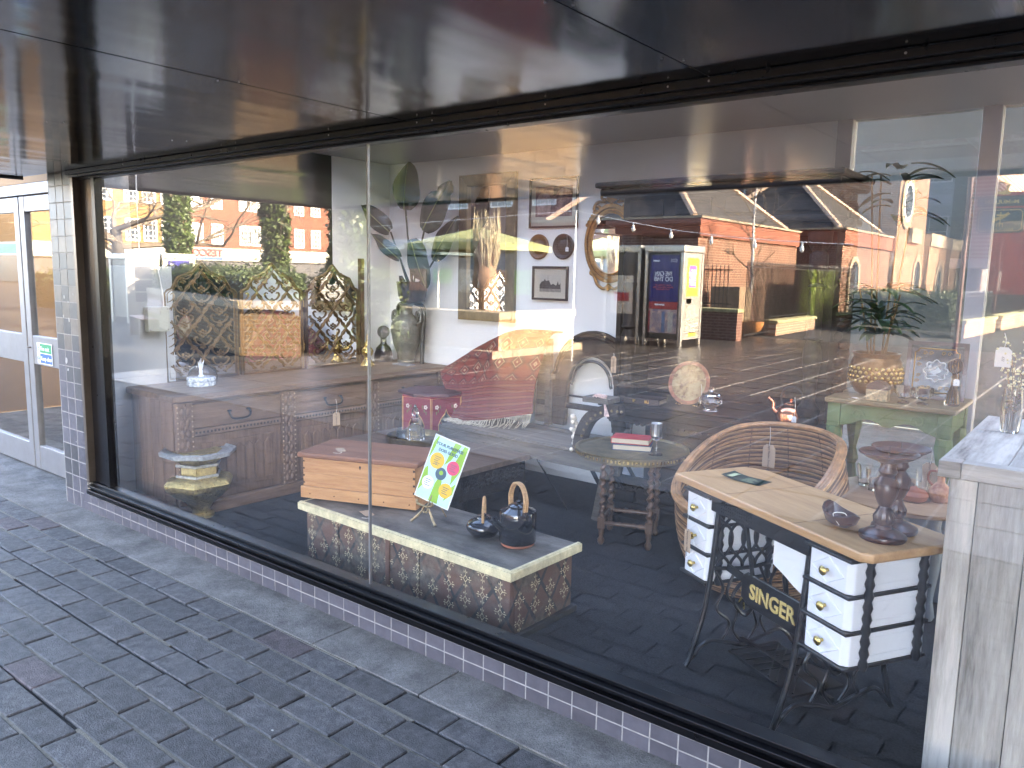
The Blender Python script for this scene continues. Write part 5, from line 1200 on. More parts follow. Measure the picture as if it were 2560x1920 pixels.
# ---------------------------------------------------------------- green painted console and its things
m_gr = mat('green_paint', (.12, .19, .075), .6, var=.25, scale=9, bump=.15, bscale=40); m_grt = wood('console_top', (.10, .09, .04), (.28, .20, .10), 'x', .45)
GX0, GX1, GZ = -1.27, -.65, .953
gt = thing('green_console', 'green painted console table with scalloped apron and baluster legs', 'table', (GX0, 4.5, 0))
GW = GX1 - GX0
MB().box(-.015, GW + .015, -.015, .52, GZ - .028, GZ).build('top', m_grt, gt, bev=.007)
ap = [(0.07, GZ - .03), (GW - .07, GZ - .03), (GW - .07, GZ - .155)] + [(GW / 2 + .20 - .02 * k, GZ - .15 + .045 * math.sin(k * .31)) for k in range(1, 10)] + [(GW / 2, GZ - .135)] + [(GW / 2 - .02 - .02 * k, GZ - .15 + .045 * math.sin((9 - k) * .31)) for k in range(0, 9)] + [(.07, GZ - .155)]
MB().prism(ap, .005, .025, 'xz').build('apron', m_gr, gt, bev=.003); MB().box(GW - .03, GW - .01, .07, .45, GZ - .14, GZ - .03).build('side_apron', m_gr, gt)
sp_ = MB()
for s in (.16, GW - .16):
    sgn = 1 if s < GW / 2 else -1
    sp_.tube([(s + sgn * (.035 - .0022 * k) * math.cos(k * .55), .004, GZ - .085 + (.035 - .0022 * k) * math.sin(k * .55)) for k in range(13)], .004, 5)
sp_.build('scroll_moulding', m_gr, gt, 50)
for x in (.035, GW - .035):
    for y in (.03, .46):
        MB().box(x - .034, x + .034, y - .03, y + .034, GZ - .16, GZ - .0285).build('leg_block', m_gr, gt, bev=.003)
        MB().lathe([(.03, 0), (.035, .03), (.02, .08), (.026, .13), (.045, .30), (.05, .36), (.035, .42), (.024, .50), (.036, .53), (.03, .56), (.02, .60), (.032, .66), (.045, .74), (.04, .792)], (x, y, 0), 8, ph=R(22.5)).build('leg', m_gr, gt, 20)
MB().box(.03, GW - .03, .04, .45, .18, .20).build('stretcher_shelf', m_gr, gt)
price_tag('brown tag marked forty five hanging from the green console corner', (-.72, 4.42, .62), 'Green Tea Table £45', .07, .12, yaw=0, hang=.08, fs=.15)
bp_ = thing('brass_planter', 'embossed brass planter with a leafy plant on the green console', 'planter', (-1.10, 4.78, GZ))
MB().lathe([(.07, 0), (.10, .015), (.13, .06), (.14, .12), (.132, .19), (.118, .215), (.122, .225), (.128, .24), (.118, .24), (.10, .2)], n=40).build('bowl', mat('planter_brass', (.20, .115, .05), .4, metal=.8, var=.35, scale=14, bump=.3), bp_, 50)
em = MB()
for r in range(4):
    for k in range(26):
        a = 2 * math.pi * (k + .5 * (r % 2)) / 26; rr = .139 - .003 * abs(r - 1.5); em.ball((rr * math.cos(a), rr * math.sin(a), .085 + r * .024), .011, 5)
stuff(em.build('embossed_grapes', m_brass, bp_, 50))
tp_ = thing('leafy_houseplant', 'tall houseplant with long pointed leaves in the brass planter', 'plant', (-1.10, 4.78, GZ + .19))
m_bam = mat('bamboo_leaf', (.025, .055, .018), .4, var=.35, scale=8); m_cn = mat('plant_cane', (.22, .14, .06), .6)
for k in range(7):
    a = random.uniform(0, 6.28); tx, ty_ = .10 * math.cos(a), .08 * math.sin(a); h = random.choice((.32, .45, .95, 1.05, .38))
    pts = bez([(tx * .4, ty_ * .4, 0), (tx * .8, ty_ * .8, h * .5), (tx * 1.3, ty_ * 1.2, h)], 5); MB().tube(pts, .005, 6).build('cane', m_cn, tp_)
def slim_leaf(p, d, L, wd):
    g = MB(); N = 7; d = Vector(d).normalized(); s = d.cross(Vector((0, 0, 1))).normalized()
    for i in range(N + 1):
        t_ = i / N; c = Vector(p) + d * L * t_ + Vector((0, 0, -L * .45 * t_ * t_)); w_ = wd * math.sin(math.pi * (t_ * .93 + .07)) ** .8
        g.v += [tuple(c - s * w_), tuple(c + Vector((0, 0, -.006))), tuple(c + s * w_)]
    for i in range(N): a = i * 3; g.f += [(a, a + 1, a + 4, a + 3), (a + 1, a + 2, a + 5, a + 4)]
    return g
for k in range(84):
    a = random.uniform(0, 6.28); hgt = random.choice((.16, .2, .24, .28, .34, .4)) if k < 62 else random.uniform(.75, 1.1)
    rad = .03 if k < 62 else .05
    q = slim_leaf((rad * math.cos(a) + (.04 if hgt > .6 else 0), rad * math.sin(a), hgt), (math.cos(a), math.sin(a), random.uniform(.1, .9)), random.uniform(.18, .28), random.uniform(.019, .03))
    q.build('leaf', m_bam, tp_, 60)
bx = thing('painted_box', 'small dome topped painted box with dark lid on the green console', 'box', (-1.03, 4.57, GZ))
MB().box(-.055, .055, -.035, .035, 0, .06).build('body', mat('box_scene', (.42, .30, .16), .45, var=.6, scale=50, col2=(.10, .12, .08)), bx, bev=.002)
MB().prism([(-.056, .0605)] + list(reversed(arc(0, .0605, .056, 0, 180, 12, .045))) , -.036, .036, 'xz').build('lid', mat('box_lid', (.06, .035, .03), .35, var=.3), bx, bev=.002)
price_tag('small white tag lying by the painted box on the console', (-1.14, 4.55, GZ + .002), '£9', .026, .038, m_card, yaw=R(40), lie=True)
for k, x in enumerate((-.90, -.81)):
    t = thing('crystal_bowl', ('left crystal bowl on a foot on the green console', 'right crystal bowl on a foot on the green console')[k], 'bowl', (x, 4.56 + .02 * k, GZ), group='crystal bowls')
    MB().lathe([(.03, 0), (.028, .006), (.008, .014), (.008, .02), (.03, .03), (.048, .06), (.05, .09), (.047, .09), (.028, .036), (.004, .028)], n=28, mod=lambda a, z: 1 + (.03 * math.cos(10 * a) if .03 < z < .085 else 0)).build('bowl_glass', m_cry, t, 30)
fp = thing('lacquer_panel', 'black lacquer panel with gold scroll border and a bird medallion', 'panel', (-.80, 4.80, GZ + .001), R(6), rx=R(-8))
MB().box(-.15, .15, 0, .014, 0, .32).build('board', mat('plum_lacquer', (.045, .02, .025), .3, coat=.4), fp, bev=.002); MB().box(-.128, .128, -.001, .0, .022, .298).build('black_field', mat('black_lacquer', (.010, .010, .012), .25, coat=.4), fp)
gd = MB(); a, z0, z1 = .108, .04, .28
gd.tube([(-a + .02, -.002, z0), (a - .02, -.002, z0), (a - .015, -.002, z0 + .015), (a, -.002, z0 + .02), (a, -.002, z1 - .02), (a - .015, -.002, z1 - .015), (a - .02, -.002, z1), (-a + .02, -.002, z1), (-a + .015, -.002, z1 - .015), (-a, -.002, z1 - .02), (-a, -.002, z0 + .02), (-a + .015, -.002, z0 + .015)], .0035, 5, True)
for sx in (-1, 1):
    for sz in (-1, 1):
        for ox, oz in ((.03, .095), (.085, .03), (.06, .095), (.09, .06)): gd.tube([(sx * ox + (.011 - .0009 * k) * math.cos(k * .8), -.002, .16 + sz * oz + (.011 - .0009 * k) * math.sin(k * .8)) for k in range(10)], .002, 4)
gd.build('gold_scroll', mat('gold_paint', (.55, .33, .10), .4, metal=.5), fp)
MB().tube([((.055 + .006 * math.cos(8 * R(i * 7.5))) * math.cos(R(i * 7.5)), -.002, .16 + (.055 + .006 * math.cos(8 * R(i * 7.5))) * math.sin(R(i * 7.5))) for i in range(48)], .0028, 5, True).build('medallion_rim', m_card, fp)
bd = MB().prism([(-.03, .15), (-.01, .14), (.02, .15), (.035, .17), (.02, .168), (.01, .185), (-.002, .168), (-.02, .165)], -.0025, -.001, 'xz').prism([(-.04, .13), (.0, .135), (.03, .125), (.0, .14)], -.0025, -.001, 'xz').prism([(-.035, .17), (-.02, .178), (-.025, .195), (-.04, .185)], -.0025, -.001, 'xz'); bd.build('bird_inlay', mat('mother_of_pearl', (.55, .58, .58), .25), fp)
t = thing('reed_diffuser', 'clear bottle with reeds and a wicker ball stopper on the green console', 'bottle', (-.685, 4.66, GZ)); MB().lathe([(.035, 0), (.038, .01), (.03, .06), (.014, .10), (.013, .17), (.018, .175)], n=20).build('bottle_glass', m_pink, t, 50); g = MB()
for k in range(10): g.tube([(.02 * math.cos(k * .7), .02 * math.sin(k * .7), 0.01), (.004 * math.cos(k), .004 * math.sin(k), .17)], .0016, 4)
g.build('reeds', m_cane, t); g = MB()
for k in range(8): g.tube([(.035 * math.cos(i * .35) * math.cos(k * .4), .035 * math.cos(i * .35) * math.sin(k * .4), .21 + .04 * math.sin(i * .35)) for i in range(18)], .0022, 4, True)
g.build('wicker_ball', mat('dark_wicker', (.05, .035, .03), .6), t)
price_tag('small white tag hanging from the bottle neck on the console', (-.665, 4.60, GZ + .13), '£8', .028, .036, m_card, hang=.03)

# ---------------------------------------------------------------- small round pine table and what stands on it
rt = thing('round_pine_table', 'small round pine table with grey painted baluster base', 'table', (-.76, 4.18, 0))
RZ = .56
MB().lathe([(.35, RZ - .026), (.36, RZ - .02), (.36, RZ - .004), (.352, RZ), (.01, RZ)], n=56).build('top', wood('pine_round', (.24, .12, .06), (.42, .26, .14), 'x', .45, bump=.08), rt, 40)
m_gp = mat('grey_blue_paint', (.20, .24, .28), .6, var=.1)
for a in (45, 135, 225, 315): MB().lathe([(.03, 0), (.04, .02), (.025, .10), (.045, .28), (.05, .36), (.03, .46), (.04, RZ - .027)], (.2 * math.cos(R(a)), .2 * math.sin(R(a)), 0), 16).build('leg', m_gp, rt, 40)
MB().box(-.2, .2, -.012, .012, .36, .5).box(-.012, .012, -.2, -.013, .36, .5).box(-.012, .012, .013, .2, .36, .5).build('cross_rail', m_gp, rt)
m_terr = mat('terracotta', (.30, .10, .055), .7, var=.2, scale=12)
def lath(nm, lb, cat, x, y, prof, m, z=RZ, group=None, n=28, part='body'):
    t = thing(nm, lb, cat, (x, y, z), group=group); MB().lathe(prof, n=n).build(part, m, t, 45); return t
lath('terracotta_dish', 'squat lidded terracotta dish on the round pine table', 'dish', -.72, 4.06, [(.04, 0), (.06, .012), (.066, .035), (.06, .045), (.05, .055), (.02, .062), (.012, .07), (.004, .072)], m_terr)
j = lath('terracotta_jug', 'terracotta jug with a pale glazed belly on the round pine table', 'jug', -.62, 4.13, [(.035, 0), (.05, .02), (.052, .045), (.04, .07), (.018, .095), (.016, .13), (.028, .155), (.024, .155)], mat('jug_glaze', (.48, .26, .14), .5, var=.4, scale=30, col2=(.30, .10, .06)))
MB().tube(bez([(-.02, 0, .145), (-.05, 0, .14), (-.055, 0, .10), (-.035, 0, .075)], 5), .006, 6).build('handle', m_terr, j, 50)
for k, (x, y) in enumerate(((-.72, 4.26), (-.63, 4.28), (-.98, 4.20), (-.92, 4.13))):
    t = thing('glass_tumbler', ('clear tumbler behind the jug, left of two', 'clear tumbler behind the jug, right of two', 'clear tumbler at the left edge of the round table', 'clear tumbler beside the candlestick on the round table')[k], 'glass', (x, y, RZ), group='tumblers on the round table')
    MB().lathe([(.022, 0), (.024, .006), (.036, .11), (.034, .11), (.021, .012), (.003, .010)], n=20).build('glass_body', m_cry, t, 30)
lath('wooden_dish', 'shallow turned wooden dish on the round pine table', 'dish', -.86, 4.29, [(.05, 0), (.09, .012), (.10, .02), (.095, .022), (.05, .01), (.004, .008)], w_mah)

# ---------------------------------------------------------------- limed wood cabinet at the right edge and its flower vase
lc = thing('limed_cabinet', 'pale limed plank cabinet close to the glass at the right edge', 'cabinet', (-.40, 2.585, 0))
LZ = 1.075
xs = [.03, .105, .235, .36, .50, .62, .77]
for a, b_ in zip(xs, xs[1:]): MB().box(a + .001, b_ - .001, .02 + random.uniform(0, .002), .045, .0, LZ - .052).build('front_plank', w_limed, lc, bev=.0025)
ys = [.0455, .18, .36, .55, .76, 1.0]
for a, b_ in zip(ys, ys[1:]): MB().box(.03, .055, a + .001, b_ - .001, 0, LZ - .052).build('side_plank', w_limed, lc, bev=.0025)
for k, (a, b_) in enumerate(((-.0, .17), (.17, .38), (.38, .60), (.60, .82))): MB().box(a + .001, b_ - .001, .062, 1.02, LZ - .05, LZ).build('top_plank', w_limedy, lc, bev=.003)
MB().box(.061, .82, .0, .061, LZ - .05, LZ).build('top_edge_board', w_limedx, lc, bev=.003); MB().box(0, .06, 0, .061, LZ - .05, LZ).build('top_edge_end', w_limedx, lc, bev=.003)
fv = thing('blossom_vase', 'tall glass vase of pale yellow blossom on the limed cabinet', 'vase', (-.29, 3.25, LZ)); fv.scale = (.6, .6, .6); MB().lathe([(.045, 0), (.05, .01), (.06, .14), (.05, .26), (.047, .26), (.05, .14), (.04, .015), (.004, .012)], n=24).build('vase_glass', m_pink, fv, 50)
bl = MB(); stm = MB(); m_blo = mat('blossom', (.72, .66, .40), .8, var=.15)
for k in range(7):
    a = k * .9; tip = (.08 * math.cos(a), .08 * math.sin(a), random.uniform(.42, .62)); pts = bez([(.01 * math.cos(a), .01 * math.sin(a), .02), (.03 * math.cos(a), .03 * math.sin(a), .27), tip], 6); stm.tube(pts, .0025, 5)
    for p in pts[3:]:
        for _ in range(2): bl.ball((p.x + random.gauss(0, .016), p.y + random.gauss(0, .016), p.z + random.gauss(0, .012)), random.uniform(.005, .009), 4)
stm.build('stem', m_cn, fv); bl.build('blossom', m_blo, fv, 50)
price_tag('large white tag tied to the blossom vase', on_y(2508, 893, 3.22), '£22', .05, .07, m_card, hang=.05)

# ================================================================ THE SQUARE BEHIND THE CAMERA (seen mirrored in the glass)
def ratio(px): r = ray(px, 690); return r.x / r.y
bk_xz = brick('church_brick_front', 'xz', (.15, .045, .028), (.10, .03, .02), (.26, .2, .15)); bk_yz = brick('church_brick_side', 'yz', (.16, .05, .026), (.11, .033, .018), (.30, .22, .15))
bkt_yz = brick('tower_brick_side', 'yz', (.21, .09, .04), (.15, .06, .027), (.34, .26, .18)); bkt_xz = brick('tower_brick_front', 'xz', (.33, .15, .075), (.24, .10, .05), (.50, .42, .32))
m_slate = mat('roof_slate', (.05, .047, .046), .85, spec=.15, var=.35, scale=5, bump=.3, bscale=30, stretch=(1, 1, 1)); m_ridge = mat('ridge_tile', (.46, .33, .24), .8, var=.2)
m_stone = mat('pale_stone', (.28, .225, .155), .85, var=.2, scale=6); m_wpaint = mat('white_joinery', (.60, .60, .58), .5, var=.05); m_pane = mat('dark_pane', (.05, .06, .07), .08, var=.3, spec=.8)
m_metal = mat('kiosk_metal', (.42, .40, .36), .35, metal=.7, var=.12); m_kdark = mat('kiosk_dark', (.03, .028, .026), .3, var=.2)
def walls(t, x0, x1, ya, yb, z0, z1, mx_, my_, nm='wall'):
    """box of masonry, fronts (facing the shop) and flanks with their own bond direction; ya, yb are mirrored depths"""
    y0, y1 = 2 * YG - yb, 2 * YG - ya
    g = MB(); g.add([(x0, y1, z0), (x1, y1, z0), (x1, y1, z1), (x0, y1, z1), (x0, y0, z0), (x1, y0, z0), (x1, y0, z1), (x0, y0, z1)], [(0, 1, 2, 3), (4, 5, 6, 7), (3, 2, 6, 7)])
    g.build(nm, mx_, t); MB().add([(x0, y1, z0), (x1, y1, z0), (x1, y1, z1), (x0, y1, z1), (x0, y0, z0), (x1, y0, z0), (x1, y0, z1), (x0, y0, z1)], [(1, 5, 6, 2), (0, 3, 7, 4)]).build(nm, my_, t)
def win_front(t, xc, yv, zc, w_, h, nx=3, nz=2):
    """sash window on a wall facing the shop"""
    y = 2 * YG - yv; f = MB(); a, b_ = w_ / 2, h / 2
    f.ring([(xc - a, zc - b_), (xc + a, zc - b_), (xc + a, zc + b_), (xc - a, zc + b_)], [(xc - a + .09, zc - b_ + .09), (xc + a - .09, zc - b_ + .09), (xc + a - .09, zc + b_ - .09), (xc - a + .09, zc + b_ - .09)], y - .02, y + .06, 'xz')
    for i in range(1, nx): x = xc - a + w_ * i / nx; f.box(x - .02, x + .02, y + .0, y + .05, zc - b_ + .09, zc + b_ - .09)
    for i in range(1, nz): z = zc - b_ + h * i / nz; f.box(xc - a + .09, xc + a - .09, y + .001, y + .049, z - .02, z + .02)
    o = f.build('window', m_wpaint, t); MB().box(xc - a + .08, xc + a - .08, y - .01, y + .02, zc - b_ + .08, zc + b_ - .08).build('pane', m_pane, o)
def win_side(t, x, yvc, zc, w_, h, ny=3, nz=4):
    y = 2 * YG - yvc; f = MB(); a, b_ = w_ / 2, h / 2
    f.ring([(y - a, zc - b_), (y + a, zc - b_), (y + a, zc + b_), (y - a, zc + b_)], [(y - a + .16, zc - b_ + .16), (y + a - .16, zc - b_ + .16), (y + a - .16, zc + b_ - .16), (y - a + .16, zc + b_ - .16)], x - .02, x + .1, 'yz')
    for i in range(1, ny): q = y - a + w_ * i / ny; f.box(x, x + .09, q - .04, q + .04, zc - b_ + .15, zc + b_ - .15)
    for i in range(1, nz): z = zc - b_ + h * i / nz; f.box(x, x + .089, y - a + .15, y + a - .15, z - .04, z + .04)
    o = f.build('window', m_wpaint, t); MB().box(x - .01, x + .03, y - a + .14, y + a - .14, zc - b_ + .14, zc + b_ - .14).build('pane', m_pane, o)
def hip_roof(t, x0, x1, ya, yb, z0, z1, over=.25):
    y0, y1 = 2 * YG - yb - over, 2 * YG - ya + over; x0 -= over; x1 += over; L = min(x1 - x0, y1 - y0) / 2
    cx, cy = (x0 + x1) / 2, (y0 + y1) / 2
    if (y1 - y0) >= (x1 - x0): r0, r1 = (cx, y0 + L, z1), (cx, y1 - L, z1)
    else: r0, r1 = (x0 + L, cy, z1), (x1 - L, cy, z1)
    cs = [(x0, y0, z0), (x1, y0, z0), (x1, y1, z0), (x0, y1, z0)]
    vs = cs + [r0, r1]
    fs = [(0, 1, 4), (1, 2, 5, 4), (2, 3, 5), (3, 0, 4, 5)] if (y1 - y0) >= (x1 - x0) else [(0, 1, 5, 4), (1, 2, 5), (2, 3, 4, 5), (3, 0, 4)]
    rf = MB().add(vs, fs + [(3, 2, 1, 0)]).build('roof', m_slate, t)
    # courses of slate as shallow battens of tone and edge on the lit slopes
    hp = MB()
    for c in cs:
        near = r0 if (Vector(c) - Vector(r0)).length < (Vector(c) - Vector(r1)).length else r1
        hp.tube([Vector(c) + Vector((0, 0, .03)), Vector(near) + Vector((0, 0, .03))], .10, 6)
    hp.tube([Vector(r0) + Vector((0, 0, .03)), Vector(r1) + Vector((0, 0, .03))], .10, 6); hp.build('ridge', m_ridge, rf)
    return rf
# church hall: low pavilions, main hall, tower
pv = thing('church_pavilion', 'low brick pavilion with hipped slate roof behind the phone boxes', 'building', (0, 0, 0))
walls(pv, -15.2, -9.5, 20.4, 28.5, 0, 3.0, bk_xz, bk_yz)
y0, y1 = 2 * YG - 28.5, 2 * YG - 20.4
MB().box(-15.3, -9.42, y0, y1 + .08, 2.72, 3.2).build('parapet_band', mat('soldier_brick', (.19, .06, .033), .85, var=.3, scale=9, stretch=(6, 6, .3), bump=.3), pv); MB().box(-15.36, -9.36, y0 - .02, y1 + .14, 3.2, 3.26).build('coping', m_stone, pv)
hip_roof(pv, -14.9, -9.9, 20.9, 28.3, 3.26, 5.6, .05)
vt = MB()
for k in range(3): vt.box(-9.5, -9.49, 2 * YG - 22.55, 2 * YG - 22.35, 2.3 + .06 * k, 2.335 + .06 * k)
vt.build('air_vent', m_kdark, pv)
p2 = thing('church_annex', 'brick annex with arched window and slate roof next to the church tower', 'building', (0, 0, 0))
walls(p2, -14.5, -8.3, 29.8, 37.0, 0, 3.1, bk_xz, bk_yz)
y0, y1 = 2 * YG - 37.0, 2 * YG - 29.8
MB().box(-14.6, -8.22, y0, y1 + .08, 2.85, 3.38).build('parapet_band', MATS['soldier_brick'], p2); MB().box(-14.66, -8.16, y0, y1 + .14, 3.38, 3.45).build('coping', m_stone, p2)
hip_roof(p2, -14.2, -8.6, 30.2, 36.8, 3.45, 5.9, .05)
def round_win(t, x, yvc, zc, r, arch=False):
    y = 2 * YG - yvc
    if arch:
        o_ = [(y - r, zc - 1.4)] + list(reversed(arc(y, zc, r, 0, 180, 14))) + [(y + r, zc - 1.4)]; i_ = [(y - r * .72, zc - 1.4)] + list(reversed(arc(y, zc, r * .72, 0, 180, 14))) + [(y + r * .72, zc - 1.4)]
        o = MB().ring(o_, i_, x - .03, x + .06, 'yz', closed=False).build('arched_surround', m_stone, t); MB().prism(i_, x - .02, x + .02, 'yz').build('pane', m_pane, o)
    else:
        o = MB().ring(arc(y, zc, r, 0, 350, 35), arc(y, zc, r * .74, 0, 350, 35), x - .03, x + .08, 'yz').build('round_surround', m_stone, t)
        MB().ring(arc(y, zc, r * .74, 0, 350, 35), arc(y, zc, r * .62, 0, 350, 35), x - .03, x + .10, 'yz').build('round_frame', m_wpaint, o); MB().prism(arc(y, zc, r * .63, 0, 350, 35), x - .02, x + .02, 'yz').build('pane', m_pane, o)
round_win(p2, -8.3, 31.4, 1.75, .75, True)
ct = thing('church_tower', 'tall pale orange brick church tower with a round window', 'building', (0, 0, 0))
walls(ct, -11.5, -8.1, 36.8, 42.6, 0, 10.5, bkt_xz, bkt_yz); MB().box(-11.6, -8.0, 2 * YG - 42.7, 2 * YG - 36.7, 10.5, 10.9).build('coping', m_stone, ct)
round_win(ct, -8.1, 38.2, 5.0, 1.15); round_win(ct, -8.1, 41.3, 1.9, .85, True)
MB().box(-8.2, -7.9, 2 * YG - 40.9, 2 * YG - 38.9, 3.3, 3.95).build('stone_panel', m_stone, ct); MB().box(-8.1, -7.95, 2 * YG - 42.0, 2 * YG - 41.5, 6.6, 7.1).build('floodlight', m_wpaint, ct)
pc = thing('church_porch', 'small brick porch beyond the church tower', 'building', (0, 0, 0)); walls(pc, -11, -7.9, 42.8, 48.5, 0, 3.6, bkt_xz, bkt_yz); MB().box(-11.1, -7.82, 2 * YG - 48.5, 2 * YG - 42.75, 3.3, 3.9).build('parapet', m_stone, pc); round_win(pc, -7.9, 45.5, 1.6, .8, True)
hall = thing('church_hall', 'large dark red brick hall with white windows behind the pavilions', 'building', (0, 0, 0))
walls(hall, -44, -11.6, 38.0, 52, 0, 9.4, bk_xz, bk_yz); MB().box(-44.2, -11.4, 2 * YG - 52.2, 2 * YG - 37.6, 9.4, 9.9).build('eaves', m_kdark, hall)
for px in (1146, 1255, 1362, 1464, 1573, 1680, 1790, 1902): p = on_y(px, 486, 38.0); win_front(hall, p.x, 38.0, 6.5, 1.7, 1.9, 3, 3)
MB().box(-14.9, -14.3, 2 * YG - 37.9, 2 * YG - 37.0, 3, 9.2).build('chimney_breast', bk_yz, hall)

# phone kiosks
m_nhs = mat('poster_navy', (.008, .012, .16), .25, var=.08); m_prd = mat('poster_red', (.40, .02, .03), .35); m_pye = mat('poster_yellow', (.80, .55, .03), .45, var=.1); m_pur = mat('poster_purple', (.28, .08, .36), .45, var=.1); m_skin = mat('poster_photo', (.50, .32, .24), .4, var=.55, scale=6, col2=(.10, .13, .22))
def kiosk(label, x0, yv, w_=.9, d=.95, h=2.3, front=None, side=None, rz=0):
    t = thing('phone_kiosk', label, 'phone kiosk', (*far(x0 + w_ / 2, yv + d / 2), 0), rz, 'phone kiosks'); a, c = w_ / 2, d / 2
    for sx in (-1, 1):
        for sy in (-1, 1): MB().box(sx * a - .04, sx * a + .04, sy * c - .04, sy * c + .04, 0, h - .16).build('post', m_metal, t, bev=.008)
    MB().box(-a - .05, a + .05, -c - .05, c + .05, h - .16, h).build('roof', m_metal, t, bev=.02)
    MB().box(-a + .041, a - .041, c - .02, c + .005, .16, h - .165).build('front_panel', m_kdark, t); MB().box(a - .005, a + .02, -c + .041, c - .041, .16, h - .165).build('side_panel', m_metal, t)
    MB().box(-a - .02, -a + .005, -c + .041, c - .041, .16, h - .165).build('side_panel', m_metal, t); MB().box(-a + .041, a - .041, -c - .005, -c + .01, .16, h - .165).build('rear_panel', m_kdark, t)
    return t, a, c, h
def nhs(t, place, rot, w_, h, z0):
    """the blue campaign poster; place(u, z, t) -> local point"""
    def panel(nm, u0, u1, z0_, z1_, tt, m): 
        g = MB(); g.add([place(u, z, q) for q in (0, tt) for u, z in ((u0, z0_), (u1, z0_), (u1, z1_), (u0, z1_))], [(0, 1, 2, 3), (7, 6, 5, 4), (0, 4, 5, 1), (1, 5, 6, 2), (2, 6, 7, 3), (3, 7, 4, 0)]); return g.build(nm, m, t)
    a = w_ / 2
    panel('poster_sheet', -a, a, z0, z0 + h, .004, m_nhs); panel('nhs_block', -a * .85 + 0, -a * .45, z0 + h * .86, z0 + h * .925, .006, m_wt); panel('red_footer', -a, a, z0 - .17, z0 - .002, .004, m_prd); panel('footer_strip', -a * .1, a * .6, z0 - .09, z0 - .05, .006, m_wt)
    panel('roundel', a * .35, a * .8, z0 + h * .865, z0 + h * .9, .006, m_wt)
    for txt, sz, zz, mm, wd in (('WE CAN', .15, .60, m_wt, .60), ('DO THIS', .15, .485, m_wt, .66), ('Over 1 million of', .05, .36, m_prd2, .55), ('people who have died', .05, .315, m_prd2, .7), ('with dementia', .05, .27, m_prd2, .5)):
        lettering('lettering', txt, sz, mm, t, place(.05 * a, z0 + h * zz, .0065), rot, .001, bold=.003 if sz > .1 else .001, width=w_ * wd)
    lettering('lettering', 'NHS', .09, m_nhs, t, place(-a * .65, z0 + h * .892, .0075), rot, .001, bold=.003, width=a * .34)
m_prd2 = mat('poster_coral', (.62, .06, .06), .4)
t, a, c, h = kiosk('phone kiosk with the blue WE CAN DO THIS poster and yellow side sheets', -8.89, 16.43, d=.98)
nhs(t, lambda u, z, q: (-u, c + .006 + q, z), (R(90), 0, R(180)), .72, 1.05, 1.02)
MB().box(-.36, .36, c + .006, c + .010, .30, .845).build('photo_advert', m_skin, t)
for x0, x1, mm in ((-.30, -.16, m_skin), (-.02, .06, mat('bottle_blue', (.12, .2, .32), .4)), (.14, .26, mat('bottle_pale', (.55, .5, .42), .4)), (-.36, -.33, m_prd)): MB().box(x0, x1, c + .0105, c + .013, .32, .80).build('advert_shape', mm, t)
for y0, y1, z0, z1, mm in ((-.30, .30, 1.15, 2.02, m_pye), (-.17, .20, 1.35, 1.85, m_pur), (-.30, .30, .98, 1.12, m_metal), (.02, .28, .99, 1.10, m_pye), (-.28, .28, .30, .94, mat('scuffed_metal', (.5, .48, .42), .3, metal=.6, var=.5, scale=20)), (-.28, .10, .22, .32, m_pye)):
    MB().box(a + .0205 + (z0 > 1.3) * .004, a + .024 + (z0 > 1.3) * .004, y0, y1, z0, z1).build('pasted_sheet', mm, t)
g = MB()
for k in range(7): g.box(a + .0287, a + .030, -.12, .1 + .06 * (k % 3), 1.40 + .055 * k, 1.425 + .055 * k)
g.build('sheet_print', m_wt, t)
t, a, c, h = kiosk('plain dark phone kiosk next to the poster kiosk', -9.98, 16.43, d=.98); MB().box(-.3, .3, c + .006, c + .02, .7, 1.6).build('telephone', m_metal, t); MB().box(-.2, .2, c + .021, c + .03, 1.0, 1.2).build('phone_notice', m_prd, t)
t, a, c, h = kiosk('far left phone kiosk with a sunlit blue poster', -23.0, 11.85, d=.95, h=1.98)
nhs(t, lambda u, z, q: (a + .021 + q, u, z), (R(90), 0, R(90)), .66, 1.0, .78)
t, a, c, h = kiosk('far left grey phone kiosk with a card panel on its side', -23.0, 10.8, d=.9, h=1.94)
for z0, z1 in ((.9, 1.2), (1.25, 1.6), (.6, .85)): MB().box(a + .0205, a + .03, -.25, .25, z0, z1).build('phone_unit', m_kdark, t)

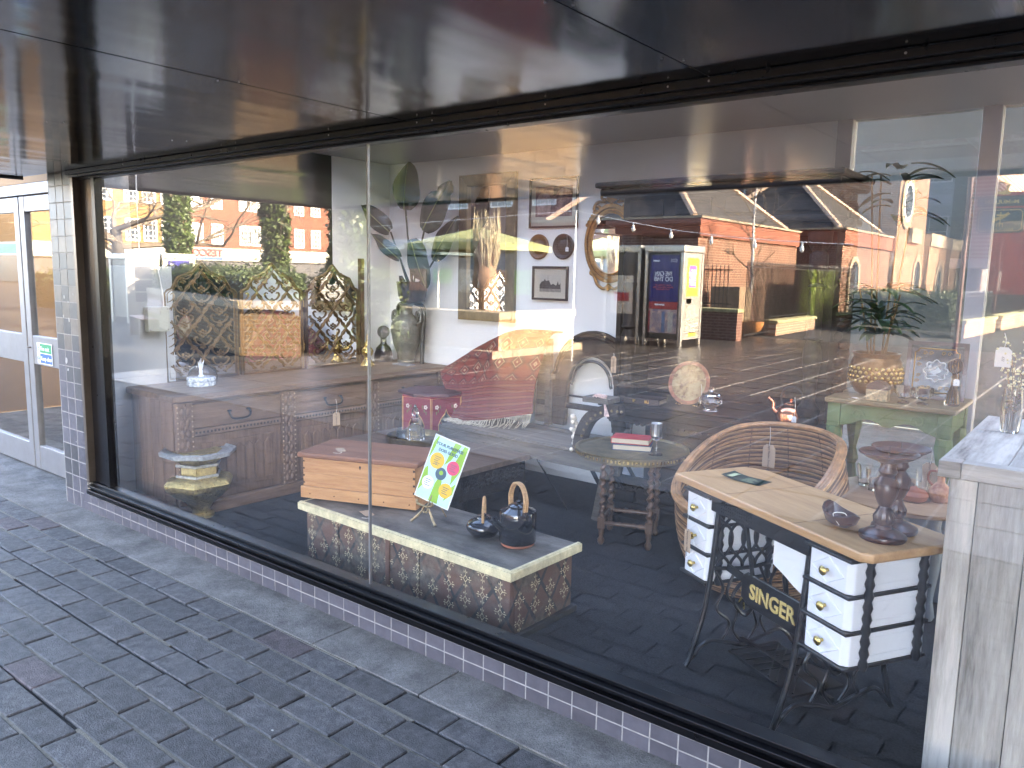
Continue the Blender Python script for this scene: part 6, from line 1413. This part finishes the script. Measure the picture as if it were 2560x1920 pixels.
# planters, hedges, benches
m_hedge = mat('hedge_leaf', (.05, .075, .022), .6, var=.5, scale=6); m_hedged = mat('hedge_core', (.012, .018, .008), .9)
def leaf_cloud(g, n_, sample, s0, s1, flat=.0):
    for _ in range(n_):
        p = Vector(sample()); d = Vector((random.gauss(0, 1), random.gauss(0, 1), random.gauss(0, 1))).normalized(); e = d.orthogonal().normalized(); s = random.uniform(s0, s1)
        e = (Matrix.Rotation(random.uniform(0, 6.28), 3, d) @ e); f = d.cross(e); g.add([p - e * s, p + f * s * .5, p + e * s, p - f * s * .5], [(0, 1, 2, 3)])
def hedge(label, poly, z0, z1, n_, s=(.02, .04), bump=.06, group='clipped hedges'):
    """poly in mirrored plan; a dark core wrapped in leaves"""
    P = [far(*q) for q in poly]; t = thing('hedge', label, 'hedge', (*P[0], 0), group=group); o = Vector((*P[0], 0)); L = [(x - o.x, y - o.y) for x, y in P]
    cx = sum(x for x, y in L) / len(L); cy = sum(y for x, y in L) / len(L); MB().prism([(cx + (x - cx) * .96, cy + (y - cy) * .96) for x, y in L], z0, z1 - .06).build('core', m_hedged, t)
    g = MB(); per = [(L[i], L[(i + 1) % len(L)]) for i in range(len(L))]; wl = [math.dist(*q) for q in per]
    def smp():
        if random.random() < .35:
            i, j, k = random.random(), random.random(), random.choice(range(len(L) - 2)); A, B_, D = L[0], L[k + 1], L[k + 2]
            if i + j > 1: i, j = 1 - i, 1 - j
            return (A[0] + i * (B_[0] - A[0]) + j * (D[0] - A[0]), A[1] + i * (B_[1] - A[1]) + j * (D[1] - A[1]), z1 + random.gauss(0, bump))
        A, B_ = random.choices(per, wl)[0]; t_ = random.random(); return (A[0] + t_ * (B_[0] - A[0]) + random.gauss(0, bump), A[1] + t_ * (B_[1] - A[1]) + random.gauss(0, bump), z0 + (z1 - z0) * random.random() ** .8)
    leaf_cloud(g, n_, smp, *s); stuff(g.build('foliage', m_hedge, t)); return t
bk_pl = mat('planter_brick', (.26, .16, .075), .85, var=.25, scale=14, piece=.22, bump=.2); m_mort = mat('mortar', (.30, .26, .21), .95)
pt = thing('brick_planter', 'sunlit yellow brick planter with stone coping near the shop', 'planter', (*far(-9.3, 11.5), 0))
MB().box(-3.8, -.012, -2.55, -.012, 0, .72).build('mortar_core', m_mort, pt); MB().box(-3.5, .06, -2.8, .25, 0, .14).build('kerb', m_stone, pt)
bm_ = MB().box(-.006, .004, .005, .215, .005, .066).mesh('brick'); bm_.materials.append(bk_pl); bf_ = MB().box(.005, .215, -.004, .006, .005, .066).mesh('brick'); bf_.materials.append(bk_pl)
for r in range(8):
    z = .145 + .071 * r
    for k in range(12):
        y = -.22 * (k + 1) - (r % 2) * .11 + .11
        if -2.56 < y < -.21: share('brick', bm_, (-.006, y, z), 0, pt)
    for k in range(16):
        x = -.22 * (k + 1) - (r % 2) * .11
        if x > -3.8: share('brick', bf_, (x, -.006, z), 0, pt)
for k in range(4): MB().box(-.34, .03, -.645 * (k + 1) + .005, -.645 * k - (0 if k else -.03), .72, .86).build('coping_stone', m_stone, pt, bev=.01)
for k in range(5): MB().box(-.345 - .69 * (k + 1) + .005, -.345 - .69 * k, -.3, .03, .72, .86).build('coping_stone', m_stone, pt, bev=.01)
lp = thing('long_brick_planter', 'long yellow brick raised bed with pale coping behind the bench', 'planter', (*far(-12.76, 8.25), 0))
poly = [(-24, 12.0), (-18.4, 10.05), (-12.76, 8.25), (-11.9, 8.95), (-16.6, 12.45), (-22, 14.5)]; o = Vector((*far(-12.76, 8.25), 0)); L = [(far(*q)[0] - o.x, far(*q)[1] - o.y) for q in poly]
bk_mix = brick('planter_bond', 'xz', (.20, .12, .05), (.15, .085, .038), (.22, .18, .13))
MB().prism(L, 0, .86).build('wall', bk_mix, lp); cx = sum(x for x, y in L) / 6; cy = sum(y for x, y in L) / 6; MB().prism([(cx + (x - cx) * 1.012, cy + (y - cy) * 1.02) for x, y in L], .861, 1.0).build('coping', m_stone, lp)
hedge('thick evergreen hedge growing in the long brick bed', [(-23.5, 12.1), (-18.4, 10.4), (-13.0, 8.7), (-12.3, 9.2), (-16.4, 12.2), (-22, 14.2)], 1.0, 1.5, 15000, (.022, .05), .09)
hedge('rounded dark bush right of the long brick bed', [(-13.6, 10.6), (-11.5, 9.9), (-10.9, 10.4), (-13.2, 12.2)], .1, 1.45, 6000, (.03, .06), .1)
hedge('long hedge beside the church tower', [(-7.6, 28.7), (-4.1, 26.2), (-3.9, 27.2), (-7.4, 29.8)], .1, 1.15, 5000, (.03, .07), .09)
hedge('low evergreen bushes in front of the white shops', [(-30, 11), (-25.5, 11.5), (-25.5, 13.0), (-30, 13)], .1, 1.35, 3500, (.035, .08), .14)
m_bench = mat('bench_slat', (.22, .13, .12), .6, var=.2)
bn = thing('slatted_bench', 'slatted reddish bench before the long brick bed', 'bench', (*far(-17.6, 9.15), 0), R(17))
for k in range(3): MB().box(-.8, .8, .08 + .1 * k, .165 + .1 * k, .43, .46).build('seat_slat', m_bench, bn, bev=.006)
for k in range(3): MB().box(-.8, .8, -.02 - .03 * k, .01 - .03 * k, .55 + .1 * k, .635 + .1 * k).build('back_slat', m_bench, bn, bev=.006)
for x in (-.6, .6): MB().box(x - .03, x + .03, .0, .4, 0, .425).build('leg', m_kdark, bn)

# railings along the church
m_rail = mat('railing_black', (.012, .012, .012), .4)
def low_wall(label, xa, ya, xb, yb, h):
    A, B_ = Vector((*far(xa, ya), 0)), Vector((*far(xb, yb), 0)); d = B_ - A; t = thing('railing_wall', label, 'wall', A, math.atan2(d.y, d.x), 'low railing walls'); L = d.length
    MB().box(0, L, -.17, .17, 0, h).build('wall', bk_xz if abs(d.x) > abs(d.y) else brick('low_wall_brick', 'xz', (.34, .17, .09), (.24, .11, .06), (.45, .38, .3)), t); MB().box(-.03, L + .03, -.22, .22, h, h + .09).build('coping', mat('mossy_coping', (.30, .29, .15), .9, var=.35, scale=5), t, bev=.01); return t
low_wall('brick pillar with mossy cap at the railings near the phone kiosk', -8.9, 19.3, -7.75, 19.3, .72)
low_wall('low mossy brick wall under the church railings, middle length', -7.9, 21.9, -8.1, 26.0, .34)
low_wall('short brick pier at the end of the church railings', -7.7, 27.9, -7.65, 29.0, .40)
low_wall('sunlit low brick wall with railings at the far right', -3.8, 25.6, -3.55, 30.0, .42)
low_wall('farther low wall on the right beyond the sunlit one', -3.5, 31.0, -3.2, 36.0, .42)
def railing(label, xa, ya, xb, yb, z0, z1, step=.11):
    A, B_ = Vector((*far(xa, ya), 0)), Vector((*far(xb, yb), 0)); d = B_ - A; L = d.length; t = thing('railing', label, 'railing', A, math.atan2(d.y, d.x), 'black spear railings')
    for z in (z0 + .06, z1 - .18): MB().box(0, L, -.015, .015, z, z + .03).build('rail', m_rail, t)
    bm2 = MB().box(-.009, .009, -.009, .009, z0, z1 - .06).lathe([(.018, 0), (.012, .02), (.001, .07)], (0, 0, z1 - .07), 5).mesh('bar'); bm2.materials.append(m_rail)
    for k in range(int(L / step)): share('bar', bm2, (step * (k + .5), 0, 0), 0, t)
    return t
railing('black spear railing from the kiosk to the first pillar', -9.6, 19.3, -8.0, 19.3, .85, 1.95)
railing('tall black spear gate between two pillars', -7.8, 19.7, -7.9, 21.8, .05, 2.05)
railing('black spear railing on the mossy wall', -7.95, 21.9, -8.1, 26.0, .45, 2.05)
railing('black spear gate in front of the green climber', -8.0, 26.1, -7.7, 29.0, .1, 2.05)
railing('short railing on the sunlit right wall', -3.8, 25.6, -3.55, 30.0, .52, 1.35)
cs_ = thing('climber_screen', 'bright green climber covering a fence behind the railings', 'climber', (*far(-8.45, 26.0), 0)); g = MB(); leaf_cloud(g, 5200, lambda: (random.gauss(0, .06) + .02, -random.uniform(0, 3.4), random.uniform(.05, 1.9)), .03, .07); m_brt = mat('bright_leaf', (.20, .27, .03), .55, var=.4, scale=5); stuff(g.build('foliage', m_brt, cs_)); MB().box(-.1, -.03, -3.4, 0, 0, 1.8).build('fence_board', mat('old_fence', (.14, .10, .06), .8), cs_)
bw = thing('trough_planter', 'rounded orange trough planter behind the railing pillar', 'planter', (*far(-8.6, 20.9), .0)); MB().lathe([(.30, 0), (.42, .06), (.55, .22), (.60, .42), (.54, .43), (.45, .25)], n=28, sx=1.5, sy=.7).build('trough', mat('orange_pot', (.40, .17, .05), .6, var=.25, scale=4), bw, 45)
bb = thing('wooden_bin_store', 'brown wooden cupboard behind the railing gate', 'cupboard', (*far(-8.7, 21.0), 0)); MB().box(-.4, .4, -.45, .45, 0, 1.35).build('body', mat('brown_board', (.22, .15, .09), .7, var=.3, scale=6), bb); MB().box(.401, .42, -.4, .0, .1, 1.2).build('door', MATS['brown_board'], bb)

# trees
m_bark = mat('grey_bark', (.05, .042, .033), .9, var=.35, scale=8, bump=.6, bscale=25); m_birch = mat('birch_bark', (.55, .52, .48), .8, var=.25, scale=10); m_ivy = mat('ivy_leaf', (.055, .085, .018), .5, var=.5, scale=5); m_twig = mat('bare_twig', (.15, .115, .08), .9)
def branches(g, p, d, L, r, depth, spread=.7, up=.25):
    d = d.normalized(); N = 4; pts = [p]; q = p.copy()
    for i in range(N): d = (d + Vector((random.gauss(0, .14), random.gauss(0, .14), random.gauss(0, .10) + up * .1))).normalized(); q = q + d * L / N; pts.append(q.copy())
    g.tube(pts, [r * (1 - .6 * i / N) for i in range(N + 1)], 5 if depth > 1 else 4)
    if depth <= 0: return
    for k in range(3 if depth < 3 else 4):
        i = random.randint(2, N); nd = (d + Vector((random.gauss(0, spread), random.gauss(0, spread), random.gauss(.1, spread * .7)))).normalized(); branches(g, pts[i], nd, L * random.uniform(.5, .75), r * .45, depth - 1, spread, up)
def ivy_tree(label, px, yv, r, h, ivy_top, n_, limbs=5):
    x = ratio(px) * yv; t = thing('ivy_tree', label, 'tree', (*far(x, yv), 0), group='ivy clad trees'); ph = random.uniform(0, 6)
    MB().tube(bez([(0, 0, 0), (.05, .03, h * .4), (-.04, .05, h * .8), (0, 0, h)], 5), [r * (1 - .35 * k / 15) for k in range(16)], 10).build('trunk', m_bark, t, 50)
    def smp():
        a = random.uniform(0, 6.28); z = random.uniform(.4, ivy_top); k = 1 + .35 * noise.noise(Vector((a, z * 1.3, ph))); rr = (r * 1.3 + .06) * k + abs(random.gauss(0, .06)); return (rr * math.cos(a), rr * math.sin(a), z)
    g = MB(); leaf_cloud(g, int(n_ * 2.2), smp, .04, .09); stuff(g.build('ivy', m_ivy, t))
    g = MB()
    for k in range(limbs): a = 6.28 * k / limbs + ph; branches(g, Vector((0, 0, h * random.uniform(.55, .95))), Vector((math.cos(a), math.sin(a), .5)), random.uniform(1.8, 3.0), r * .4, 3)
    g.build('crown', m_twig, t); return t
ivy_tree('ivy clad tree trunk at the left beside the far kiosk', 450, 13.5, .2, 5.6, 4.3, 3200, 6)
ivy_tree('ivy clad tree trunk in the middle of the hedge', 690, 11.6, .13, 4.6, 3.4, 2400, 5)
ivy_tree('thick ivy clad tree trunk nearest the thin silver strip', 870, 10.9, .17, 5.2, 4.6, 3000, 5)
bt_ = thing('bare_tree', 'wide bare winter tree before the yellow brick shops', 'tree', (*far(ratio(300) * 15, 15), 0)); MB().tube([(0, 0, 0), (.1, 0, 1.6), (0, .1, 3.0)], [.3, .24, .2], 10).build('trunk', m_bark, bt_, 50); g = MB()
for k in range(7): branches(g, Vector((0, .1, random.uniform(1.8, 3.0))), Vector((math.cos(k * .9), math.sin(k * .9), random.uniform(.1, .8))), random.uniform(2.6, 4.0), .13, 3, .6, .1)
g.build('crown', m_twig, bt_)
bi = thing('birch_tree', 'slender bare birch tree before the church pavilion', 'tree', (*far(ratio(1876) * 21.4, 21.4), 0)); MB().tube(bez([(0, 0, 0), (.05, .02, 1.6), (0, 0, 3.2), (.06, 0, 4.8)], 5), [.065 - .0035 * k for k in range(16)], 8).build('trunk', m_birch, bi, 50); g = MB()
for k in range(12): a = k * 2.4; branches(g, Vector((0, 0, 1.5 + .28 * k)), Vector((math.cos(a), math.sin(a), 1.0)), random.uniform(.7, 1.2), .022, 2, .45, .3)
g.build('crown', m_twig, bi)
pt_ = thing('pollard_trunk', 'sunlit pollarded trunk with shaggy sprouts by the parasols', 'tree', (*far(ratio(1215) * 13.2, 13.2), 0)); MB().tube(bez([(0, 0, 0), (.06, 0, .9), (-.03, .02, 1.7), (0, 0, 2.3)], 5), [.26, .25, .25, .26, .28, .27, .25, .26, .3, .27, .24, .23, .22, .2, .18, .15], 12).build('trunk', mat('warm_bark', (.22, .13, .08), .9, var=.4, scale=10, bump=1, bscale=20), pt_, 40); g = MB()
for k in range(160): a = random.uniform(0, 6.28); z = random.uniform(1.6, 2.3); g.tube([(.2 * math.cos(a), .2 * math.sin(a), z), (.3 * math.cos(a), .3 * math.sin(a), z + random.uniform(.2, .45)), (.26 * math.cos(a), .26 * math.sin(a), z + random.uniform(.5, .8))], [.012, .009, .004], 4)
g.build('crown', mat('pale_twig', (.42, .36, .24), .9), pt_)

# parasols, festoon lights, pub sign
def parasol(label, x, yv, r, h, m):
    t = thing('parasol', label, 'parasol', (*far(x, yv), 0), group='cafe parasols'); MB().lathe([(.03, 0), (.03, h)], n=10).build('pole', m_wpaint, t); MB().lathe([(.3, 0), (.3, .06), (.05, .1)], n=16).build('base', m_kdark, t)
    g = MB(); N = 8; rim = [(r * math.cos(6.283 * i / N), r * math.sin(6.283 * i / N), h - .42) for i in range(N)]; apex = (0, 0, h)
    for i in range(N): g.add([apex, rim[i], rim[(i + 1) % N]], [(0, 1, 2)]); a, b2 = rim[i], rim[(i + 1) % N]; g.add([a, b2, (b2[0], b2[1], b2[2] - .14), (a[0], a[1], a[2] - .14)], [(0, 1, 2, 3)])
    o = g.build('canopy_cloth', m, t); md = o.modifiers.new('thick', 'SOLIDIFY'); md.thickness = .01; g = MB()
    for i in range(N): g.tube([(0, 0, h - .03), tuple(v - (.0 if k < 2 else .03) for k, v in enumerate(rim[i]))], .01, 5)
    g.build('rib', m_wpaint, t)
m_lime = mat('lime_cloth', (.24, .26, .11), .8, var=.08); m_teal = mat('teal_cloth', (.07, .105, .11), .8, var=.08)
parasol('lime green cafe parasol beside the pollarded trunk', -12.3, 14.4, 1.75, 2.66, m_lime); parasol('teal cafe parasol left of the lime one', -15.6, 16.5, 1.7, 2.6, m_teal)
cf = thing('cafe_kiosk', 'low dark cafe kiosk with bright window goods behind the parasols', 'kiosk', (*far(-17.5, 21), 0)); MB().box(-4.5, 4.0, -2, 0, 0, 2.5).build('body', mat('kiosk_grey', (.16, .17, .17), .6), cf); MB().box(-4.7, 4.2, -2.2, .5, 2.5, 2.75).build('roof', mat('kiosk_roof', (.30, .33, .36), .5), cf)
for k in range(6): MB().box(-3.8 + k * 1.25, -2.9 + k * 1.25, .001, .05, .9 + .3 * (k % 2), 1.7).build('window_goods', mat('goods_%d' % (k % 3), ((.5, .25, .15), (.2, .45, .1), (.55, .5, .4))[k % 3], .5, var=.4, scale=8), cf)
fz = thing('festoon_lights', 'string of clear festoon bulbs across the square', 'festoon', (0, 0, 0)); A, B_ = Vector((*far(-8.1, 12.2), 2.75)), Vector((*far(-3.2, 12.0), 2.10)); pts = [A.lerp(B_, k / 20) - Vector((0, 0, .12 * math.sin(math.pi * k / 20))) for k in range(21)]
MB().tube(pts, .006, 5).tube([A, A - Vector((0, 0, 2.75))], .012, 8).tube([Vector((*far(-14.5, 11.8), 2.5)), A], .006, 5).build('cable', m_wt, fz)
bl_ = MB().lathe([(.012, 0), (.014, -.05), (.03, -.09), (.032, -.12), (.018, -.15), (.002, -.16)], n=10).mesh('bulb', 60); bl_.materials.append(mat('bulb_glass', (.75, .75, .72), .1, coat=1))
for k in range(2, 20, 3): share('bulb', bl_, pts[k], 0, fz)
ps = thing('pub_sign', 'hanging pub sign with gold stag and the name McMULLEN on a tall post', 'pub sign', (*far(-2.37, 20), 0)); m_psg = mat('sign_dark_green', (.02, .03, .028), .4); m_psr = mat('gold_leaf', (.55, .34, .10), .35, metal=.5)
MB().box(-.46, .46, -.03, .03, 3.22, 3.40).build('name_board', m_psg, ps, bev=.01); MB().prism([(-.38, 2.66), (.38, 2.66), (.44, 2.72), (.44, 3.12), (.38, 3.18), (-.38, 3.18), (-.44, 3.12), (-.44, 2.72)], -.03, .03, 'xz').build('picture_board', m_psg, ps, bev=.01)
MB().tube([(x, .032, z) for x, z in [(-.35, 2.70), (.35, 2.70), (.40, 2.75), (.40, 3.09), (.35, 3.14), (-.35, 3.14), (-.40, 3.09), (-.40, 2.75)]], .009, 5, True).build('gold_border', m_psr, ps)
lettering('lettering', 'McMULLEN', .11, m_psr, ps, (0, .032, 3.31), (R(90), 0, R(180)), .002, width=.62, bold=.002); lettering('lettering', 'Baker & Barker', .05, m_psr, ps, (0, .032, 2.735), (R(90), 0, R(180)), .002, width=.5)
st = MB().prism([(.17, 3.52), (.12, 3.47), (.02, 3.46), (-.08, 3.48), (-.17, 3.43), (-.15, 3.47), (-.08, 3.53), (.0, 3.54), (.06, 3.58), (.05, 3.65), (.10, 3.69), (.14, 3.66), (.09, 3.60), (.11, 3.54)], -.012, .012, 'xz'); st.tube([(.07, 0, 3.68), (-.02, 0, 3.73), (-.12, 0, 3.71)], .012, 5).tube([(.03, 0, 3.71), (.02, 0, 3.78)], .01, 5).tube([(-.06, 0, 3.72), (-.08, 0, 3.77)], .01, 5).build('stag', m_psr, ps)
fk = MB().box(-.012, .012, .031, .037, 2.78, 3.10).box(-.07, .07, .031, .037, 3.02, 3.045).box(-.06, .06, .031, .037, 2.84, 2.86).box(-.06, -.045, .031, .037, 2.78, 2.84).box(.045, .06, .031, .037, 2.78, 2.84)
for k in range(8): fk.obox((-.13 + k * .038, .035, 2.90 + .022 * k + .015 * math.sin(k)), (.05, .006, .06), 0, 0, R(-25))
fk.build('gold_device', m_psr, ps)
MB().lathe([(.05, 0), (.045, 5.2)], (-.62, 0, 0), 12).build('post', mat('post_maroon', (.12, .05, .05), .5), ps); MB().box(-.6, .46, -.02, .02, 3.40, 3.44).build('arm', m_kdark, ps)

# buildings farther off
gb = thing('grey_flats', 'grey modern flats with white framed windows behind the church tower', 'building', (0, 0, 0)); m_gp_ = mat('grey_cladding', (.26, .28, .31), .5, var=.06, scale=1)
MB().box(-13.5, -8.6, 2 * YG - 76, 2 * YG - 60, 0, 16).build('wall', m_gp_, gb); MB().box(-9.9, -8.55, 2 * YG - 76, 2 * YG - 59.9, 0, 16.2).build('corner_pier', mat('charcoal_brick', (.10, .105, .10), .8, var=.2), gb)
for z in (4.9, 9.2, 13.2): win_front(gb, -11.2, 60, z, 2.3, 2.1, 2, 2)
for z in (7.0, 11.3): MB().box(-12.6, -10.0, 2 * YG - 60, 2 * YG - 59.98, z - .35, z + .35).build('cladding_panel', mat('grey_panel_light', (.34, .36, .40), .5), gb)
sb2 = thing('striped_brick_block', 'orange and cream striped brick stair tower beyond the flats', 'building', (0, 0, 0)); x0, x1 = ratio(2397) * 52, ratio(2468) * 52
walls(sb2, x0, x1, 52, 66, 2.9, 14, brick('striped_front', 'xz', (.42, .20, .12), (.36, .16, .10), (.60, .50, .40), 3.0, .22, .06), brick('striped_side', 'yz', (.42, .20, .12), (.36, .16, .10), (.60, .50, .40), 3.0, .22, .06)); MB().box(x0 - 2.3, x1 + .6, 2 * YG - 56, 2 * YG - 50.5, 2.4, 2.9).build('entrance_canopy', m_wpaint, sb2); walls(sb2, x0 - .3, x1 - 1.0, 53, 58, 0, 2.4, bkt_xz, bkt_yz, 'ground_floor_wall')
rb = thing('red_rendered_house', 'dark red rendered building at the far right edge', 'building', (0, 0, 0)); MB().box(-6.0, 6, 2 * YG - 58, 2 * YG - 48, 1.0, 6.2).build('wall', mat('red_render', (.32, .055, .045), .8, var=.12, scale=1.5), rb); MB().box(-6.1, 6.2, 2 * YG - 58, 2 * YG - 47.9, 0, 1.0).build('shopfront', mat('red_shop', (.10, .06, .05), .5), rb); MB().box(-4.2, 6, 2 * YG - 57, 2 * YG - 49, 6.2, 8.4).build('upper_storey', mat('red_upper', (.28, .10, .09), .8), rb)
# terrace of shops far to the left
def terrace(nm, label, ya, yb, mxz, myz, wins, z1=13):
    t = thing(nm, label, 'building', (0, 0, 0)); X = -75
    walls(t, X - 12, X, ya, yb, 3.6, z1, mxz, myz); MB().box(X - 12, X + .02, 2 * YG - yb, 2 * YG - ya, 0, 2.3).build('shopfront', mat('shop_dark', (.05, .05, .055), .3, var=.4, scale=1), t); MB().box(X - 12, X + .4, 2 * YG - yb, 2 * YG - ya, 2.3, 3.6).build('fascia', mat('cream_fascia', (.34, .31, .26), .6, var=.1, scale=1), t)
    for yv in wins:
        for z in (5.0, 8.6): win_side(t, X, yv, z, 1.35, 2.1)
    return t
yb_x, yb_y = brick('stock_brick_f', 'xz', (.22, .115, .025), (.17, .085, .02), (.24, .17, .08), .45, .15, .02), brick('stock_brick', 'yz', (.22, .115, .025), (.17, .085, .02), (.24, .17, .08), .45, .15, .02); rbx, rby = brick('red_stock_f', 'xz', (.20, .05, .022), (.15, .036, .018), (.22, .14, .09), .45, .15, .02), brick('red_stock', 'yz', (.20, .05, .022), (.15, .036, .018), (.22, .14, .09), .45, .15, .02)
yw = lambda px: -75 / ratio(px)
terrace('yellow_brick_terrace', 'yellow brick terrace with white sash windows and pale shop fascia', 28, yw(415), yb_x, yb_y, [yw(p) for p in (242, 271, 336, 380)])
t = terrace('red_brick_terrace', 'red brick terrace with white sash windows above a TESCO shop', yw(415) + .05, yw(850), rbx, rby, [yw(p) for p in (425, 496, 546, 615, 640, 700, 749, 790, 835)])
ya = 2 * YG - yw(515); lettering('lettering', 'TESCO', 1.0, mat('sign_red', (.55, .02, .02), .4), t, (-74.55, ya, 3.05), (R(90), 0, R(90)), .05, bold=.03, width=3.4); MB().box(-74.58, -74.5, ya - 1.7, ya + 1.7, 2.42, 2.62).build('blue_dashes', m_blue, t)
bal = MB()
for k in range(34): bal.lathe([(.12, 0), (.2, .3), (.1, .6), (.15, .9)], (-74.8, 2 * YG - yw(560) - 6 + k * .36, 10.6), 6)
bal.build('balustrade', m_wpaint, t)
wg = thing('shading_wing', 'unseen tall brick wing added right of the shop for shade', 'building', (0, 0, 0)); MB().box(6.6, 16, -9.0, 5.3, 0, 11).build('wall', brick('wing_brick', 'xz', (.24, .10, .065), (.17, .065, .045), (.42, .38, .33)), wg)  # unseen block added to keep the sun off the shop front

# every thing's Empty goes to the foot of what it carries
bpy.context.view_layer.update()
for o in [q for q in C.objects if q.type == 'EMPTY' and q.location.length < 1e-6 and q.children]:
    pts = [ch.matrix_world @ Vector(c) for ch in o.children if ch.type == 'MESH' for c in ch.bound_box]
    if not pts: continue
    c = Vector(((min(p.x for p in pts) + max(p.x for p in pts)) / 2, (min(p.y for p in pts) + max(p.y for p in pts)) / 2, min(p.z for p in pts)))
    o.location = c
    for ch in o.children: ch.location = ch.location - c
